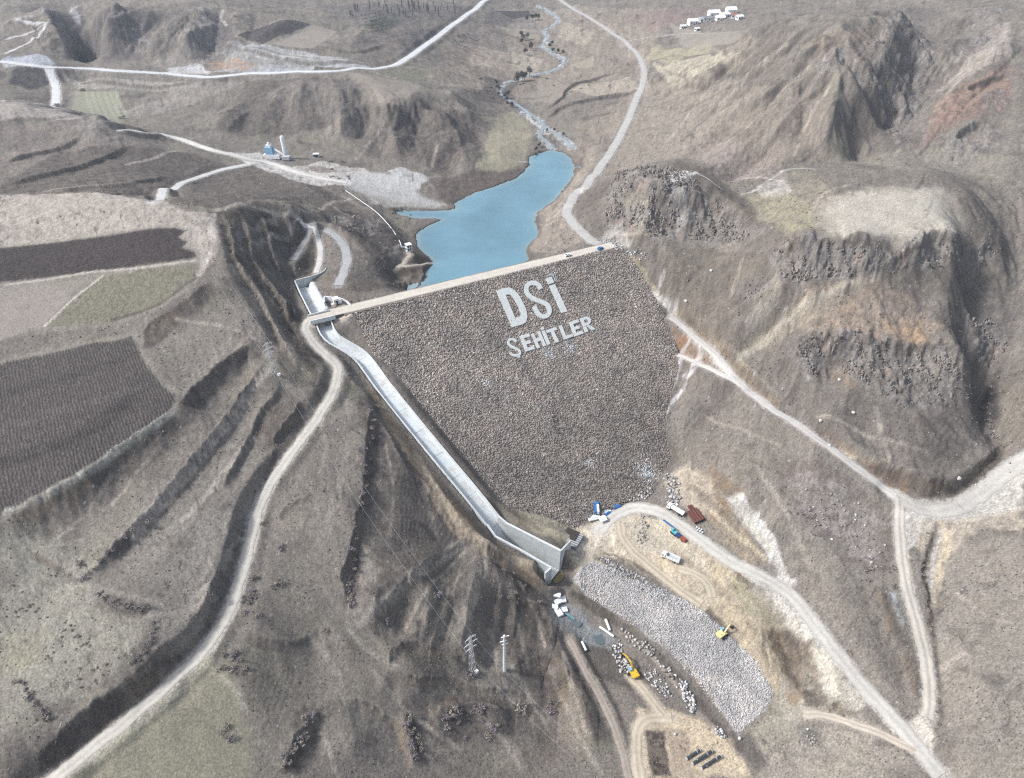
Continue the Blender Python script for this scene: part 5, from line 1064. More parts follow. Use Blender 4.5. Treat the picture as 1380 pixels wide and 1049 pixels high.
def ribbon(name, L, widths, mat, colour=None, lift=0.06, cols_=7, step=1.6, ragged=0.35, rut=0.0, kind='structure', crown=0.05, edge=None):
    L = np.asarray(L, float); sl = np.r_[0, np.cumsum(np.hypot(*np.diff(L[:, :2], axis=0).T))]
    m = max(int(sl[-1] / step), 6); t = np.linspace(0, sl[-1], m)
    P = np.stack([np.interp(t, sl, L[:, k]) for k in range(3)], 1)
    d = np.gradient(P[:, :2], axis=0); d /= np.linalg.norm(d, axis=1)[:, None] + 1e-9; nn = np.stack([d[:, 1], -d[:, 0]], 1)
    w = np.interp(t, sl, widths) if np.ndim(widths) else np.full(m, widths)
    wl = w / 2 * (1 + ragged * 0.6 * perlin(t / 5.0, t * 0 + 3.3, 5) + ragged * 0.35 * perlin(t / 1.7, t * 0 + 8.3, 6)); wr = w / 2 * (1 + ragged * 0.6 * perlin(t / 5.0, t * 0 + 13.3, 7) + ragged * 0.35 * perlin(t / 1.7, t * 0 + 18.3, 8))
    o = np.linspace(-1, 1, cols_)
    off = np.where(o[None, :] < 0, o[None, :] * wl[:, None], o[None, :] * wr[:, None])
    x = P[:, None, 0] + nn[:, None, 0] * off; y = P[:, None, 1] + nn[:, None, 1] * off
    rad = np.hypot(x, y - OY)
    z = GB(x.ravel(), y.ravel()).reshape(x.shape) + lift + 0.00022 * rad + crown * (1 - o[None, :] ** 2) * (0.4 + rad / 500)
    z[:, 0] -= lift; z[:, -1] -= lift
    q = (np.arange(m - 1)[:, None] * cols_ + np.arange(cols_ - 1)[None, :]).ravel()
    F_ = np.stack([q, q + 1, q + cols_ + 1, q + cols_], 1)
    cl = None
    if colour is not None:
        base = np.broadcast_to(v3(colour), (m, cols_, 3)).copy()
        nz = fbm(x.ravel() / 7, y.ravel() / 7, 3, 210).reshape(x.shape); base *= (1 + 0.14 * nz + 0.05 * (RNG.random(x.shape) - .5))[:, :, None]
        tr = np.exp(-((np.abs(o) - 0.5) / 0.2) ** 2)[None, :] * (0.6 + 0.8 * (perlin(t / 14, t * 0, 9) * .5 + .5))[:, None]
        base *= (1 + 0.16 * rut * tr)[:, :, None]; base *= (1 - 0.22 * rut * np.exp(-(o / 0.22) ** 2)[None, :] * np.ones((m, 1)))[:, :, None]
        e = np.abs(o)[None, :] ** 4 * np.ones((m, 1)); base = base * (1 - 0.35 * e[:, :, None]) + v3((.27, .235, .195)) * 0.35 * e[:, :, None]
        cl = base.reshape(-1, 3)
    ob = np_mesh(name, np.stack([x, y, z], -1).reshape(-1, 3), F_, cl, mat, smooth=True)
    return tag(ob, kind=kind)
for nm, w, c_, rut, L in ROAD_W:
    ribbon(nm, L, w, M['road'], c_, cols_=9, rut=rut, step=1.4 if np.hypot(L[0, 0], L[0, 1]) < 500 else 3.0, ragged=0.22 if nm in ('highway', 'gravel_road') else 0.4)
ribbon('stream', GB.hit(*np.array(smooth_line(px(RIVER), 4)).T), 3.6, M['stream'], lift=0.10, ragged=1.2, step=3.0, crown=0.0)
ribbon('stream', GB.hit(*np.array(smooth_line(px('733,172 745,178 756,186 764,192 772,200'), 4)).T), 4.0, M['stream'], lift=0.1, ragged=0.9, step=3.0, crown=0.0)
# ------------------------------------------------------------------ loose stones: eight-cornered lumps, twelve triangles each
CUBE = np.array([(-1, -1, -1), (1, -1, -1), (1, 1, -1), (-1, 1, -1), (-1, -1, 1), (1, -1, 1), (1, 1, 1), (-1, 1, 1)], float) * 0.5
CUBE_F = np.array([(3, 2, 1, 0), (4, 5, 6, 7), (0, 1, 5, 4), (1, 2, 6, 5), (2, 3, 7, 6), (3, 0, 4, 7)])
def rocks(name, P, size, cols, mat, parent=None, flat_=(0.55, 0.95), rng=None, tilt=0.32):
    rng = rng or np.random.default_rng(len(P)); k = len(P)
    v = CUBE[None] * (1 + rng.uniform(-0.34, 0.34, (k, 8, 3)))
    v[:, 4:, :2] *= rng.uniform(0.45, 0.95, (k, 1, 1))
    v = v * np.stack([rng.uniform(0.8, 1.35, k), rng.uniform(0.7, 1.1, k), rng.uniform(*flat_, k)], 1)[:, None, :] * size[:, None, None]
    q = rng.normal(size=(k, 4)); q[:, 1:3] *= tilt; q /= np.linalg.norm(q, axis=1)[:, None]
    w, x, y, z = q.T
    Rm = np.stack([np.stack([1 - 2 * (y * y + z * z), 2 * (x * y - z * w), 2 * (x * z + y * w)], -1), np.stack([2 * (x * y + z * w), 1 - 2 * (x * x + z * z), 2 * (y * z - x * w)], -1), np.stack([2 * (x * z - y * w), 2 * (y * z + x * w), 1 - 2 * (x * x + y * y)], -1)], 1)
    v = np.einsum('kij,knj->kni', Rm, v) + P[:, None, :]
    f = (CUBE_F[None] + 8 * np.arange(k)[:, None, None]).reshape(-1, 4)
    return np_mesh(name, v.reshape(-1, 3), f, np.repeat(cols, 8, 0), mat, parent)
def scatter(P, per_m2, rng, inset=0.0):
    lo, hi = P[:, :2].min(0), P[:, :2].max(0); k = int((hi - lo).prod() * per_m2)
    x, y = rng.uniform(lo[0], hi[0], k), rng.uniform(lo[1], hi[1], k)
    i, d = poly_sd(x, y, P, 1); m = np.zeros(k, bool); m[i[d < -inset]] = True
    return x[m], y[m]
def stone_cols(k, rng, base, light, dark, x, y, pl=0.16, pd=0.2, warm=None):
    c = np.tile(v3(base), (k, 1)) * rng.uniform(0.78, 1.28, (k, 1))
    patch = fbm(x / 16, y / 16, 3, 300)
    r = rng.random(k)
    c[r < pl] = v3(light) * rng.uniform(0.75, 1.2, ((r < pl).sum(), 1)); c[r > 1 - pd] = v3(dark) * rng.uniform(0.7, 1.3, ((r > 1 - pd).sum(), 1))
    if warm is not None:
        wm = (rng.random(k) < np.clip(0.2 + 0.7 * patch, 0.02, 0.6)) & (r > pl); c[wm] = v3(warm) * rng.uniform(0.7, 1.25, (wm.sum(), 1))
    return (c * (1 + 0.42 * patch + 0.22 * fbm(x / 5, y / 5, 2, 301))[:, None]).astype(np.float32)

# ------------------------------------------------------------------ the dam
def dam_pt(s, q, z): p = DL[:2] + DA * s + DN * q; return (p[0], p[1], z)
dam = empty('dam', dam_pt(DLEN / 2, 0, ZC), math.atan2(DA[1], DA[0]), 'brown rockfill dam across the valley with a pale dirt road along its crest', 'dam')
dam.matrix_world = Matrix.Translation(dam.location)          # keep the axes of the world
dam.rotation_euler = (0, 0, 0)
off_ = Vector(dam.location)
def under(o, root):
    """parent without moving"""
    o.parent = root; o.matrix_parent_inverse = Matrix.Translation(-Vector(root.location)) @ Matrix.Identity(4) if root.rotation_euler.z == 0 else root.matrix_basis.inverted()
    return o
g_s, g_q = np.meshgrid(np.arange(10, 192, 1.5), np.arange(CREST_W / 2, 142, 1.5)); nx_ = g_s.shape[1]; sh_ = g_s.shape
fx = DL[0] + DA[0] * g_s.ravel() + DN[0] * g_q.ravel(); fy = DL[1] + DA[1] * g_s.ravel() + DN[1] * g_q.ravel()
fz_ = ZC - (g_q.ravel() - CREST_W / 2) / FACE + 0.25 * fbm(fx / 5, fy / 5, 3, 301)
i, d = poly_sd(fx, fy, FACE_P, 4); ok = np.zeros(len(fx), bool); ok[i[d + WOB2.mean() < 1.2]] = True
qd = (np.arange(sh_[0] - 1)[:, None] * nx_ + np.arange(nx_ - 1)[None, :]).ravel(); F_ = np.stack([qd, qd + 1, qd + nx_ + 1, qd + nx_], 1); F_ = F_[ok[F_].all(1)]
u_, inv = np.unique(F_, return_inverse=True)
fc = np.tile(v3((.25, .222, .20)), (len(u_), 1)) * (1 + 0.5 * fbm(fx[u_] / 2, fy[u_] / 2, 3, 302))[:, None]
under(np_mesh('downstream_face', np.stack([fx[u_], fy[u_], fz_[u_] - 0.15], 1), inv.reshape(-1, 4), np.clip(fc, .02, 1), M['stone']), dam)
# crest slab and the slope down into the lake
mb = MB(); cs = [(CREST_W / 2 + 0.6, ZC - 0.3), (CREST_W / 2 - 0.4, ZC), (-CREST_W / 2 + 0.4, ZC), (-CREST_W / 2 - 0.2, ZC - 0.3), (-CREST_W / 2 - 24, ZC - 16), (CREST_W / 2 + 0.6, ZC - 16)]
for s0, s1 in ((12, DLEN + 4),):
    vs = [dam_pt(s, q, z) for s in (s0, s1) for q, z in cs]; k = len(cs)
    mb.add(vs, [tuple(range(k)), tuple(range(k, 2 * k))] + [(i, (i + 1) % k, k + (i + 1) % k, k + i) for i in range(k)])
under(mb.build('upstream_face', mat_plain('rockfill', (.20, .172, .15), 0.95, 0.3, 1.2, bump=0.5)), dam)
CRL = np.array([dam_pt(s, 0.12 * math.sin(s / 20), ZC) for s in np.linspace(-14, DLEN + 8, 90)])
def slab_ribbon(name, L, w, z, colour, parent, rut=0.5, cols_=9):
    L = np.asarray(L); d = np.gradient(L[:, :2], axis=0); d /= np.linalg.norm(d, axis=1)[:, None]; nn = np.stack([d[:, 1], -d[:, 0]], 1); o = np.linspace(-1, 1, cols_)
    rg = 1 + 0.07 * perlin(np.arange(len(L)) / 1.7, np.zeros(len(L)) + .5, 7)
    x = L[:, None, 0] + nn[:, None, 0] * o * w / 2 * rg[:, None]; y = L[:, None, 1] + nn[:, None, 1] * o * w / 2 * rg[:, None]
    zz = np.broadcast_to(z + 0.06 * (1 - o ** 2)[None, :] - 0.05 * (np.abs(o) > .99)[None, :], x.shape)
    c = np.broadcast_to(v3(colour), x.shape + (3,)) * (1 + 0.14 * fbm(x.ravel() / 6, y.ravel() / 6, 3, 310).reshape(x.shape) + 0.12 * rut * np.exp(-((np.abs(o) - .45) / .16) ** 2)[None, :] - 0.25 * (np.abs(o) > .9)[None, :])[:, :, None]
    q = (np.arange(len(L) - 1)[:, None] * cols_ + np.arange(cols_ - 1)[None, :]).ravel()
    return np_mesh(name, np.stack([x, y, zz], -1).reshape(-1, 3), np.stack([q, q + 1, q + cols_ + 1, q + cols_], 1), c.reshape(-1, 3), M['road'], smooth=True)
under(slab_ribbon('crest_road', CRL[9:], 7.6, ZC + 0.05, (.50, .465, .41), dam), dam)
rg = np.random.default_rng(21)
x, y = scatter(FACE_P, 2.9, rg, -0.6)
z = dam_z(x, y); s_, q_ = dam_sq(x, y)
sz = rg.uniform(0.38, 0.78, len(x)) * (1 + 0.35 * (rg.random(len(x)) < 0.06)) * (1 + 0.15 * sm(60, 20, q_))
cc = stone_cols(len(x), rg, (.30, .266, .24), (.46, .425, .385), (.175, .16, .15), x, y, 0.12, 0.12, (.31, .25, .21))
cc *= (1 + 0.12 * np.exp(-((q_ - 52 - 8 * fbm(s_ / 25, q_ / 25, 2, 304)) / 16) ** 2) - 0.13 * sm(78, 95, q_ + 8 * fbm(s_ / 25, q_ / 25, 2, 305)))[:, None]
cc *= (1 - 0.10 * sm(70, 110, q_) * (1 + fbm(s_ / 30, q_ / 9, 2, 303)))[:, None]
fresh = np.zeros(len(x))
for uv, r_ in (((768, 467), 3.0), ((655, 517), 2.2), ((872, 637), 4.2), ((745, 372), 2.2), ((880, 640), 2.5), ((795, 625), 2.0), ((740, 475), 3.0)):
    p = on_face(*uv); fresh = np.maximum(fresh, np.exp(-((x - p[0]) ** 2 + (y - p[1]) ** 2) / r_ ** 2))
m = rg.random(len(x)) < fresh * 1.1; cc[m] = v3((.52, .53, .54)) * rg.uniform(.7, 1.2, (m.sum(), 1))
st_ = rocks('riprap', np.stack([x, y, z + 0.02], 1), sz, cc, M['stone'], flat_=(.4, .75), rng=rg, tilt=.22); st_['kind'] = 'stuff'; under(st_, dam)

# ------------------------------------------------------------------ letters of pale stone on the face
FN = np.array([DN[0] / FACE, DN[1] / FACE, 1.0]); FN /= np.linalg.norm(FN)
def stroke(path, w, closed=False):
    """outline of a broad pen stroke"""
    p = smooth_line(path, 5) ; d = np.gradient(p, axis=0); d /= np.linalg.norm(d, axis=1)[:, None]; nn = np.stack([d[:, 1], -d[:, 0]], 1)
    return np.vstack([p + nn * w / 2, (p - nn * w / 2)[::-1]]), len(p)
def letter(label, outlines, thick=0.62):
    """outlines in photo points; each: list of points or ('ring', outer, inner) or ('stroke', path, width)"""
    top = MB()
    for ol in outlines:
        if ol[0] == 'stroke':
            o_, m_ = stroke(ol[1], ol[2]); A = [on_face(*p) for p in o_[:m_]]; B = [on_face(*p) for p in o_[m_:][::-1]]
        elif ol[0] == 'ring': A = [on_face(*p) for p in ol[1]]; B = [on_face(*p) for p in ol[2]]; A.append(A[0]); B.append(B[0])
        else:
            A = [on_face(*p) for p in ol]; k = len(A); base = [a - FN * 0.3 for a in A]; up = [a + FN * thick for a in A]
            top.add(base + up, [tuple(range(k)), tuple(range(k, 2 * k))] + [(i, (i + 1) % k, k + (i + 1) % k, k + i) for i in range(k)]); continue
        k = len(A); vs = [a - FN * 0.3 for a in A] + [b - FN * 0.3 for b in B] + [a + FN * thick for a in A] + [b + FN * thick for b in B]; fs = []
        for i in range(k - 1): fs += [(2 * k + i, 2 * k + i + 1, 3 * k + i + 1, 3 * k + i), (i, i + 1, 2 * k + i + 1, 2 * k + i), (k + i, k + i + 1, 3 * k + i + 1, 3 * k + i), (i, i + 1, k + i + 1, k + i)]
        if ol[0] == 'stroke': fs += [(0, k, 3 * k, 2 * k), (k - 1, 2 * k - 1, 4 * k - 1, 3 * k - 1)]
        top.add(vs, fs)
    c = np.mean(top.v, 0); top.v = [tuple(np.array(p) - c) for p in top.v]
    o = top.build('letter', M['letter']); o.location = c
    return tag(o, label, 'letter', 'pale letters laid on the dam face')
def z3(pts): return [(640 + a / 6.9, 350 + b / 6.9) for a, b in pts]
def cell(pts, TL_, TR_, BL_):
    T, Rr, B = (np.array(z3([p])[0]) for p in (TL_, TR_, BL_))
    return [tuple(T + (Rr - T) * a + (B - T) * b) for a, b in pts]
letter('tall pale letter D, first of the big top word', [('ring', z3([(198, 297), (250, 273), (318, 264), (365, 290), (405, 332), (440, 395), (475, 465), (487, 535), (474, 588), (440, 608), (392, 622), (345, 633)]),
       z3([(284, 334), (300, 330), (326, 332), (345, 346), (362, 372), (385, 412), (408, 455), (424, 500), (424, 525), (412, 536), (395, 541), (372, 546)]))])
letter('tall pale letter S, in the middle of the big top word', [('stroke', z3([(612, 278), (588, 240), (545, 222), (500, 232), (476, 270), (490, 325), (540, 368), (610, 395), (668, 425), (692, 470), (680, 515), (640, 535), (600, 520), (570, 480), (548, 440)]), 6.0)])
letter('tall pale letter İ with its square dot, last of the big top word', [z3([(657, 180), (710, 167), (736, 218), (684, 236)]), z3([(690, 250), (742, 233), (860, 488), (803, 502)])])
EB = [(0, 0), (1, 0), (1, .2), (.34, .2), (.34, .4), (.86, .4), (.86, .6), (.34, .6), (.34, .8), (1, .8), (1, 1), (0, 1)]
letter('small pale letter Ş with a cedilla, starting the lower word', [('stroke', z3([(385, 768), (352, 745), (315, 755), (312, 788), (350, 820), (400, 842), (418, 875), (395, 895), (350, 893), (326, 868)]), 3.2), z3([(388, 900), (412, 893), (424, 912), (402, 920)])])
letter('small pale letter E, between the Ş and the H', [cell(EB, (413, 717), (500, 690), (470, 862))])
letter('small pale letter H, third of the lower word', [cell([(0, 0), (.3, 0), (.3, .38), (.7, .38), (.7, 0), (1, 0), (1, 1), (.7, 1), (.7, .6), (.3, .6), (.3, 1), (0, 1)], (520, 698), (604, 670), (578, 832))])
letter('small pale dotted letter İ, right of the H', [cell([(0, 0), (1, 0), (1, .14), (0, .14)], (606, 640), (634, 629), (672, 800)), cell([(0, .2), (1, .2), (1, 1), (0, 1)], (606, 640), (634, 629), (672, 800))])
letter('small pale letter T, in the middle of the lower word', [cell([(0, 0), (1, 0), (1, .2), (.66, .2), (.66, 1), (.34, 1), (.34, .2), (0, .2)], (658, 664), (752, 632), (720, 790))])
letter('small pale letter L, between the T and the last E', [cell([(0, 0), (.32, 0), (.32, .8), (1, .8), (1, 1), (0, 1)], (778, 622), (862, 592), (828, 750))])
letter('small pale letter E, last but one of the lower word', [cell(EB, (873, 590), (958, 560), (922, 722))])
letter('small pale letter R, ending the lower word', [('ring', cell([(0, 0), (.62, 0), (.9, .1), (1, .28), (.9, .46), (.62, .57), (.0, .6)], (972, 553), (1062, 525), (1025, 682)), cell([(.3, .18), (.58, .18), (.68, .22), (.71, .29), (.68, .36), (.58, .40), (.3, .42)], (972, 553), (1062, 525), (1025, 682))),
       cell([(0, .61), (.3, .61), (.3, 1), (0, 1)], (972, 553), (1062, 525), (1025, 682)), cell([(.36, .6), (.64, .6), (1.05, 1), (.70, 1)], (972, 553), (1062, 525), (1025, 682))])

# ------------------------------------------------------------------ spillway
spw = empty('spillway', tuple(SL[0]), 0, 'long pale concrete spillway chute running down the left side of the dam', 'spillway')
def inter(A, B, z): return [((a + b) / 2)[:2].tolist() for a, b in zip(A, B)]
def floor_strip(name, A, B, za, mat, thick=0.5):
    mb = MB(); k = len(A)
    for (a, b, z) in zip(A, B, za): mb.v.extend([(a[0], a[1], z), (b[0], b[1], z), (b[0], b[1], z - thick), (a[0], a[1], z - thick)])
    for i in range(k - 1):
        o = 4 * i
        for j in range(4): mb.f.append((o + j, o + (j + 1) % 4, o + 4 + (j + 1) % 4, o + 4 + j))
    mb.f += [(3, 2, 1, 0), (4 * k - 4, 4 * k - 3, 4 * k - 2, 4 * k - 1)]
    return under(mb.build(name, mat), spw)
SLs, SRs, FLs = SL, SR, SPILL[:, 5]
# floor slabs, one per bay
nb = 20; kk = np.linspace(0, len(SLs) - 1, nb + 1)
def at_k(A, k): return np.stack([np.interp(k, np.arange(len(A)), A[:, j]) for j in range(A.shape[1])], -1)
for b_ in range(nb):
    ks = np.linspace(kk[b_] + (0.028 if b_ else 0), kk[b_ + 1], 4)
    fl = np.interp(ks, np.arange(len(FLs)), FLs)
    floor_strip('floor_slab', at_k(SLs, ks), at_k(SRs, ks), fl, M['chute_floor'])
for L_, sd_ in ((SLs, 0.5), (SRs, -0.5)): under(MB().wall(L_, 0.6, list(FLs - 1.6), sd_).build('side_wall', M['concrete_pale']), spw)
for L_, nm_ in ((BL, 'basin_wall'), (BR, 'basin_wall')): under(MB().wall(L_, 0.8, BFLOOR - 1.0).build(nm_, M['concrete']), spw)
for L_ in (WING_L, WING_R): under(MB().wall(L_, 0.8, BFLOOR - 1.0).build('wing_wall', M['concrete']), spw)
ka = np.linspace(0, 3, 8); dz_ = np.interp(ka, [0, 0.5, 1.0, 1.6, 3], [FLs[-1], 4.5, 0.5, BFLOOR, BFLOOR])
floor_strip('basin_floor', at_k(BL, ka), at_k(BR, ka), dz_, M['chute_floor'])
def rim(L_, z=0.06, w=0.9): return MB().wall([Vector(p) + Vector((0, 0, z)) for p in L_], w, [p[2] - 0.35 for p in L_])
for L_ in (BL, BR): under(rim(L_).build('coping', M['concrete_pale']), spw)
# side channel and weir
und = M['concrete_pale']
under(MB().wall(TL, 0.6, TFLOOR - 1).build('channel_wall', und), spw)
TE = smooth_line(TEND, 4); under(MB().wall(TE, 0.6, TFLOOR - 1).build('end_wall', M['concrete']), spw)
tb = [TL[0] * (1 - t) + TL[-1] * t for t in (0, .33, .66, 1)]
floor_strip('channel_floor', TL, WEIR, [TFLOOR + .4, TFLOOR + .3, TFLOOR + .2, TFLOOR + .1], M['chute_floor'])
mb = MB(); prof = [(-2.6, TFLOOR - .5), (-1.7, 58.3), (-1.0, 59.3), (-0.3, 59.75), (0.4, 59.8), (1.2, 59.5), (2.2, 58.6), (2.4, TFLOOR - .5)]
WS = smooth_line(WEIR, 3); k = len(prof)
for i, p in enumerate(WS):
    d = WS[min(i + 1, len(WS) - 1)] - WS[max(i - 1, 0)]; d /= np.hypot(d[0], d[1]); nn = np.array([d[1], -d[0]])
    mb.v.extend([(p[0] - nn[0] * a, p[1] - nn[1] * a, z) for a, z in prof])
for i in range(len(WS) - 1):
    for j in range(k): mb.f.append((i * k + j, i * k + (j + 1) % k, (i + 1) * k + (j + 1) % k, (i + 1) * k + j))
mb.f += [tuple(range(k)), tuple(range(len(WS) * k - k, len(WS) * k))]
under(mb.build('overflow_weir', und, smooth=True), spw)

# bridge over the channel
br = empty('bridge', dam_pt(0, 0, ZC), 0, 'short concrete road bridge over the top of the spillway chute', 'bridge')
bl = at_z(np.array([420., 440, 446.7, 424.]), np.array([425.5, 420.5, 428.5, 433.5]), np.full(4, 62.15))
mb = MB(); b4 = [Vector(p) for p in bl]; ex = (b4[1] - b4[0]).normalized() * 2.0
c4 = [b4[0] - ex, b4[1] + ex, b4[2] + ex, b4[3] - ex]
mb.add([tuple(p) for p in c4] + [(p.x, p.y, p.z - 0.9) for p in c4], [(0, 1, 2, 3), (7, 6, 5, 4), (0, 4, 5, 1), (1, 5, 6, 2), (2, 6, 7, 3), (3, 7, 4, 0)])
under(mb.build('deck', M['concrete']), br)
for a, b in ((0, 1), (3, 2)):
    L_ = [c4[a] + Vector((0, 0, .95)), c4[b] + Vector((0, 0, .95))]; under(MB().wall(L_, 0.35, ZC - 1.2).build('parapet', M['concrete_pale']), br)
cm = (c4[0] + c4[3]) / 2, (c4[1] + c4[2]) / 2
under(slab_ribbon('road_surface', np.array([tuple(cm[0].lerp(cm[1], t)) for t in np.linspace(-0.02, 1.02, 8)]), 6.6, 62.2, (.50, .46, .40), br), br)
ob = slab_ribbon('dirt_road', CRL[8:14], 7.0, 61.72, (.50, .46, .40), None); ob['kind'] = 'structure'
# ------------------------------------------------------------------ broken rock standing out of the crags, tussocks on the slopes
g = np.random.default_rng(61)
px_, py_, sz_ = [], [], []
for P, h in CRAG_P:
    if h < 1.0 or np.hypot(P[:, 0], P[:, 1] - OY).mean() > 580: continue
    x, y = scatter(P, 1.7 if h > 1.9 else 0.5, g, 0.5)
    r_ = np.hypot(x, y - OY); cl = fbm((x + .35 * y) / 4.5, y / 13, 3, 330) + .5 * fbm(x / 16, y / 12, 2, 331); k = (cl > (.10 if h > 1.9 else .24)) & (g.random(len(x)) < np.clip(400 / r_, .2, 1) ** 2.4)
    px_.append(x[k]); py_.append(y[k]); sz_.append(g.uniform(.4, .85, k.sum()) * np.clip(r_[k] / 400, .9, 2.0))
x, y, sz = np.concatenate(px_), np.concatenate(py_), np.concatenate(sz_)
c = stone_cols(len(x), g, (.205, .19, .176), (.26, .246, .23), (.15, .142, .136), x, y, .1, .15, (.225, .18, .15))
o = rocks('rock_outcrop', np.stack([x, y, GB(x, y) - .1 * sz], 1), sz, c, M['rock'], flat_=(2.0, 4.2), rng=g, tilt=.14); o['kind'] = 'stuff'
# tussocks of dry grass and low scrub
m = 62000
th_ = g.uniform(-38, 38, m) * math.pi / 180; r_ = np.exp(g.uniform(math.log(195), math.log(620), m)); x, y = r_ * np.sin(th_), OY + r_ * np.cos(th_)
tn = fbm(x / 18, y / 18, 3, 340) + .5 * fbm(x / 5, y / 5, 2, 341)
fg = Grid(LR, TH, amp)(x, y)
k = (g.random(m) < np.clip(.28 + 1.1 * tn, .03, 1)) & (fg > .9) & (Grid(LR, TH, CL.mean(1))(x, y) < .225); x, y, r_ = x[k], y[k], r_[k]; m = len(x)
z = GB(x, y); s_ = g.uniform(.22, .55, m) * np.clip(r_ / 300, .8, 1.6)
a0 = g.uniform(0, 6.28, m); tri = np.stack([np.stack([np.cos(a0 + j * 2.094), np.sin(a0 + j * 2.094), np.full(m, -.25)], -1) for j in range(3)] + [np.stack([g.normal(0, .3, m), g.normal(0, .3, m), g.uniform(.5, 1.1, m)], -1)], 1)
v = tri * s_[:, None, None] + np.stack([x, y, z], 1)[:, None, :]
f = (np.array([(0, 1, 3), (1, 2, 3), (2, 0, 3)])[None] + 4 * np.arange(m)[:, None, None]).reshape(-1, 3)
c = np.where((g.random(m) < .55)[:, None], v3((.105, .094, .084)), v3((.22, .195, .155))) * g.uniform(.7, 1.3, (m, 1))
o = np_mesh('dry_grass', v.reshape(-1, 3), f, np.repeat(c, 4, 0), M['twig']); o['kind'] = 'stuff'
# ------------------------------------------------------------------ placing things on the ground
def spot(u, v, dz=0.0):
    p = GB.hit(u, v)[0]; return Vector((p[0], p[1], p[2] + dz))
def heading(u0, v0, u1, v1):
    a, b = spot(u0, v0), spot(u1, v1); return math.atan2(b.y - a.y, b.x - a.x)

# ------------------------------------------------------------------ stone beds and heaps (nobody could count them)
def stone_bed(name, outline, per, size, base, light, dark, lift=0.1, pl=.2, pd=.18, heap=0.0, warm=None):
    P = hitline(outline); g = np.random.default_rng(abs(hash(outline)) % 9999 if False else len(outline) * 7 + int(P[0, 0] * 10) % 97)
    x, y = scatter(P, per, g); z = GB(x, y)
    i, d = poly_sd(x, y, P, 1); dd = np.zeros(len(x)); dd[i] = -d
    k = dd + g.normal(0, 0.5, len(x)) > 0.1
    x, y, z, dd = x[k], y[k], z[k], dd[k]
    z = z + lift + np.minimum(dd, 5) * heap
    c = stone_cols(len(x), g, base, light, dark, x, y, pl, pd, warm)
    o = rocks(name, np.stack([x, y, z], 1), g.uniform(*size, len(x)), c, M['stone'], rng=g); return tag(o, kind='stuff')
stone_bed('riprap', '768,782 784,764 800,757 822,763 850,780 900,799 938,817 976,847 1016,892 1043,934 1032,955 996,991 974,964 944,925 904,880 860,847 822,822 790,802', 5.6, (.34, .62), (.40, .39, .385), (.50, .49, .48), (.27, .265, .265), .06, .2, .06, warm=(.42, .375, .34))
stone_bed('riprap', '806,750 824,754 860,774 905,800 926,815 918,820 880,806 850,788 818,768', 2.4, (.45, .8), (.33, .33, .335), (.50, .49, .48), (.14, .14, .14), .1)
stone_bed('riprap', '1000,872 1020,890 1040,925 1034,940 1016,905', 2.0, (.35, .6), (.44, .45, .46), (.55, .55, .55), (.25, .25, .25), .08)
stone_bed('boulders', '893,640 904,638 916,648 918,668 914,684 902,686 896,672 900,655', 1.1, (0.62, 1.3), (.36, .35, .34), (.55, .54, .52), (.14, .135, .13), .3)
stone_bed('boulders', '840,674 856,662 874,656 880,664 868,674 850,676', 1.21, (0.56, 1.1), (.34, .325, .31), (.52, .50, .47), (.14, .13, .125), .3)
stone_bed('boulders', '862,694 872,698 876,706 868,716 874,728 866,734 856,728 864,712', 0.88, (0.5, 0.99), (.36, .345, .325), (.52, .50, .46), (.16, .15, .14), .2)
stone_bed('boulders', '822,872 834,862 842,880 852,900 848,914 836,908 826,890', 1.21, (0.56, 1.1), (.40, .385, .38), (.60, .58, .56), (.15, .145, .14), .3)
stone_bed('boulders', '838,848 856,858 880,872 904,900 920,925 914,930 890,900 868,882 848,866', 0.704, (0.56, 1.1), (.42, .405, .39), (.60, .58, .55), (.17, .16, .155), .3)
stone_bed('boulders', '862,905 880,900 896,915 908,938 900,944 884,930', 1.32, (0.43, 0.86), (.40, .39, .385), (.58, .57, .55), (.16, .16, .155), .2)
stone_bed('boulders', '914,908 922,916 934,938 940,956 930,962 920,944', 1.54, (0.56, 1.1), (.46, .45, .45), (.64, .63, .62), (.17, .17, .17), .35)
stone_bed('boulders', '960,978 972,982 982,994 972,996 962,988', 1.54, (0.5, 0.92), (.46, .45, .45), (.62, .61, .60), (.17, .17, .17), .2)
stone_bed('boulders', '1084,976 1096,990 1104,1002 1094,1006 1084,992', 0.88, (0.5, 0.92), (.30, .29, .275), (.48, .46, .43), (.12, .115, .11), .2)
stone_bed('boulders', '1070,660 1150,670 1195,720 1190,780 1150,760 1110,720 1080,690', 0.0616, (0.43, 1.1), (.36, .34, .325), (.52, .50, .48), (.17, .16, .155), .2)
stone_bed('boulders', '905,232 935,232 928,248 900,250', 0.264, (0.5, 1.1), (.45, .44, .42), (.58, .57, .55), (.2, .2, .2), .2)
stone_bed('boulders', '842,340 860,330 880,345 862,352', 0.55, (0.5, 1.1), (.42, .41, .41), (.58, .57, .57), (.17, .17, .17), .2)
stone_bed('boulders', '806,322 835,325 842,340 820,338', 0.66, (0.43, 0.86), (.45, .44, .44), (.60, .59, .60), (.18, .18, .18), .2)
stone_bed('boulders', '1300,650 1362,620 1362,650 1330,660', 0.066, (0.43, 0.92), (.46, .45, .43), (.6, .6, .58), (.2, .2, .2), .2)

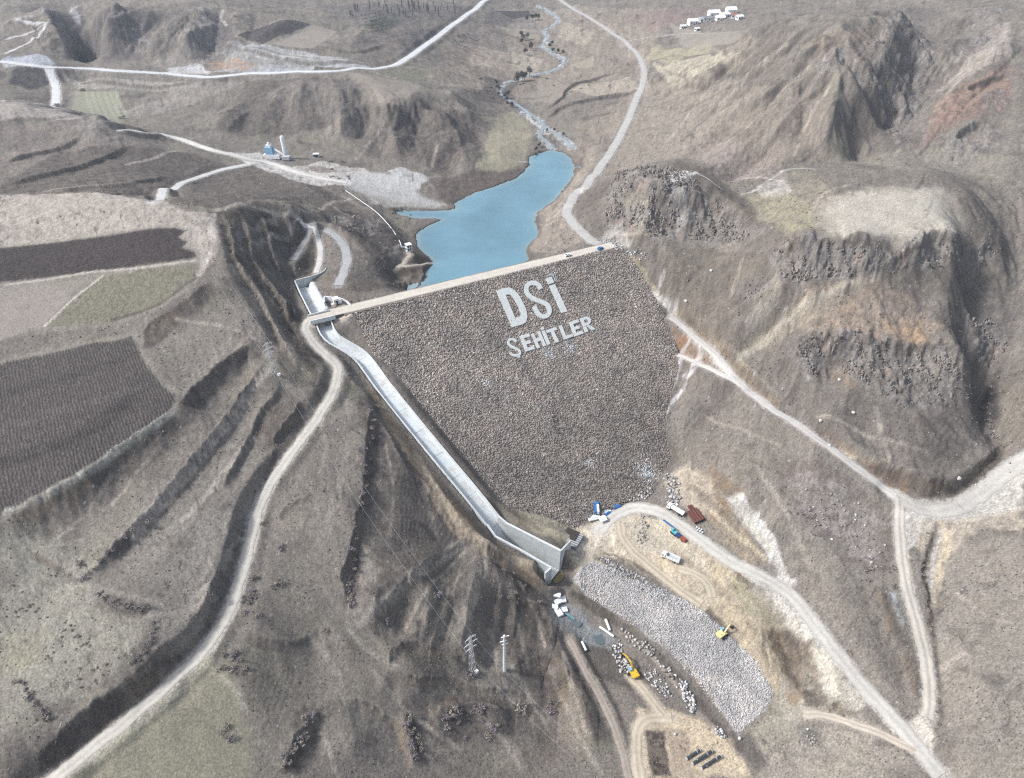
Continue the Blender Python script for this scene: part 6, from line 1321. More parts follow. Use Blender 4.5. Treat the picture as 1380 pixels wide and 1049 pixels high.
# single pale boulders one can pick out
for (u, v, s_, lb) in [(1106, 568, 2.0, 'pale upright boulder on the slope above the curving right-hand road'), (1118, 601, 1.6, 'small pale boulder just above the cut bank of the right-hand road'), (1150, 557, 1.8, 'round whitish boulder alone below the lower crag'),
                       (924, 407, 2.2, 'pale boulder beside the dark cut edge right of the dam'), (1131, 513, 1.8, 'slim pale boulder in the rusty hollow left of the lower crag'), (1292, 646, 2.2, 'white boulder on the dark bank at the foot of the hill'), (958, 366, 2.0, 'pale boulder on the plain slope under the upper crag'),
                       (996, 996, 1.6, 'pale boulder at the lower tip of the stone bed'), (910, 990, 1.2, 'small white boulder on the tan loop road'), (372, 510, 0.1, '')]:
    if not lb: continue
    g = np.random.default_rng(int(u)); p = spot(u, v)
    bmh = bmesh.new(); bmesh.ops.create_icosphere(bmh, subdivisions=2, radius=s_ * 0.42)
    for w in bmh.verts: w.co *= 1 + 0.22 * math.sin(3.1 * w.co.x + u) * math.cos(2.3 * w.co.y - v) + g.uniform(-.09, .09)
    me = bpy.data.meshes.new('boulder'); bmh.to_mesh(me); bmh.free()
    o = link(me, 'boulder', mat_plain('pale_boulder', (.52, .51, .49), .95, .2, 1.2, bump=.4)); o.location = p + Vector((0, 0, s_ * .25)); tag(o, lb, 'boulder')

# ------------------------------------------------------------------ trucks, cars and excavators (built facing +X)
def wheels(root, xs, half, r, w=0.45):
    for x in xs:
        for sd in (-1, 1):
            o = MB().cyl((x, sd * (half - w), r), (x, sd * half, r), r, 12).build('wheel', M['dark'], root)
            MB().cyl((x, sd * half, r), (x, sd * (half + .03), r), r * .5, 8).build('rim', M['grey_metal'], o)
def cab(root, x, mat, L=1.9, w=2.45, z0=.95, h=1.9):
    c = MB().prism([(x, z0), (x + L, z0), (x + L, z0 + h * .5), (x + L - .25, z0 + h * .95), (x + L - .5, z0 + h), (x, z0 + h)], 1, -w / 2, w / 2).build('cab', mat, root)
    MB().add([(x + L + .02, -w * .42, z0 + h * .5), (x + L + .02, w * .42, z0 + h * .5), (x + L - .22, w * .42, z0 + h * .93), (x + L - .22, -w * .42, z0 + h * .93)], [(0, 1, 2, 3)]).build('windscreen', M['glass'], c)
    for sd in (-1, 1): MB().box((x + L * .55, sd * (w / 2 + .012), z0 + h * .7), (L * .5, .02, h * .35)).build('side_window', M['glass'], c)
    MB().box((x + L + .08, 0, z0 + .12), (.14, w * .96, .4)).build('bumper', M['grey_metal'], root)
    for sd in (-1, 1): MB().box((x + L + .1, sd * w * .36, z0 + .55), (.1, .4, .22)).build('headlight', M['pale_metal'], root)
def dump_truck(u, v, rz, label, body='white', L=8.4):
    t = empty('dump_truck', spot(u, v, .05), rz, label, 'truck')
    MB().box((0, 0, .85), (L * .96, .95, .3)).build('chassis', M['dark'], t)
    cab(t, L / 2 - 2.0, M[body])
    x0, x1, w = -L / 2 - .1, L / 2 - 2.35, 1.28
    b = MB().box(((x0 + x1) / 2, 0, 1.25), (x1 - x0, 2 * w, .16))
    b.prism([(x0, 1.3), (x1, 1.3), (x1, 2.9), (x0 + .3, 2.55)], 1, -w - .06, -w + .06).prism([(x0, 1.3), (x1, 1.3), (x1, 2.9), (x0 + .3, 2.55)], 1, w - .06, w + .06)
    b.box((x1, 0, 2.15), (.14, 2 * w, 1.6)).box((x0 + .2, 0, 1.85), (.12, 2 * w, 1.05), ry=.2); b.build('tipper_body', M[body], t)
    MB().box(((x0 + x1) / 2, 0, 1.5), (x1 - x0 - .7, 2 * w - .3, .34)).build('load_bed', M['grey_metal'], t)
    for k in range(5):
        for sd in (-1, 1): MB().box((x0 + .7 + k * (x1 - x0 - 1) / 4, sd * (w + .1), 2.0), (.12, .08, 1.3)).build('rib', M[body], t)
    wheels(t, (L / 2 - 1.2, -L / 2 + 1.0, -L / 2 + 2.3), 1.25, .52); return t
dump_truck(903, 754, heading(914, 758, 893, 748), 'white tipper truck with an empty grey bed standing on tan spoil')
def tank_truck(u, v, rz, label):
    t = empty('tank_truck', spot(u, v, .05), rz, label, 'truck'); L = 8.8
    MB().box((0, 0, .85), (L * .96, .95, .3)).build('chassis', M['dark'], t); cab(t, L / 2 - 1.9, M['white'])
    ring = [(1.22 * math.cos(a), 2.1 + .98 * math.sin(a)) for a in np.linspace(0, 2 * math.pi, 17)[:-1]]
    tk = MB().prism(ring, 0, -L / 2 - .1, L / 2 - 2.3).build('tank', M['white'], t)
    for x in (-2.4, -.2): MB().cyl((x, 0, 3.0), (x, 0, 3.2), .32, 10).build('hatch', M['grey_metal'], tk)
    MB().box((-1.3, -1.15, 1.6), (5.2, .3, .35)).build('side_locker', M['red'], t)
    MB().box((-L / 2 - .2, 0, 1.2), (.2, 2.2, .3)).build('rear_bar', M['dark'], t)
    wheels(t, (L / 2 - 1.1, -L / 2 + 1.0, -L / 2 + 2.3), 1.22, .52); return t
tank_truck(910, 690, heading(921, 694, 902, 684), 'white tank truck parked beside the pale haul road, near the rusty pipes')
def site_truck(u, v, rz, label):
    t = empty('flatbed_truck', spot(u, v, .05), rz, label, 'truck'); L = 7.0
    MB().box((0, 0, .85), (L, .9, .3)).build('chassis', M['dark'], t); cab(t, L / 2 - 1.9, M['blue'], w=2.3)
    MB().box((-1.0, -.55, 2.0), (L - 2.3, 1.05, 1.8)).build('white_body', M['white'], t); MB().box((-1.0, .6, 1.9), (L - 2.3, 1.1, 1.6)).build('blue_body', M['blue'], t)
    wheels(t, (L / 2 - 1.1, -L / 2 + 1.3), 1.15, .48); return t
site_truck(803.5, 688, heading(803.5, 694, 802.5, 676), 'truck with a half white, half blue body parked at the toe of the dam')
def car(u, v, rz, label, mat, name='car', on=None, dark=False):
    p = spot(u, v) if on is None else Vector(on); t = empty(name, p, rz, label, 'car')
    pr = [(-2.1, .45), (2.1, .45), (2.15, .8), (1.95, 1.0), (1.0, 1.08), (.35, 1.55), (-1.1, 1.58), (-1.75, 1.12), (-2.1, 1.05)]
    b = MB().prism(pr, 1, -.86, .86).build('body', M[mat], t)
    MB().add([(1.02, -.7, 1.1), (1.02, .7, 1.1), (.38, .66, 1.56), (.38, -.66, 1.56)], [(0, 1, 2, 3)]).build('windscreen', M['glass'], b)
    MB().add([(-1.76, -.7, 1.16), (-1.76, .7, 1.16), (-1.13, .66, 1.6), (-1.13, -.66, 1.6)], [(3, 2, 1, 0)]).build('rear_window', M['glass'], b)
    for sd in (-1, 1): MB().box((-.35, sd * .87, 1.28), (1.5, .03, .36)).build('side_window', M['glass'], b)
    for x in (1.3, -1.3):
        for sd in (-1, 1): MB().cyl((x, sd * .68, .33), (x, sd * .88, .33), .33, 10).build('wheel', M['dark'], t)
    return t
def crest(s, q): p = DL[:2] + DA * s + DN * q; return (p[0], p[1], ZC + .1)
def crest_of(u, v):
    p = at_z(u, v, ZC + .5); s, q = dam_sq(p[0], p[1]); return crest(float(s), float(np.clip(q, -2.6, 2.6)))
aD = math.atan2(DA[1], DA[0])
car(0, 0, aD, 'white car with dark windows halfway along the dam crest road', 'white', on=crest_of(765.5, 344.5))
car(0, 0, aD + .3, 'blue pickup at the right-hand end of the dam crest road', 'blue', name='pickup_truck', on=crest_of(809, 335.5))
def excavator(u, v, rz, arm, label, paint, arm2, swing=0.0):
    t = empty('excavator', spot(u, v, .05), rz, label, 'excavator')
    for sd in (-1, 1):
        tr = MB().prism([(-2.0, .2), (-1.7, 0), (1.7, 0), (2.0, .2), (2.1, .5), (1.8, .85), (-1.8, .85), (-2.1, .5)], 1, sd * 1.2 - .3, sd * 1.2 + .3).build('track', M['dark'], t)
        MB().box((0, sd * 1.2, .42), (2.6, .64, .3)).build('track_frame', M['grey_metal'], tr)
    MB().cyl((0, 0, .6), (0, 0, 1.1), .9, 14).build('turntable', M['dark'], t)
    ca, sa = math.cos(arm - rz), math.sin(arm - rz)
    up = empty('upper_body', (0, 0, 0), arm - rz); up.parent = t
    up.name = 'upper_body'
    MB().prism([(-2.5, 1.1), (1.6, 1.1), (1.6, 1.5), (.4, 1.75), (.2, 2.2), (-2.5, 2.3), (-2.7, 1.8)], 1, -1.35, 1.35).build('housing', M[paint], up)
    MB().box((-2.45, 0, 1.75), (.7, 2.5, .9)).build('counterweight', M[paint], up)
    MB().prism([(.1, 1.5), (1.7, 1.5), (1.75, 2.2), (1.3, 3.05), (.1, 3.1)], 1, .35, 1.35).build('cab', M['pale_blue'], up)
    MB().prism([(.3, 2.0), (1.6, 2.0), (1.68, 2.25), (1.25, 2.95), (.3, 2.98)], 1, .33, .36).build('window', M['glass'], up)
    MB().add([(1.78, .42, 2.15), (1.78, 1.28, 2.15), (1.36, 1.28, 3.0), (1.36, .42, 3.0)], [(0, 1, 2, 3)]).build('windscreen', M['glass'], up)
    MB().cyl((-1.5, -.7, 2.3), (-1.5, -.7, 2.9), .1, 8).build('exhaust', M['dark'], up)
    x1, z1, x2, z2, x3, z3_ = arm2
    MB().prism([(.9, 1.45), (1.3, 1.35), (2.6 if x1 > 3 else 1.6, z1 - .1), (x1, z1 - .55), (x1 + .15, z1 - .1), (2.5 if x1 > 3 else 1.5, z1 + .55), (.7, 2.0)], 1, -.62, -.14).build('boom', M[paint], up)
    d = Vector((x2 - x1, 0, z2 - z1)).normalized(); nn = Vector((-d.z, 0, d.x)) * .28
    pa = Vector((x1, 0, z1)) - d * .9; pb = Vector((x2, 0, z2))
    MB().prism([(pa.x - nn.x, pa.z - nn.z), (x1 - nn.x * 1.4, z1 - nn.z * 1.4), (pb.x - nn.x * .5, pb.z - nn.z * .5), (pb.x + nn.x * .5, pb.z + nn.z * .5), (x1 + nn.x * 1.4, z1 + nn.z * 1.4), (pa.x + nn.x, pa.z + nn.z)], 1, -.55, -.2).build('stick', M[paint], up)
    MB().cyl((1.4, -.38, 2.0), (x1 * .7, -.38, z1 + .35), .1, 8).build('hydraulic_ram', M['pale_metal'], up)
    MB().prism([(x2 - .2, z2 + .1), (x2 + .35, z2), (x2 + .25, z2 - .7), (x2 - .35, z2 - 1.15), (x2 - 1.0, z2 - .95), (x2 - .75, z2 - .7), (x2 - .3, z2 - .7)], 1, -.95, .2).build('bucket', M['dark'], up)
    return t
excavator(852.5, 908, heading(852, 908, 860, 895), heading(854, 906, 838, 882), 'bright yellow excavator reaching its long boom over loose boulders', 'yellow', (5.4, 3.6, 8.6, 1.3, 0, 0))
excavator(972.5, 856, heading(972, 856, 990, 872), heading(972, 856, 988, 842), 'pale yellow excavator on the upper edge of the pale stone bed', 'pale_yellow', (3.6, 4.4, 5.6, 2.2, 0, 0))
def drill_rig(u, v, rz, label):
    t = empty('drilling_rig', spot(u, v, .05), rz, label, 'drilling rig')
    for sd in (-1, 1): MB().prism([(-1.6, .2), (-1.3, 0), (1.3, 0), (1.6, .2), (1.6, .5), (1.3, .75), (-1.3, .75), (-1.6, .5)], 1, sd * .95 - .25, sd * .95 + .25).build('track', M['dark'], t)
    MB().box((-.3, 0, 1.2), (2.8, 1.9, .8)).build('engine_housing', M['teal'], t); MB().prism([(.3, 1.5), (1.5, 1.5), (1.5, 2.6), (.4, 2.7)], 1, -.2, .9).build('cab', M['teal'], t)
    MB().box((4.0, -.5, 2.0), (7.4, .5, .55), ry=.10).build('mast', M['blue'], t); MB().box((4.2, -.5, 2.32), (6.6, .2, .14), ry=.10).build('feed_rail', M['dark_blue'], t)
    MB().cyl((7.3, -.5, 1.6), (7.6, -.5, 1.5), .4, 10).build('drill_head', M['dark_blue'], t); return t
drill_rig(908.5, 719, heading(912, 722, 896, 708), 'small drilling rig with its long blue mast lowered beside the haul road')
def compressor(u, v, rz, label, mat):
    t = empty('compressor', spot(u, v, .03), rz, label, 'compressor')
    MB().prism([(-1.5, .5), (1.5, .5), (1.6, 1.1), (1.2, 1.7), (-1.3, 1.75), (-1.6, 1.2)], 1, -.8, .8).build('housing', M[mat], t); MB().box((2.2, 0, .55), (1.5, .12, .12)).build('drawbar', M['grey_metal'], t)
    for sd in (-1, 1): MB().cyl((-.2, sd * .7, .35), (-.2, sd * .92, .35), .35, 10).build('wheel', M['dark'], t)
    return t
compressor(914.5, 724, heading(914, 724, 922, 728), 'dark blue trailer compressor next to the drilling rig', 'dark_blue')
compressor(920.5, 729, heading(914, 724, 922, 730), 'brick red trailer compressor at the edge of the haul road', 'red')

# ------------------------------------------------------------------ stores and stacks around the works
def along(p0, p1): return heading(*p0, *p1)
rz = along((931, 690), (941, 706))
for k, (u, v) in enumerate([(930.5, 697), (934, 695.5), (937.5, 694), (941, 692.5)]):
    p = spot(u + 1.5, v + 2); o = MB().cyl((-3.6, 0, .75), (3.6, 0, .75), .72, 12).build('pipe', M['rust']); o.location = p; o.rotation_euler.z = rz
    MB().cyl((3.6, 0, .75), (3.66, 0, .75), .6, 12).build('end_opening', M['dark'], o)
    tag(o, ['rusty steel pipe, outermost of four by the tank truck', 'second rusty steel pipe from the tank truck', 'third rusty steel pipe from the tank truck', 'rusty steel pipe, farthest of the four from the tank truck'][k], 'pipe', 'rusty pipes laid side by side')
o = MB().box((0, 0, .5), (3.2, 2.4, .9), taper=(.9, .85)).box((.2, 0, 1.05), (2.0, 1.5, .25)).build('crate', M['rust']); o.location = spot(931.5, 685.5); o.rotation_euler.z = rz; tag(o, 'rust-brown crate above the four rusty pipes', 'crate')
for k in range(6):
    u, v = 938.5 + (k % 3) * 3.2 + (k // 3) * 1.2, 712.5 + (k % 3) * 1.5 + (k // 3) * 3.6
    t = empty('drum', spot(u, v), 0.3 * k, ['grey drum nearest the rusty pipes, left in its row', 'grey drum in the middle of the row nearest the rusty pipes', 'grey drum at the right end of the row nearest the rusty pipes', 'grey drum at the left end of the row nearest the road', 'grey drum in the middle of the row nearest the road', 'grey drum at the right end of the row nearest the road'][k], 'drum', 'grey drums below the rusty pipes')
    MB().cyl((0, 0, 0), (0, 0, 1.0), .45, 10).build('barrel', M['grey_metal'], t); MB().cyl((0, 0, 1.0), (0, 0, 1.05), .34, 10).build('lid', M['white'], t)
# formwork leaning by the wing wall
P4 = [spot(778.9, 718), spot(787, 727.5), spot(770.5, 745.5), spot(767, 735.5)]
c = sum(P4, Vector()) / 4; t = empty('formwork_stack', c, 0, 'ribbed grey formwork panels stacked against the wall end of the spillway', 'formwork')
a = heading(767, 735, 779, 718)
ax_, ay_ = Vector((math.cos(a), math.sin(a), 0)), Vector((-math.sin(a), math.cos(a), 0))
for k in range(7):
    q = ax_ * (k - 3) * 1.25
    MB().box((q.x, q.y, 1.0), (1.1, 4.0, 1.9), rz=a, ry=0).build('panel', M['formwork'], t)
    MB().box((q.x, q.y, 2.0), (.18, 4.1, .14), rz=a).build('rib', M['pale_metal'], t)
t2 = MB().box((0, 0, .2), (6.0, 6.4, .4), taper=(.96, .96)).build('dark_sheeting', M['dark_tarp']); t2.location = spot(769.5, 721, .25); t2.rotation_euler.z = a; tag(t2, 'square of dark brown sheeting on the ground behind the spillway wall', 'sheeting')
# white concrete blocks by the pool
for k, (u, v, dx, dy, lb) in enumerate([(751, 803, 3.0, 2.0, 'white concrete block, topmost of the heap beside the dull pool'), (758.5, 809, 2.6, 3.0, 'brightest white concrete block, right of the heap'), (752, 812, 3.4, 2.4, 'white concrete block in the middle of the heap'),
       (747.5, 819, 2.8, 2.2, 'white concrete block on the left arm of the heap'), (760, 823, 3.0, 2.4, 'white concrete block on the right arm of the heap'), (752.5, 826, 2.6, 4.4, 'long white concrete block at the foot of the heap')]):
    t = empty('concrete_block', spot(u, v, .1), .35 * (k % 3) - .2, lb, 'concrete block', 'white concrete blocks heaped by the pool')
    MB().box((0, 0, .45), (dx, dy, .8), taper=(.97, .97)).build('slab', M['white'], t)
    for j in (-1, 1): MB().box((0, j * dy * .28, .9), (dx * .9, .12, .1)).build('lifting_rib', M['concrete'], t)
for (u0, v0, u1, v1, r_, mt_, lb) in [(816, 836, 822, 851, .55, 'white', 'white pipe lying on the mud below the stone bed'), (808, 846, 827, 859, .5, 'white', 'long white pipe sloping into the muddy ditch'), (762, 828, 774, 836, .18, 'teal', 'thin teal hose by the pool'),
                                  (784, 866, 790, 878, .5, 'white', 'short white pipe standing in the mud hole')]:
    p0, p1 = spot(u0, v0, .6), spot(u1, v1, .6); o = MB().path([p0, p0.lerp(p1, .35) + Vector((0, 0, .12)), p0.lerp(p1, .7), p1], r_, 8).build('pipe' if r_ > .3 else 'hose', M[mt_]); tag(o, lb, 'pipe' if r_ > .3 else 'hose')
rz = heading(926, 1024, 942, 1014)
for k, (u, v) in enumerate([(932, 1019), (936, 1016.5), (943, 1024), (949, 1019.5), (955, 1030), (961, 1026.5)]):
    t = empty('plastic_pipe', spot(u, v), rz, ['black plastic pipe, leftmost of the row on the tan loop road', 'second black plastic pipe from the left in the row on tan ground', 'third black plastic pipe of the row, longest in view', 'fourth black plastic pipe from the left in the row', 'fifth black plastic pipe of the row, cut by the picture edge', 'rightmost black plastic pipe of the row on tan ground'][k], 'pipe', 'black plastic pipes at the loop road')
    Lp = 2.4 if k < 2 else 3.4
    MB().cyl((-Lp, 0, .55), (Lp, 0, .55), .52, 12).build('tube', M['plastic_pipe'], t)
    for x in (-Lp, Lp): MB().cyl((x - .12, 0, .55), (x + .12, 0, .55), .6, 12).build('collar', M['grey_metal'], t)
# blue sheeting, pads and the white shelter at the dam toe
for (u, v, dx, dy, a_, mt_, nm_, lb, h) in [(830, 682, 4.2, 3.4, .5, 'blue', 'sheeting', 'blue sheeting over a low stack, nearest the haul road bend', .7), (818.5, 692.5, 3.6, 1.4, .7, 'blue', 'sheeting', 'narrow blue sheeting on the pale pad at the dam toe', .5),
        (800, 696.5, 6.5, 4.5, .3, 'concrete_pale', 'concrete_pad', 'pale concrete pad left of the white shelter', .3), (815, 688, 5.5, 4.2, .5, 'concrete_pale', 'concrete_pad', 'pale concrete pad between the truck and the blue sheeting', .3)]:
    o = MB().box((0, 0, h / 2), (dx, dy, h), taper=(.92, .9)).box((.3, 0, h + .1), (dx * .6, dy * .5, .2)).build(nm_, M[mt_]); o.location = spot(u, v, .1); o.rotation_euler.z = a_; tag(o, lb, nm_.split('_')[-1])
t = empty('shelter', spot(811.5, 702), .4, 'small white tent shelter at the start of the haul road', 'shelter')
MB().prism([(-1.7, 1.6), (1.7, 1.6), (0, 2.6)], 0, -1.8, 1.8).build('canopy', M['white'], t)
for x in (-1.7, 1.7):
    for y in (-1.6, 1.6): MB().cyl((x, y, 0), (x, y, 1.65), .06, 6).build('leg', M['grey_metal'], t)
# muddy water at the foot of the stilling basin, pool and mud hole
def puddle(name, outline, mat, dz=.12):
    P = smooth_line(hitline(outline), 4, True); z = float(np.percentile(P[:, 2], 35)) + dz
    k = len(P); o = np_mesh(name, np.c_[P[:, :2], np.full(k, z)], np.arange(k)[None, :], None, M[mat]); return tag(o, kind='structure')
puddle('muddy_water', '744,768 756,768 760,776 756,784 746,786', 'muddy', .5)
puddle('pool', '744,824 752,830 762,828 770,832 776,838 784,840 780,846 770,844 758,843 750,840 742,832', 'pool', .2)
puddle('pool', '800,856 808,852 815,860 814,868 804,868', 'pool', .15)
# ------------------------------------------------------------------ masts and cables
def lattice(u, v, h, label, half=1.3, rz=0.0, arms=((.93, 2.4), (.80, 3.0), (.67, 2.4))):
    p = spot(u, v, -.2); t = empty('transmission_tower', p, rz, label, 'transmission tower'); top = .28
    for sx in (-1, 1):
        for sy in (-1, 1): MB().cyl((sx * half, sy * half, 0), (sx * top, sy * top, h), .11, 5, .06).build('leg', M['pale_metal'], t)
    b = MB(); z = 0.0; k = 0
    while z < h - 1.2:
        st_ = 2.6 * (1 - .55 * z / h); w0 = half + (top - half) * z / h; w1 = half + (top - half) * min(z + st_, h) / h; z1 = min(z + st_, h)
        c0 = [(-w0, -w0), (w0, -w0), (w0, w0), (-w0, w0)]; c1 = [(-w1, -w1), (w1, -w1), (w1, w1), (-w1, w1)]
        for i in range(4):
            j = (i + 1) % 4; a_, b_ = (i, j) if k % 2 else (j, i)
            b.cyl((*c0[a_], z), (*c1[b_], z1), .045, 4)
        z = z1; k += 1
    b.build('bracing', M['pale_metal'], t)
    for f, l in arms:
        a = MB()
        for sd in (-1, 1): a.cyl((0, 0, h * f), (sd * l, 0, h * f + .1), .1, 5).cyl((sd * top, 0, h * f + .9), (sd * l, 0, h * f + .1), .07, 4)
        ar = a.build('cross_arm', M['pale_metal'], t)
        ins = MB()
        for sd in (-1, 1): ins.cyl((sd * l * .95, 0, h * f), (sd * l * .95, 0, h * f - .9), .09, 6)
        ins.build('insulators', M['white'], ar)
    MB().box((half + .5, -.6, .5), (1.3, 1.3, .9), taper=(.85, .85)).build('footing', M['white'], t)
    return p, h
T1 = lattice(637, 907, 25, 'slim grey lattice tower with short arms, left of a thicker white pole', half=.95, rz=.7)
T3 = lattice(371.5, 507, 19, 'grey lattice tower on the shoulder above the dirt road', half=1.1, rz=.9)
p = spot(680, 904, -.2); t = empty('utility_pole', p, .3, 'thick white pole with stub arms, right of a grey lattice tower', 'pole')
MB().cyl((0, 0, 0), (0, 0, 24), .72, 10, .42).build('shaft', M['white'], t)
for k, (z, l) in enumerate(((23.2, 1.5), (20.5, 1.3), (18.4, 1.2))): MB().box(((-1) ** k * .3, 0, z), (2 * l, .3, .3)).build('stub_arm', M['white'], t)
for k in range(9): MB().cyl((0, 0, 1.5 + 2 * k), (0, 0, 1.75 + 2 * k), .72 - .025 * k, 10).build('band', M['concrete'], t)
def cable(a, b, sag, label):
    a, b = Vector(a), Vector(b); pts = [a.lerp(b, k / 24) - Vector((0, 0, 4 * sag * (k / 24) * (1 - k / 24))) for k in range(25)]
    tag(MB().path(pts, .026, 4).build('power_cable', M['grey_metal']), label, 'cable')
def armtip(T, f, l, rz, sd): return Vector((T[0].x + math.cos(rz) * l * sd, T[0].y + math.sin(rz) * l * sd, T[0].z + T[1] * f - .9))
for sd, w in ((-1, 'left-hand'), (1, 'right-hand')):
    a = armtip(T1, .8, 2.85, .7, sd); e = spot(800 if sd > 0 else 770, 1049, 15); cable(a, e, 3, 'thin cable from the lower lattice tower down to the picture edge, ' + ('nearer the river' if sd > 0 else 'farther from the river'))
    b = armtip(T3, .8, 2.85, .9, sd); cable(b, a, 7, 'thin cable crossing the spillway hill between two lattice towers, ' + ('upper one' if sd > 0 else 'lower one'))
    e = spot(278 + 8 * sd, 352, 9); cable(b, e, 3, 'thin cable climbing from the upper lattice tower along the ridge, ' + ('nearer the cut' if sd > 0 else 'nearer the fields'))

# ------------------------------------------------------------------ gatehouse, curved wall, intake
arc_px = [(439.5, 417), (438.5, 404), (446, 402.5), (454, 401), (462, 402.5), (468, 406), (473, 411.5)]
L_ = smooth_line(np.array([tuple(spot(u, v + 3, .0)) for u, v in arc_px]), 5); L_[:, 2] = np.maximum(L_[:, 2], ZC - .8) + 1.3
o = MB().wall(L_, .55, ZC - 2.5).build('curved_wall', M['white']); tag(o, 'low white curved wall beside the bridge at the left end of the dam', 'wall')
p = spot(453.5, 411); p.z = max(p.z, ZC - .5); t = empty('gatehouse', p, aD, 'small white gatehouse inside the curved wall by the bridge', 'building')
w = MB().box((0, 0, 1.5), (2.6, 2.6, 3.0)).build('wall', M['plaster'], t); MB().box((0, 0, 3.15), (3.3, 3.3, .3)).build('roof', M['white'], t)
MB().box((.3, -1.32, 1.1), (.9, .06, 2.0)).build('door', M['dark'], t); MB().box((-.8, -1.32, 1.8), (.6, .06, .8)).build('window', M['glass'], t); MB().box((2.2, -.6, .5), (1.5, 1.8, 1.0)).box((-2.1, -.9, .35), (1.2, 1.2, .7)).build('plinth', M['white'], t)
p = spot(551, 338); t = empty('intake_tower', p, .5, 'small white framed intake hut with dark openings on the headland', 'building')
t.scale = (.72, .72, .8); MB().box((0, 0, .4), (5.4, 5.4, .8)).build('base', M['concrete_pale'], t)
for x in (-2.0, 0, 2.0):
    for y in (-2.0, 2.0): MB().box((x, y, 3.0), (.45, .45, 4.6)).build('column', M['white'], t)
MB().box((0, 0, 3.0), (4.9, 4.9, .4)).build('mid_slab', M['white'], t); MB().box((0, 0, 5.4), (5.0, 5.0, .5)).build('roof', M['white'], t); MB().box((0, 0, 2.7), (3.4, 3.4, 4.6)).build('core', M['dark'], t)
L_ = [spot(u, v, .5) for u, v in ((466, 258), (485, 271), (506, 286), (522, 302), (532, 315), (539, 327), (541, 334))]
o = MB().path(smooth_line(np.array([tuple(q) for q in L_]), 4), .24, 6).build('water_pipe', M['white']); tag(o, 'thin white pipeline running down the headland to the intake hut', 'pipe')
o = MB().path([spot(541, 335, 1.0), spot(546, 336, 1.2), spot(549, 337, 1.5)], .4, 6).build('footbridge_pipe', M['white']); tag(o, 'short white pipe joining the pipeline to the intake hut', 'pipe')

# ------------------------------------------------------------------ batching plant beyond the lake
p = spot(368, 213); t = empty('batching_plant', p, -.15, 'blue and white concrete batching plant in the pale yard', 'concrete plant')
MB().box((0, 0, 1.6), (13, 5, 3.0)).build('base_container', M['white'], t); MB().box((-1.5, 0, 5.8), (6, 4.5, 5.2)).build('mixer_tower', M['pale_blue'], t); MB().box((-1.5, 0, 9.2), (3.6, 3.4, 1.8)).build('top_cabin', M['white'], t); MB().cyl((-1.5, 0, 10.1), (-1.5, 0, 11.6), 1.2, 10, .7).build('filter', M['white'], t)
for x in (-4, 1):
    for y in (-2, 2): MB().cyl((x, y, 0), (x, y, 3.4), .25, 6).build('leg', M['grey_metal'], t)
MB().path([(2, 0, 7), (7, -1, 5.0), (12, -2, 2)], .8, 6).build('conveyor', M['pale_metal'], t); MB().box((12, -2, 1.4), (6, 4, 2.6)).build('aggregate_bin', M['grey_metal'], t)
p = spot(386, 214); t = empty('silo', p, 0, 'tall white silo standing beside the batching plant', 'silo')
MB().cyl((0, 0, 2), (0, 0, 16.5), 1.7, 14).build('shell', M['white'], t); MB().cyl((0, 0, .8), (0, 0, 2), .5, 14, 1.7).build('hopper', M['pale_metal'], t); MB().cyl((0, 0, 16.5), (0, 0, 17.6), 1.75, 14, .6).build('top_cone', M['pale_metal'], t)
for k in range(4): MB().cyl((1.3 * math.cos(k * 1.571 + .7), 1.3 * math.sin(k * 1.571 + .7), 0), (1.3 * math.cos(k * 1.571 + .7), 1.3 * math.sin(k * 1.571 + .7), 2.4), .16, 6).build('leg', M['grey_metal'], t)
def house(u, v, d, h, rz, label, wall='plaster', roof='pale_metal', name='house', group=None, flat_roof=False):
    p = spot(u, v, -.1); t = empty(name, p, rz, label, 'building' if name != 'house' else 'house', group); x, y = d[0] / 2, d[1] / 2
    w = MB().box((0, 0, h / 2), (d[0], d[1], h)).build('wall', M[wall], t)
    if flat_roof: MB().box((0, 0, h + .15), (d[0] + .6, d[1] + .6, .3)).build('roof', M[roof], t)
    else: MB().prism([(-y - .5, h - .1), (y + .5, h - .1), (0, h + d[1] * .28)], 0, -x - .5, x + .5).build('roof', M[roof], t)
    MB().box((x * .1, -y - .03, 1.1), (1.1, .08, 2.2)).build('door', M['dark'], t)
    for a in (-.6, .55): MB().box((x * a, -y - .03, h * .6), (1.5, .08, 1.3)).build('window', M['glass'], t)
    for b in (-.4, .4): MB().box((-x - .03, y * b, h * .6), (.08, 1.3, 1.3)).build('window', M['glass'], t)
    return t
house(426.5, 212, (4, 3), 2.6, .1, 'tiny white hut alone right of the silo', 'white', 'white', 'hut', None, True)
house(933, 34, (11, 9), 5, .2, 'leftmost white village house with a wide dark doorway', 'plaster', 'white', 'house', 'white houses of the far village')
house(946, 30, (8, 7), 4, .3, 'grey roofed low house, second in the village row', 'concrete', 'grey_metal', 'house', 'white houses of the far village')
house(953, 30, (9, 7), 5, -.2, 'grey house with a darker roof in mid village', 'concrete', 'formwork', 'house', 'white houses of the far village')
house(961, 25, (13, 10), 7, .15, 'tall white house, biggest of the village', 'plaster', 'white', 'house', 'white houses of the far village')
house(970, 28, (10, 8), 4, .1, 'low white house in front of the biggest village house', 'plaster', 'white', 'house', 'white houses of the far village')
house(976, 25, (11, 7), 5, .3, 'white house between the biggest house and the domed one', 'plaster', 'white', 'house', 'white houses of the far village')
house(984, 21, (11, 10), 7, .1, 'white house on the rise, second tallest in the village', 'plaster', 'white', 'house', 'white houses of the far village')
house(990, 25, (8, 7), 4, -.2, 'small white house under the second tallest one', 'plaster', 'roof_red', 'house', 'white houses of the far village')
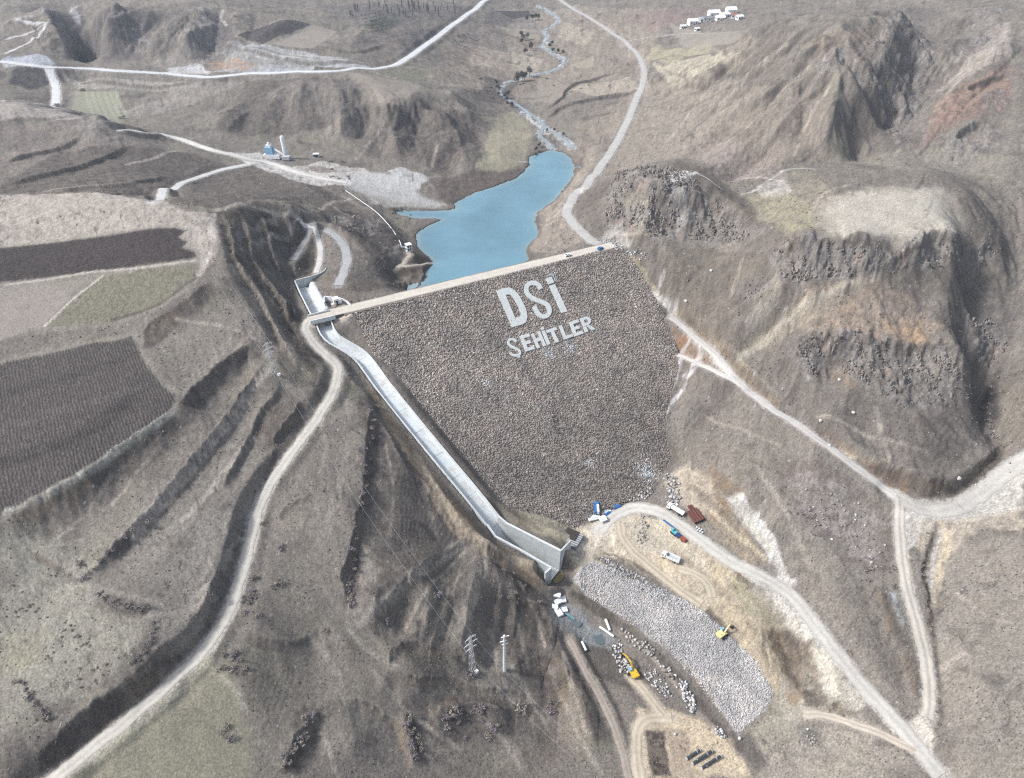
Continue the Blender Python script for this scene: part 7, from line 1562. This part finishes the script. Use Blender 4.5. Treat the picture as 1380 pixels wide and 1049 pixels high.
house(996, 27, (7, 6), 4, .4, 'rightmost small white house at the village end', 'plaster', 'white', 'house', 'white houses of the far village')
house(920, 39, (6, 5), 3.4, .2, 'small pale shed by the track left of the village', 'plaster', 'white', 'shed')
house(939, 42, (5, 4), 3, .5, 'tiny white shed below the village track', 'plaster', 'white', 'shed')

# ------------------------------------------------------------------ leafless bushes and trees
def bush_mesh(seed, nleaf, tall=.62, base=(.085, .070, .070)):
    g = np.random.default_rng(seed); v = []; f = []; c = []
    lobes = g.normal(0, .42, (5, 3)) * (1, 1, .3); lobes[:, 2] = np.abs(lobes[:, 2]) + tall * .45
    for k in range(nleaf):
        l = lobes[g.integers(5)]; d = g.normal(size=3); d /= np.linalg.norm(d); r = g.uniform(.35, 1) ** .5 * g.uniform(.3, .62)
        p = l + d * r * (1, 1, .75 * tall / .62); p[2] = max(p[2], .03)
        a = g.normal(size=3); a /= np.linalg.norm(a); b = np.cross(a, d); b /= np.linalg.norm(b) + 1e-6; s_ = g.uniform(.06, .15)
        i = len(v); v += [p - a * s_ * 1.7, p + b * s_ * .6, p + a * s_ * 1.7, p - b * s_ * .6]; f.append((i, i + 1, i + 2, i + 3)); q = g.uniform(.6, 1.5); c += [np.array(base) * q] * 4
    for k in range(7):                                       # stems from one root
        e = lobes[g.integers(5)] + g.normal(0, .2, 3); i = len(v); e[2] = max(e[2], .3); s_ = .03
        v += [(-s_, 0, -.2), (s_, 0, -.2), (e[0] + .01, e[1], e[2]), (e[0] - .01, e[1], e[2])]; f.append((i, i + 1, i + 2, i + 3)); c += [np.array((.07, .06, .055))] * 4
    return np.array(v), np.array(f), np.array(c)
BM = []
for k in range(6):
    v_, f_, c_ = bush_mesh(400 + k, 170, base=[(.25, .215, .22), (.23, .205, .20), (.26, .225, .20), (.22, .195, .215), (.27, .235, .205), (.24, .22, .19)][k])
    o = np_mesh('bush', v_, f_, c_, M['twig']); BM.append(o.data); bpy.data.objects.remove(o)
NB = 0
def bush(u, v, r, label, group=None, h=1.0, mesh=None):
    global NB
    NB += 1; p = spot(u, v)
    o = bpy.data.objects.new('bush', BM[NB % 6 if mesh is None else mesh]); COL.objects.link(o); o.location = p; o.rotation_euler.z = NB * 2.4; o.scale = (r, r * (.8 + .05 * (NB % 7)), r * h)
    return tag(o, label, 'bush', group)
gb = np.random.default_rng(77)
def bushes(pts, label, group, r=(1.0, 1.7), h=.9):
    for u, v in pts: bush(u, v, gb.uniform(*r) * .85, label, group, h)
def cluster(outline, count, jit=0.0):
    P = np.array(px(outline)); out = []
    while len(out) < count:
        u, v = gb.uniform(P[:, 0].min(), P[:, 0].max()), gb.uniform(P[:, 1].min(), P[:, 1].max())
        if in_poly(np.array([u]), np.array([v]), P)[0]: out.append((u, v))
    return out
def row(line, count, jit=2.0):
    L = smooth_line(px(line), 4); t = np.linspace(0, len(L) - 1, count)
    return [(np.interp(q, np.arange(len(L)), L[:, 0]) + gb.normal(0, jit), np.interp(q, np.arange(len(L)), L[:, 1]) + gb.normal(0, jit)) for q in t]
bushes(cluster('12,780 45,800 80,830 120,850 125,880 90,895 60,890 55,850 20,830', 34), 'small dark bush in the loose scatter on the greenish slope', 'dark bushes scattered on the lower left slope', (.45, .8))
bushes(cluster('110,880 150,890 140,930 90,925', 10), 'small dark bush in the thin patch above the roadside bank', 'bushes above the roadside bank', (.5, .9))
bushes(row('134,802 150,812 166,818 184,821 200,818', 9, 1.5), 'dark bush in the short hedge across the lower left slope', 'bushes of the short hedge', (1.4, 2.4))
bushes(row('210,842 204,858 196,874 188,886 180,892', 11, 1.5), 'dark bush in the slanting row beside the field strip', 'bushes of the slanting row', (1.0, 1.6))
bushes(row('26,918 36,930 44,944 54,958 66,968', 10, 2), 'dark bush in the row running down the lower left corner', 'bushes of the corner row', (1.1, 1.9))
bushes(row('115,772 130,764 148,744 175,720 205,690', 10, 2.5), 'dark bush on the foot of the grassy terrace bank', 'bushes along the terrace bank', (1.2, 2.2), .7)
for u, v, r, lb in [(342, 779, 2.0, 'round dark bush right of the dirt road, upper of two'), (376, 788, 2.4, 'wide dark bush between the dirt road and the gully'), (380, 740, 1.7, 'lone bush on the slope under the gully hedge'), (354, 706, 1.2, 'small bush close to the right edge of the dirt road'), (302, 988, 1.9, 'dark bush on the green meadow, upper of two touching'), (308, 999, 1.7, 'dark bush on the green meadow, lower of two touching'),
                    (282, 802, 1.9, 'bush on the lip of the road bank where it narrows'), (108, 760, 1.7, 'bush left of the terrace bank end'), (590, 802, 2.7, 'round purplish bush beside the ridge path'), (700, 954, 3.4, 'big round purple bush below the white pole'), (748, 948, 2.0, 'purple bush on the gully edge left of the river track'), (745, 962, 2.3, 'dark bush just under the purple one at the gully'),
                    (650, 960, 2.4, 'dark bush left of the big round purple one'), (612, 962, 3.0, 'broad dark bush in the hollow above the picture edge'), (520, 838, 1.5, 'small bush by the junction of two ridge paths'), (440, 852, 1.5, 'small bush in the dull hollow left of the gully end'), (758, 224, 2.6, 'dark bush standing in the shallow end of the lake'), (636, 908, 2.4, 'dark bush at the foot of the lattice tower')]:
    bush(u, v, r, lb, None, 1.0)
bushes(row('508,545 500,570 494,610 490,650 484,700 476,750 470,790 474,815', 30, 2.6), 'leafless bush in the long dark hedge down the gully', 'bushes of the gully hedge', (1.3, 2.2), .8)
bushes(row('548,960 552,980 558,1000 566,1020', 13, 3), 'dark bush in the short thick hedge near the picture edge', 'bushes of the thick lower hedge', (1.4, 2.2))
bushes(row('388,1030 396,1010 410,985 425,962', 14, 4), 'leafless bush on the dark bank below the hollow', 'bushes on the dark lower bank', (1.2, 2.0), .7)
bushes(cluster('590,960 640,945 680,962 660,1000 600,990', 14), 'low dark bush in the hollow above the picture edge', 'bushes in the lower hollow', (1.2, 2.2), .7)
bushes(cluster('650,750 700,775 730,800 735,850 700,840 660,800', 12), 'low scrub bush on the dark flank below the spillway', 'scrub on the flank below the spillway', (.9, 1.6), .6)
bushes(cluster('300,870 345,880 330,915 300,905', 9), 'dark bush beside the road where the meadow begins', 'bushes where the meadow begins', (1.3, 2.2))
bushes(cluster('330,790 360,800 350,835 322,830', 9), 'dark bush on the roadside slope above the meadow', 'bushes on the roadside slope', (1.1, 1.9))
for u, v, r, lb in [(1082, 692, 1.6, 'round black bush, leftmost of four close together'), (1091, 688, 1.3, 'round black bush, topmost of four close together'), (1090, 698, 1.7, 'round black bush, lowest of four close together'), (1098, 697, 1.2, 'round black bush, rightmost of four close together'), (1112, 685, 1.7, 'dim round bush right of the four black ones'), (1169, 769, 2.0, 'dark ring-shaped bush near the road bend'), (1166, 781, 1.7, 'dark bush under the ring-shaped one'), (1203, 790, 2.0, 'dark bush close to the head of the ditch'), (1205, 766, 1.7, 'dark bush beside the two-rut road')]:
    bush(u, v, r, lb, None, .7)
bushes(row('1098,720 1104,721 1110,721 1116,722', 5, .4), 'black bush in the tiny straight hedge on the right-hand field', 'bushes of the tiny straight hedge', (1.0, 1.3), .7)
bushes(cluster('1045,645 1100,645 1140,690 1120,740 1085,715 1055,680', 16), 'brown scrub bush among stones on the right-hand field', 'scrub among the stones', (.9, 1.6), .5)
bushes(cluster('1140,700 1195,740 1205,790 1165,790 1140,750', 14), 'rusty scrub bush by the stony bend of the two-rut road', 'scrub by the stony bend', (.9, 1.7), .5)
bushes(row('1252,720 1243,765 1248,810 1256,860 1263,920 1266,975', 18, 1.6), 'dark bush along the dry ditch right of the two-rut road', 'bushes along the dry ditch', (.8, 1.4), .7)
bushes(row('1196,800 1210,835 1226,872 1240,925', 10, 2), 'dark bush on the lip of the short ditch left of the two-rut road', 'bushes on the short ditch', (.8, 1.4), .6)
bushes(row('1345,500 1332,540 1334,575 1345,600', 12, 4), 'dark bush in the ravine at the right edge', 'bushes in the ravine', (1.4, 2.4), .8)
bushes(cluster('440,210 480,225 470,245 440,240', 8), 'dim bush by the pale yard beyond the lake', 'bushes by the yard', (1.5, 2.6), .7)
bushes(cluster('520,280 580,288 560,296 530,296', 8), 'dark bush at the tip of the narrow lake arm', 'bushes at the lake arm', (1.2, 2.2), .9)
bushes(cluster('640,100 690,110 690,145 655,135', 13), 'dark bush on the valley side above the stream', 'bushes above the stream', (2.0, 3.4), .9)
bushes(row('742,108 765,128 790,113', 6, 3), 'dim bush on the stepped valley terrace', 'bushes on the valley terrace', (1.6, 2.6), .8)
bushes(cluster('600,30 640,45 650,60 610,62', 10), 'dim bush beside the far highway', 'bushes beside the far highway', (2.0, 3.6), .8)
def tree_mesh(seed, kind):
    g = np.random.default_rng(seed); cr = MB(); nv = []; nf = []; nc = []
    for k in range(420):
        if kind == 'poplar': z = g.uniform(.12, 1.0); r = .13 * math.sin(min(z * 3.4, 1.57)) * (1.08 - z * .75); a = g.uniform(0, 6.28); rr = r * g.uniform(.2, 1); p = np.array((rr * math.cos(a), rr * math.sin(a), z)); s_ = .02
        else:
            d = g.normal(size=3); d /= np.linalg.norm(d); l = [(0, 0, .66), (.16, .05, .58), (-.15, .1, .62), (.02, -.17, .56), (-.05, .12, .76)][g.integers(5)]; p = np.array(l) + d * g.uniform(.3, 1) ** .5 * .21; s_ = .030
        u_ = g.normal(size=3); u_ /= np.linalg.norm(u_); w_ = np.cross(u_, g.normal(size=3)); w_ /= np.linalg.norm(w_); i = len(nv); q = g.uniform(.6, 1.5)
        nv += [p - u_ * s_ * 1.5, p + w_ * s_, p + u_ * s_ * 1.5, p - w_ * s_]; nf.append((i, i + 1, i + 2, i + 3)); nc += [np.array({'poplar': (.21, .195, .19), 'dark': (.062, .072, .050), 'bare': (.105, .092, .085)}[kind]) * q] * 4
    tr = MB().cyl((0, 0, -.03), (0, 0, .5 if kind != 'poplar' else .9), .028, 6, .008)
    for k in range(5): a = k * 1.3; tr.cyl((0, 0, .25 + .06 * k), (.16 * math.cos(a), .16 * math.sin(a), .5 + .06 * k) if kind != 'poplar' else (.05 * math.cos(a), .05 * math.sin(a), .5 + .08 * k), .010, 5, .004)
    co = np_mesh('crown', np.array(nv), np.array(nf), np.array(nc), M['twig']); to = tr.build('trunk', M['twig'], None, cols=v3((.10, .085, .07)))
    m_ = (co.data, to.data); bpy.data.objects.remove(co); bpy.data.objects.remove(to); return m_
TM = {k: [tree_mesh(500 + j + 10 * i, k) for j in range(2)] for i, k in enumerate(('poplar', 'dark', 'bare'))}
NTR = 0
def tree(u, v, h, kind, label, group=None, nm='tree'):
    global NTR
    NTR += 1; p = spot(u, v); t = empty(nm, p, NTR * 1.9, label, 'tree', group); t.scale = (h, h, h); cm_, tm_ = TM[kind][NTR % 2]
    for n_, d_ in (('crown', cm_), ('trunk', tm_)):
        o = bpy.data.objects.new(n_, d_); COL.objects.link(o); o.parent = t
for u, v, lb in [(741, 66, 'dark evergreen, left of three by the stream bend'), (745, 72, 'dark evergreen, middle of three by the stream bend'), (752, 73, 'dark evergreen, right of three by the stream bend'), (759, 75, 'dark evergreen just right of the three by the stream bend'), (744, 62, 'small dark evergreen above the three by the stream bend')]: tree(u, v, 7, 'dark', lb)
for k, (u, v) in enumerate(row('694,112 700,110 704,112 712,106', 5, 1.5)): tree(u, v, 10 + k % 3, 'bare', 'bare tree in the cluster where the stream turns towards the lake', 'bare trees at the stream turn')
for k, (u, v) in enumerate(row('672,118 670,124 676,132 682,138 690,142 668,112', 10, 2)): tree(u, v, 5 + k % 3, 'dark' if k % 4 == 0 else 'bare', 'bushy tree crowding the stream above the rapids' , 'trees crowding the stream')
for k, (u, v) in enumerate(row('728,196 724,204 718,212 740,175 760,184', 8, 2)): tree(u, v, 4.0, 'bare', 'low bare tree on the shore where the stream enters the lake', 'bare trees at the lake head')
for k, (u, v) in enumerate(row('706,62 704,50 716,66 708,72', 7, 2)): tree(u, v, 9, 'bare', 'bare dark tree left of the upper stream', 'bare trees left of the upper stream')
for k, (u, v) in enumerate(row('710,30 720,27 726,30', 4, 1)): tree(u, v, 10, 'dark', 'dark tree beside the far dark field', 'dark trees by the far field')
for k in range(48):
    u = 466 + 150 * gb.random() ** 1.3; v = 9 + 14 * gb.random() ** 1.6 + max(0, (520 - u)) * .18 * gb.random(); tree(u, v, gb.uniform(6, 11), 'poplar', 'slender bare poplar in the grove at the far top edge', 'poplars at the far top edge', 'poplar')
for k in range(6):
    for j in range(7):
        u, v = 488 + j * 4.2 + k * 2.6, 22 + k * 4.2 - j * .9 + gb.uniform(-.5, .5)
        bush(u, v, 1.6, 'small clipped tree in the planted rows of the far orchard', 'orchard trees', 1.2, 5)
for u, v, lb in [(78, 143, 'dim tree by the lower end of the side road'), (112, 122, 'dark bush at the top corner of the striped field'), (164, 160, 'dark bush at the lower corner of the striped field')]: bush(u, v, 3.0, lb, None, .9)
# ------------------------------------------------------------------ thin winter haze
hz = bpy.data.materials.new('haze'); hz.use_nodes = True; t = hz.node_tree; t.nodes.clear()
pv = t.nodes.new('ShaderNodeVolumePrincipled'); pv.inputs['Color'].default_value = (.74, .85, 1.0, 1); pv.inputs['Density'].default_value = 0.00013; pv.inputs['Anisotropy'].default_value = 0.2
mo = t.nodes.new('ShaderNodeOutputMaterial'); t.links.new(pv.outputs[0], mo.inputs['Volume'])
zt = max(float(Z.max()), CAMZ) + 8.0; zb = float(Z.min()) - 3.0
hb = MB().box((0, 1300, (zt + zb) / 2), (5400, 3600, zt - zb)).build('haze', hz); hb['kind'] = 'stuff'
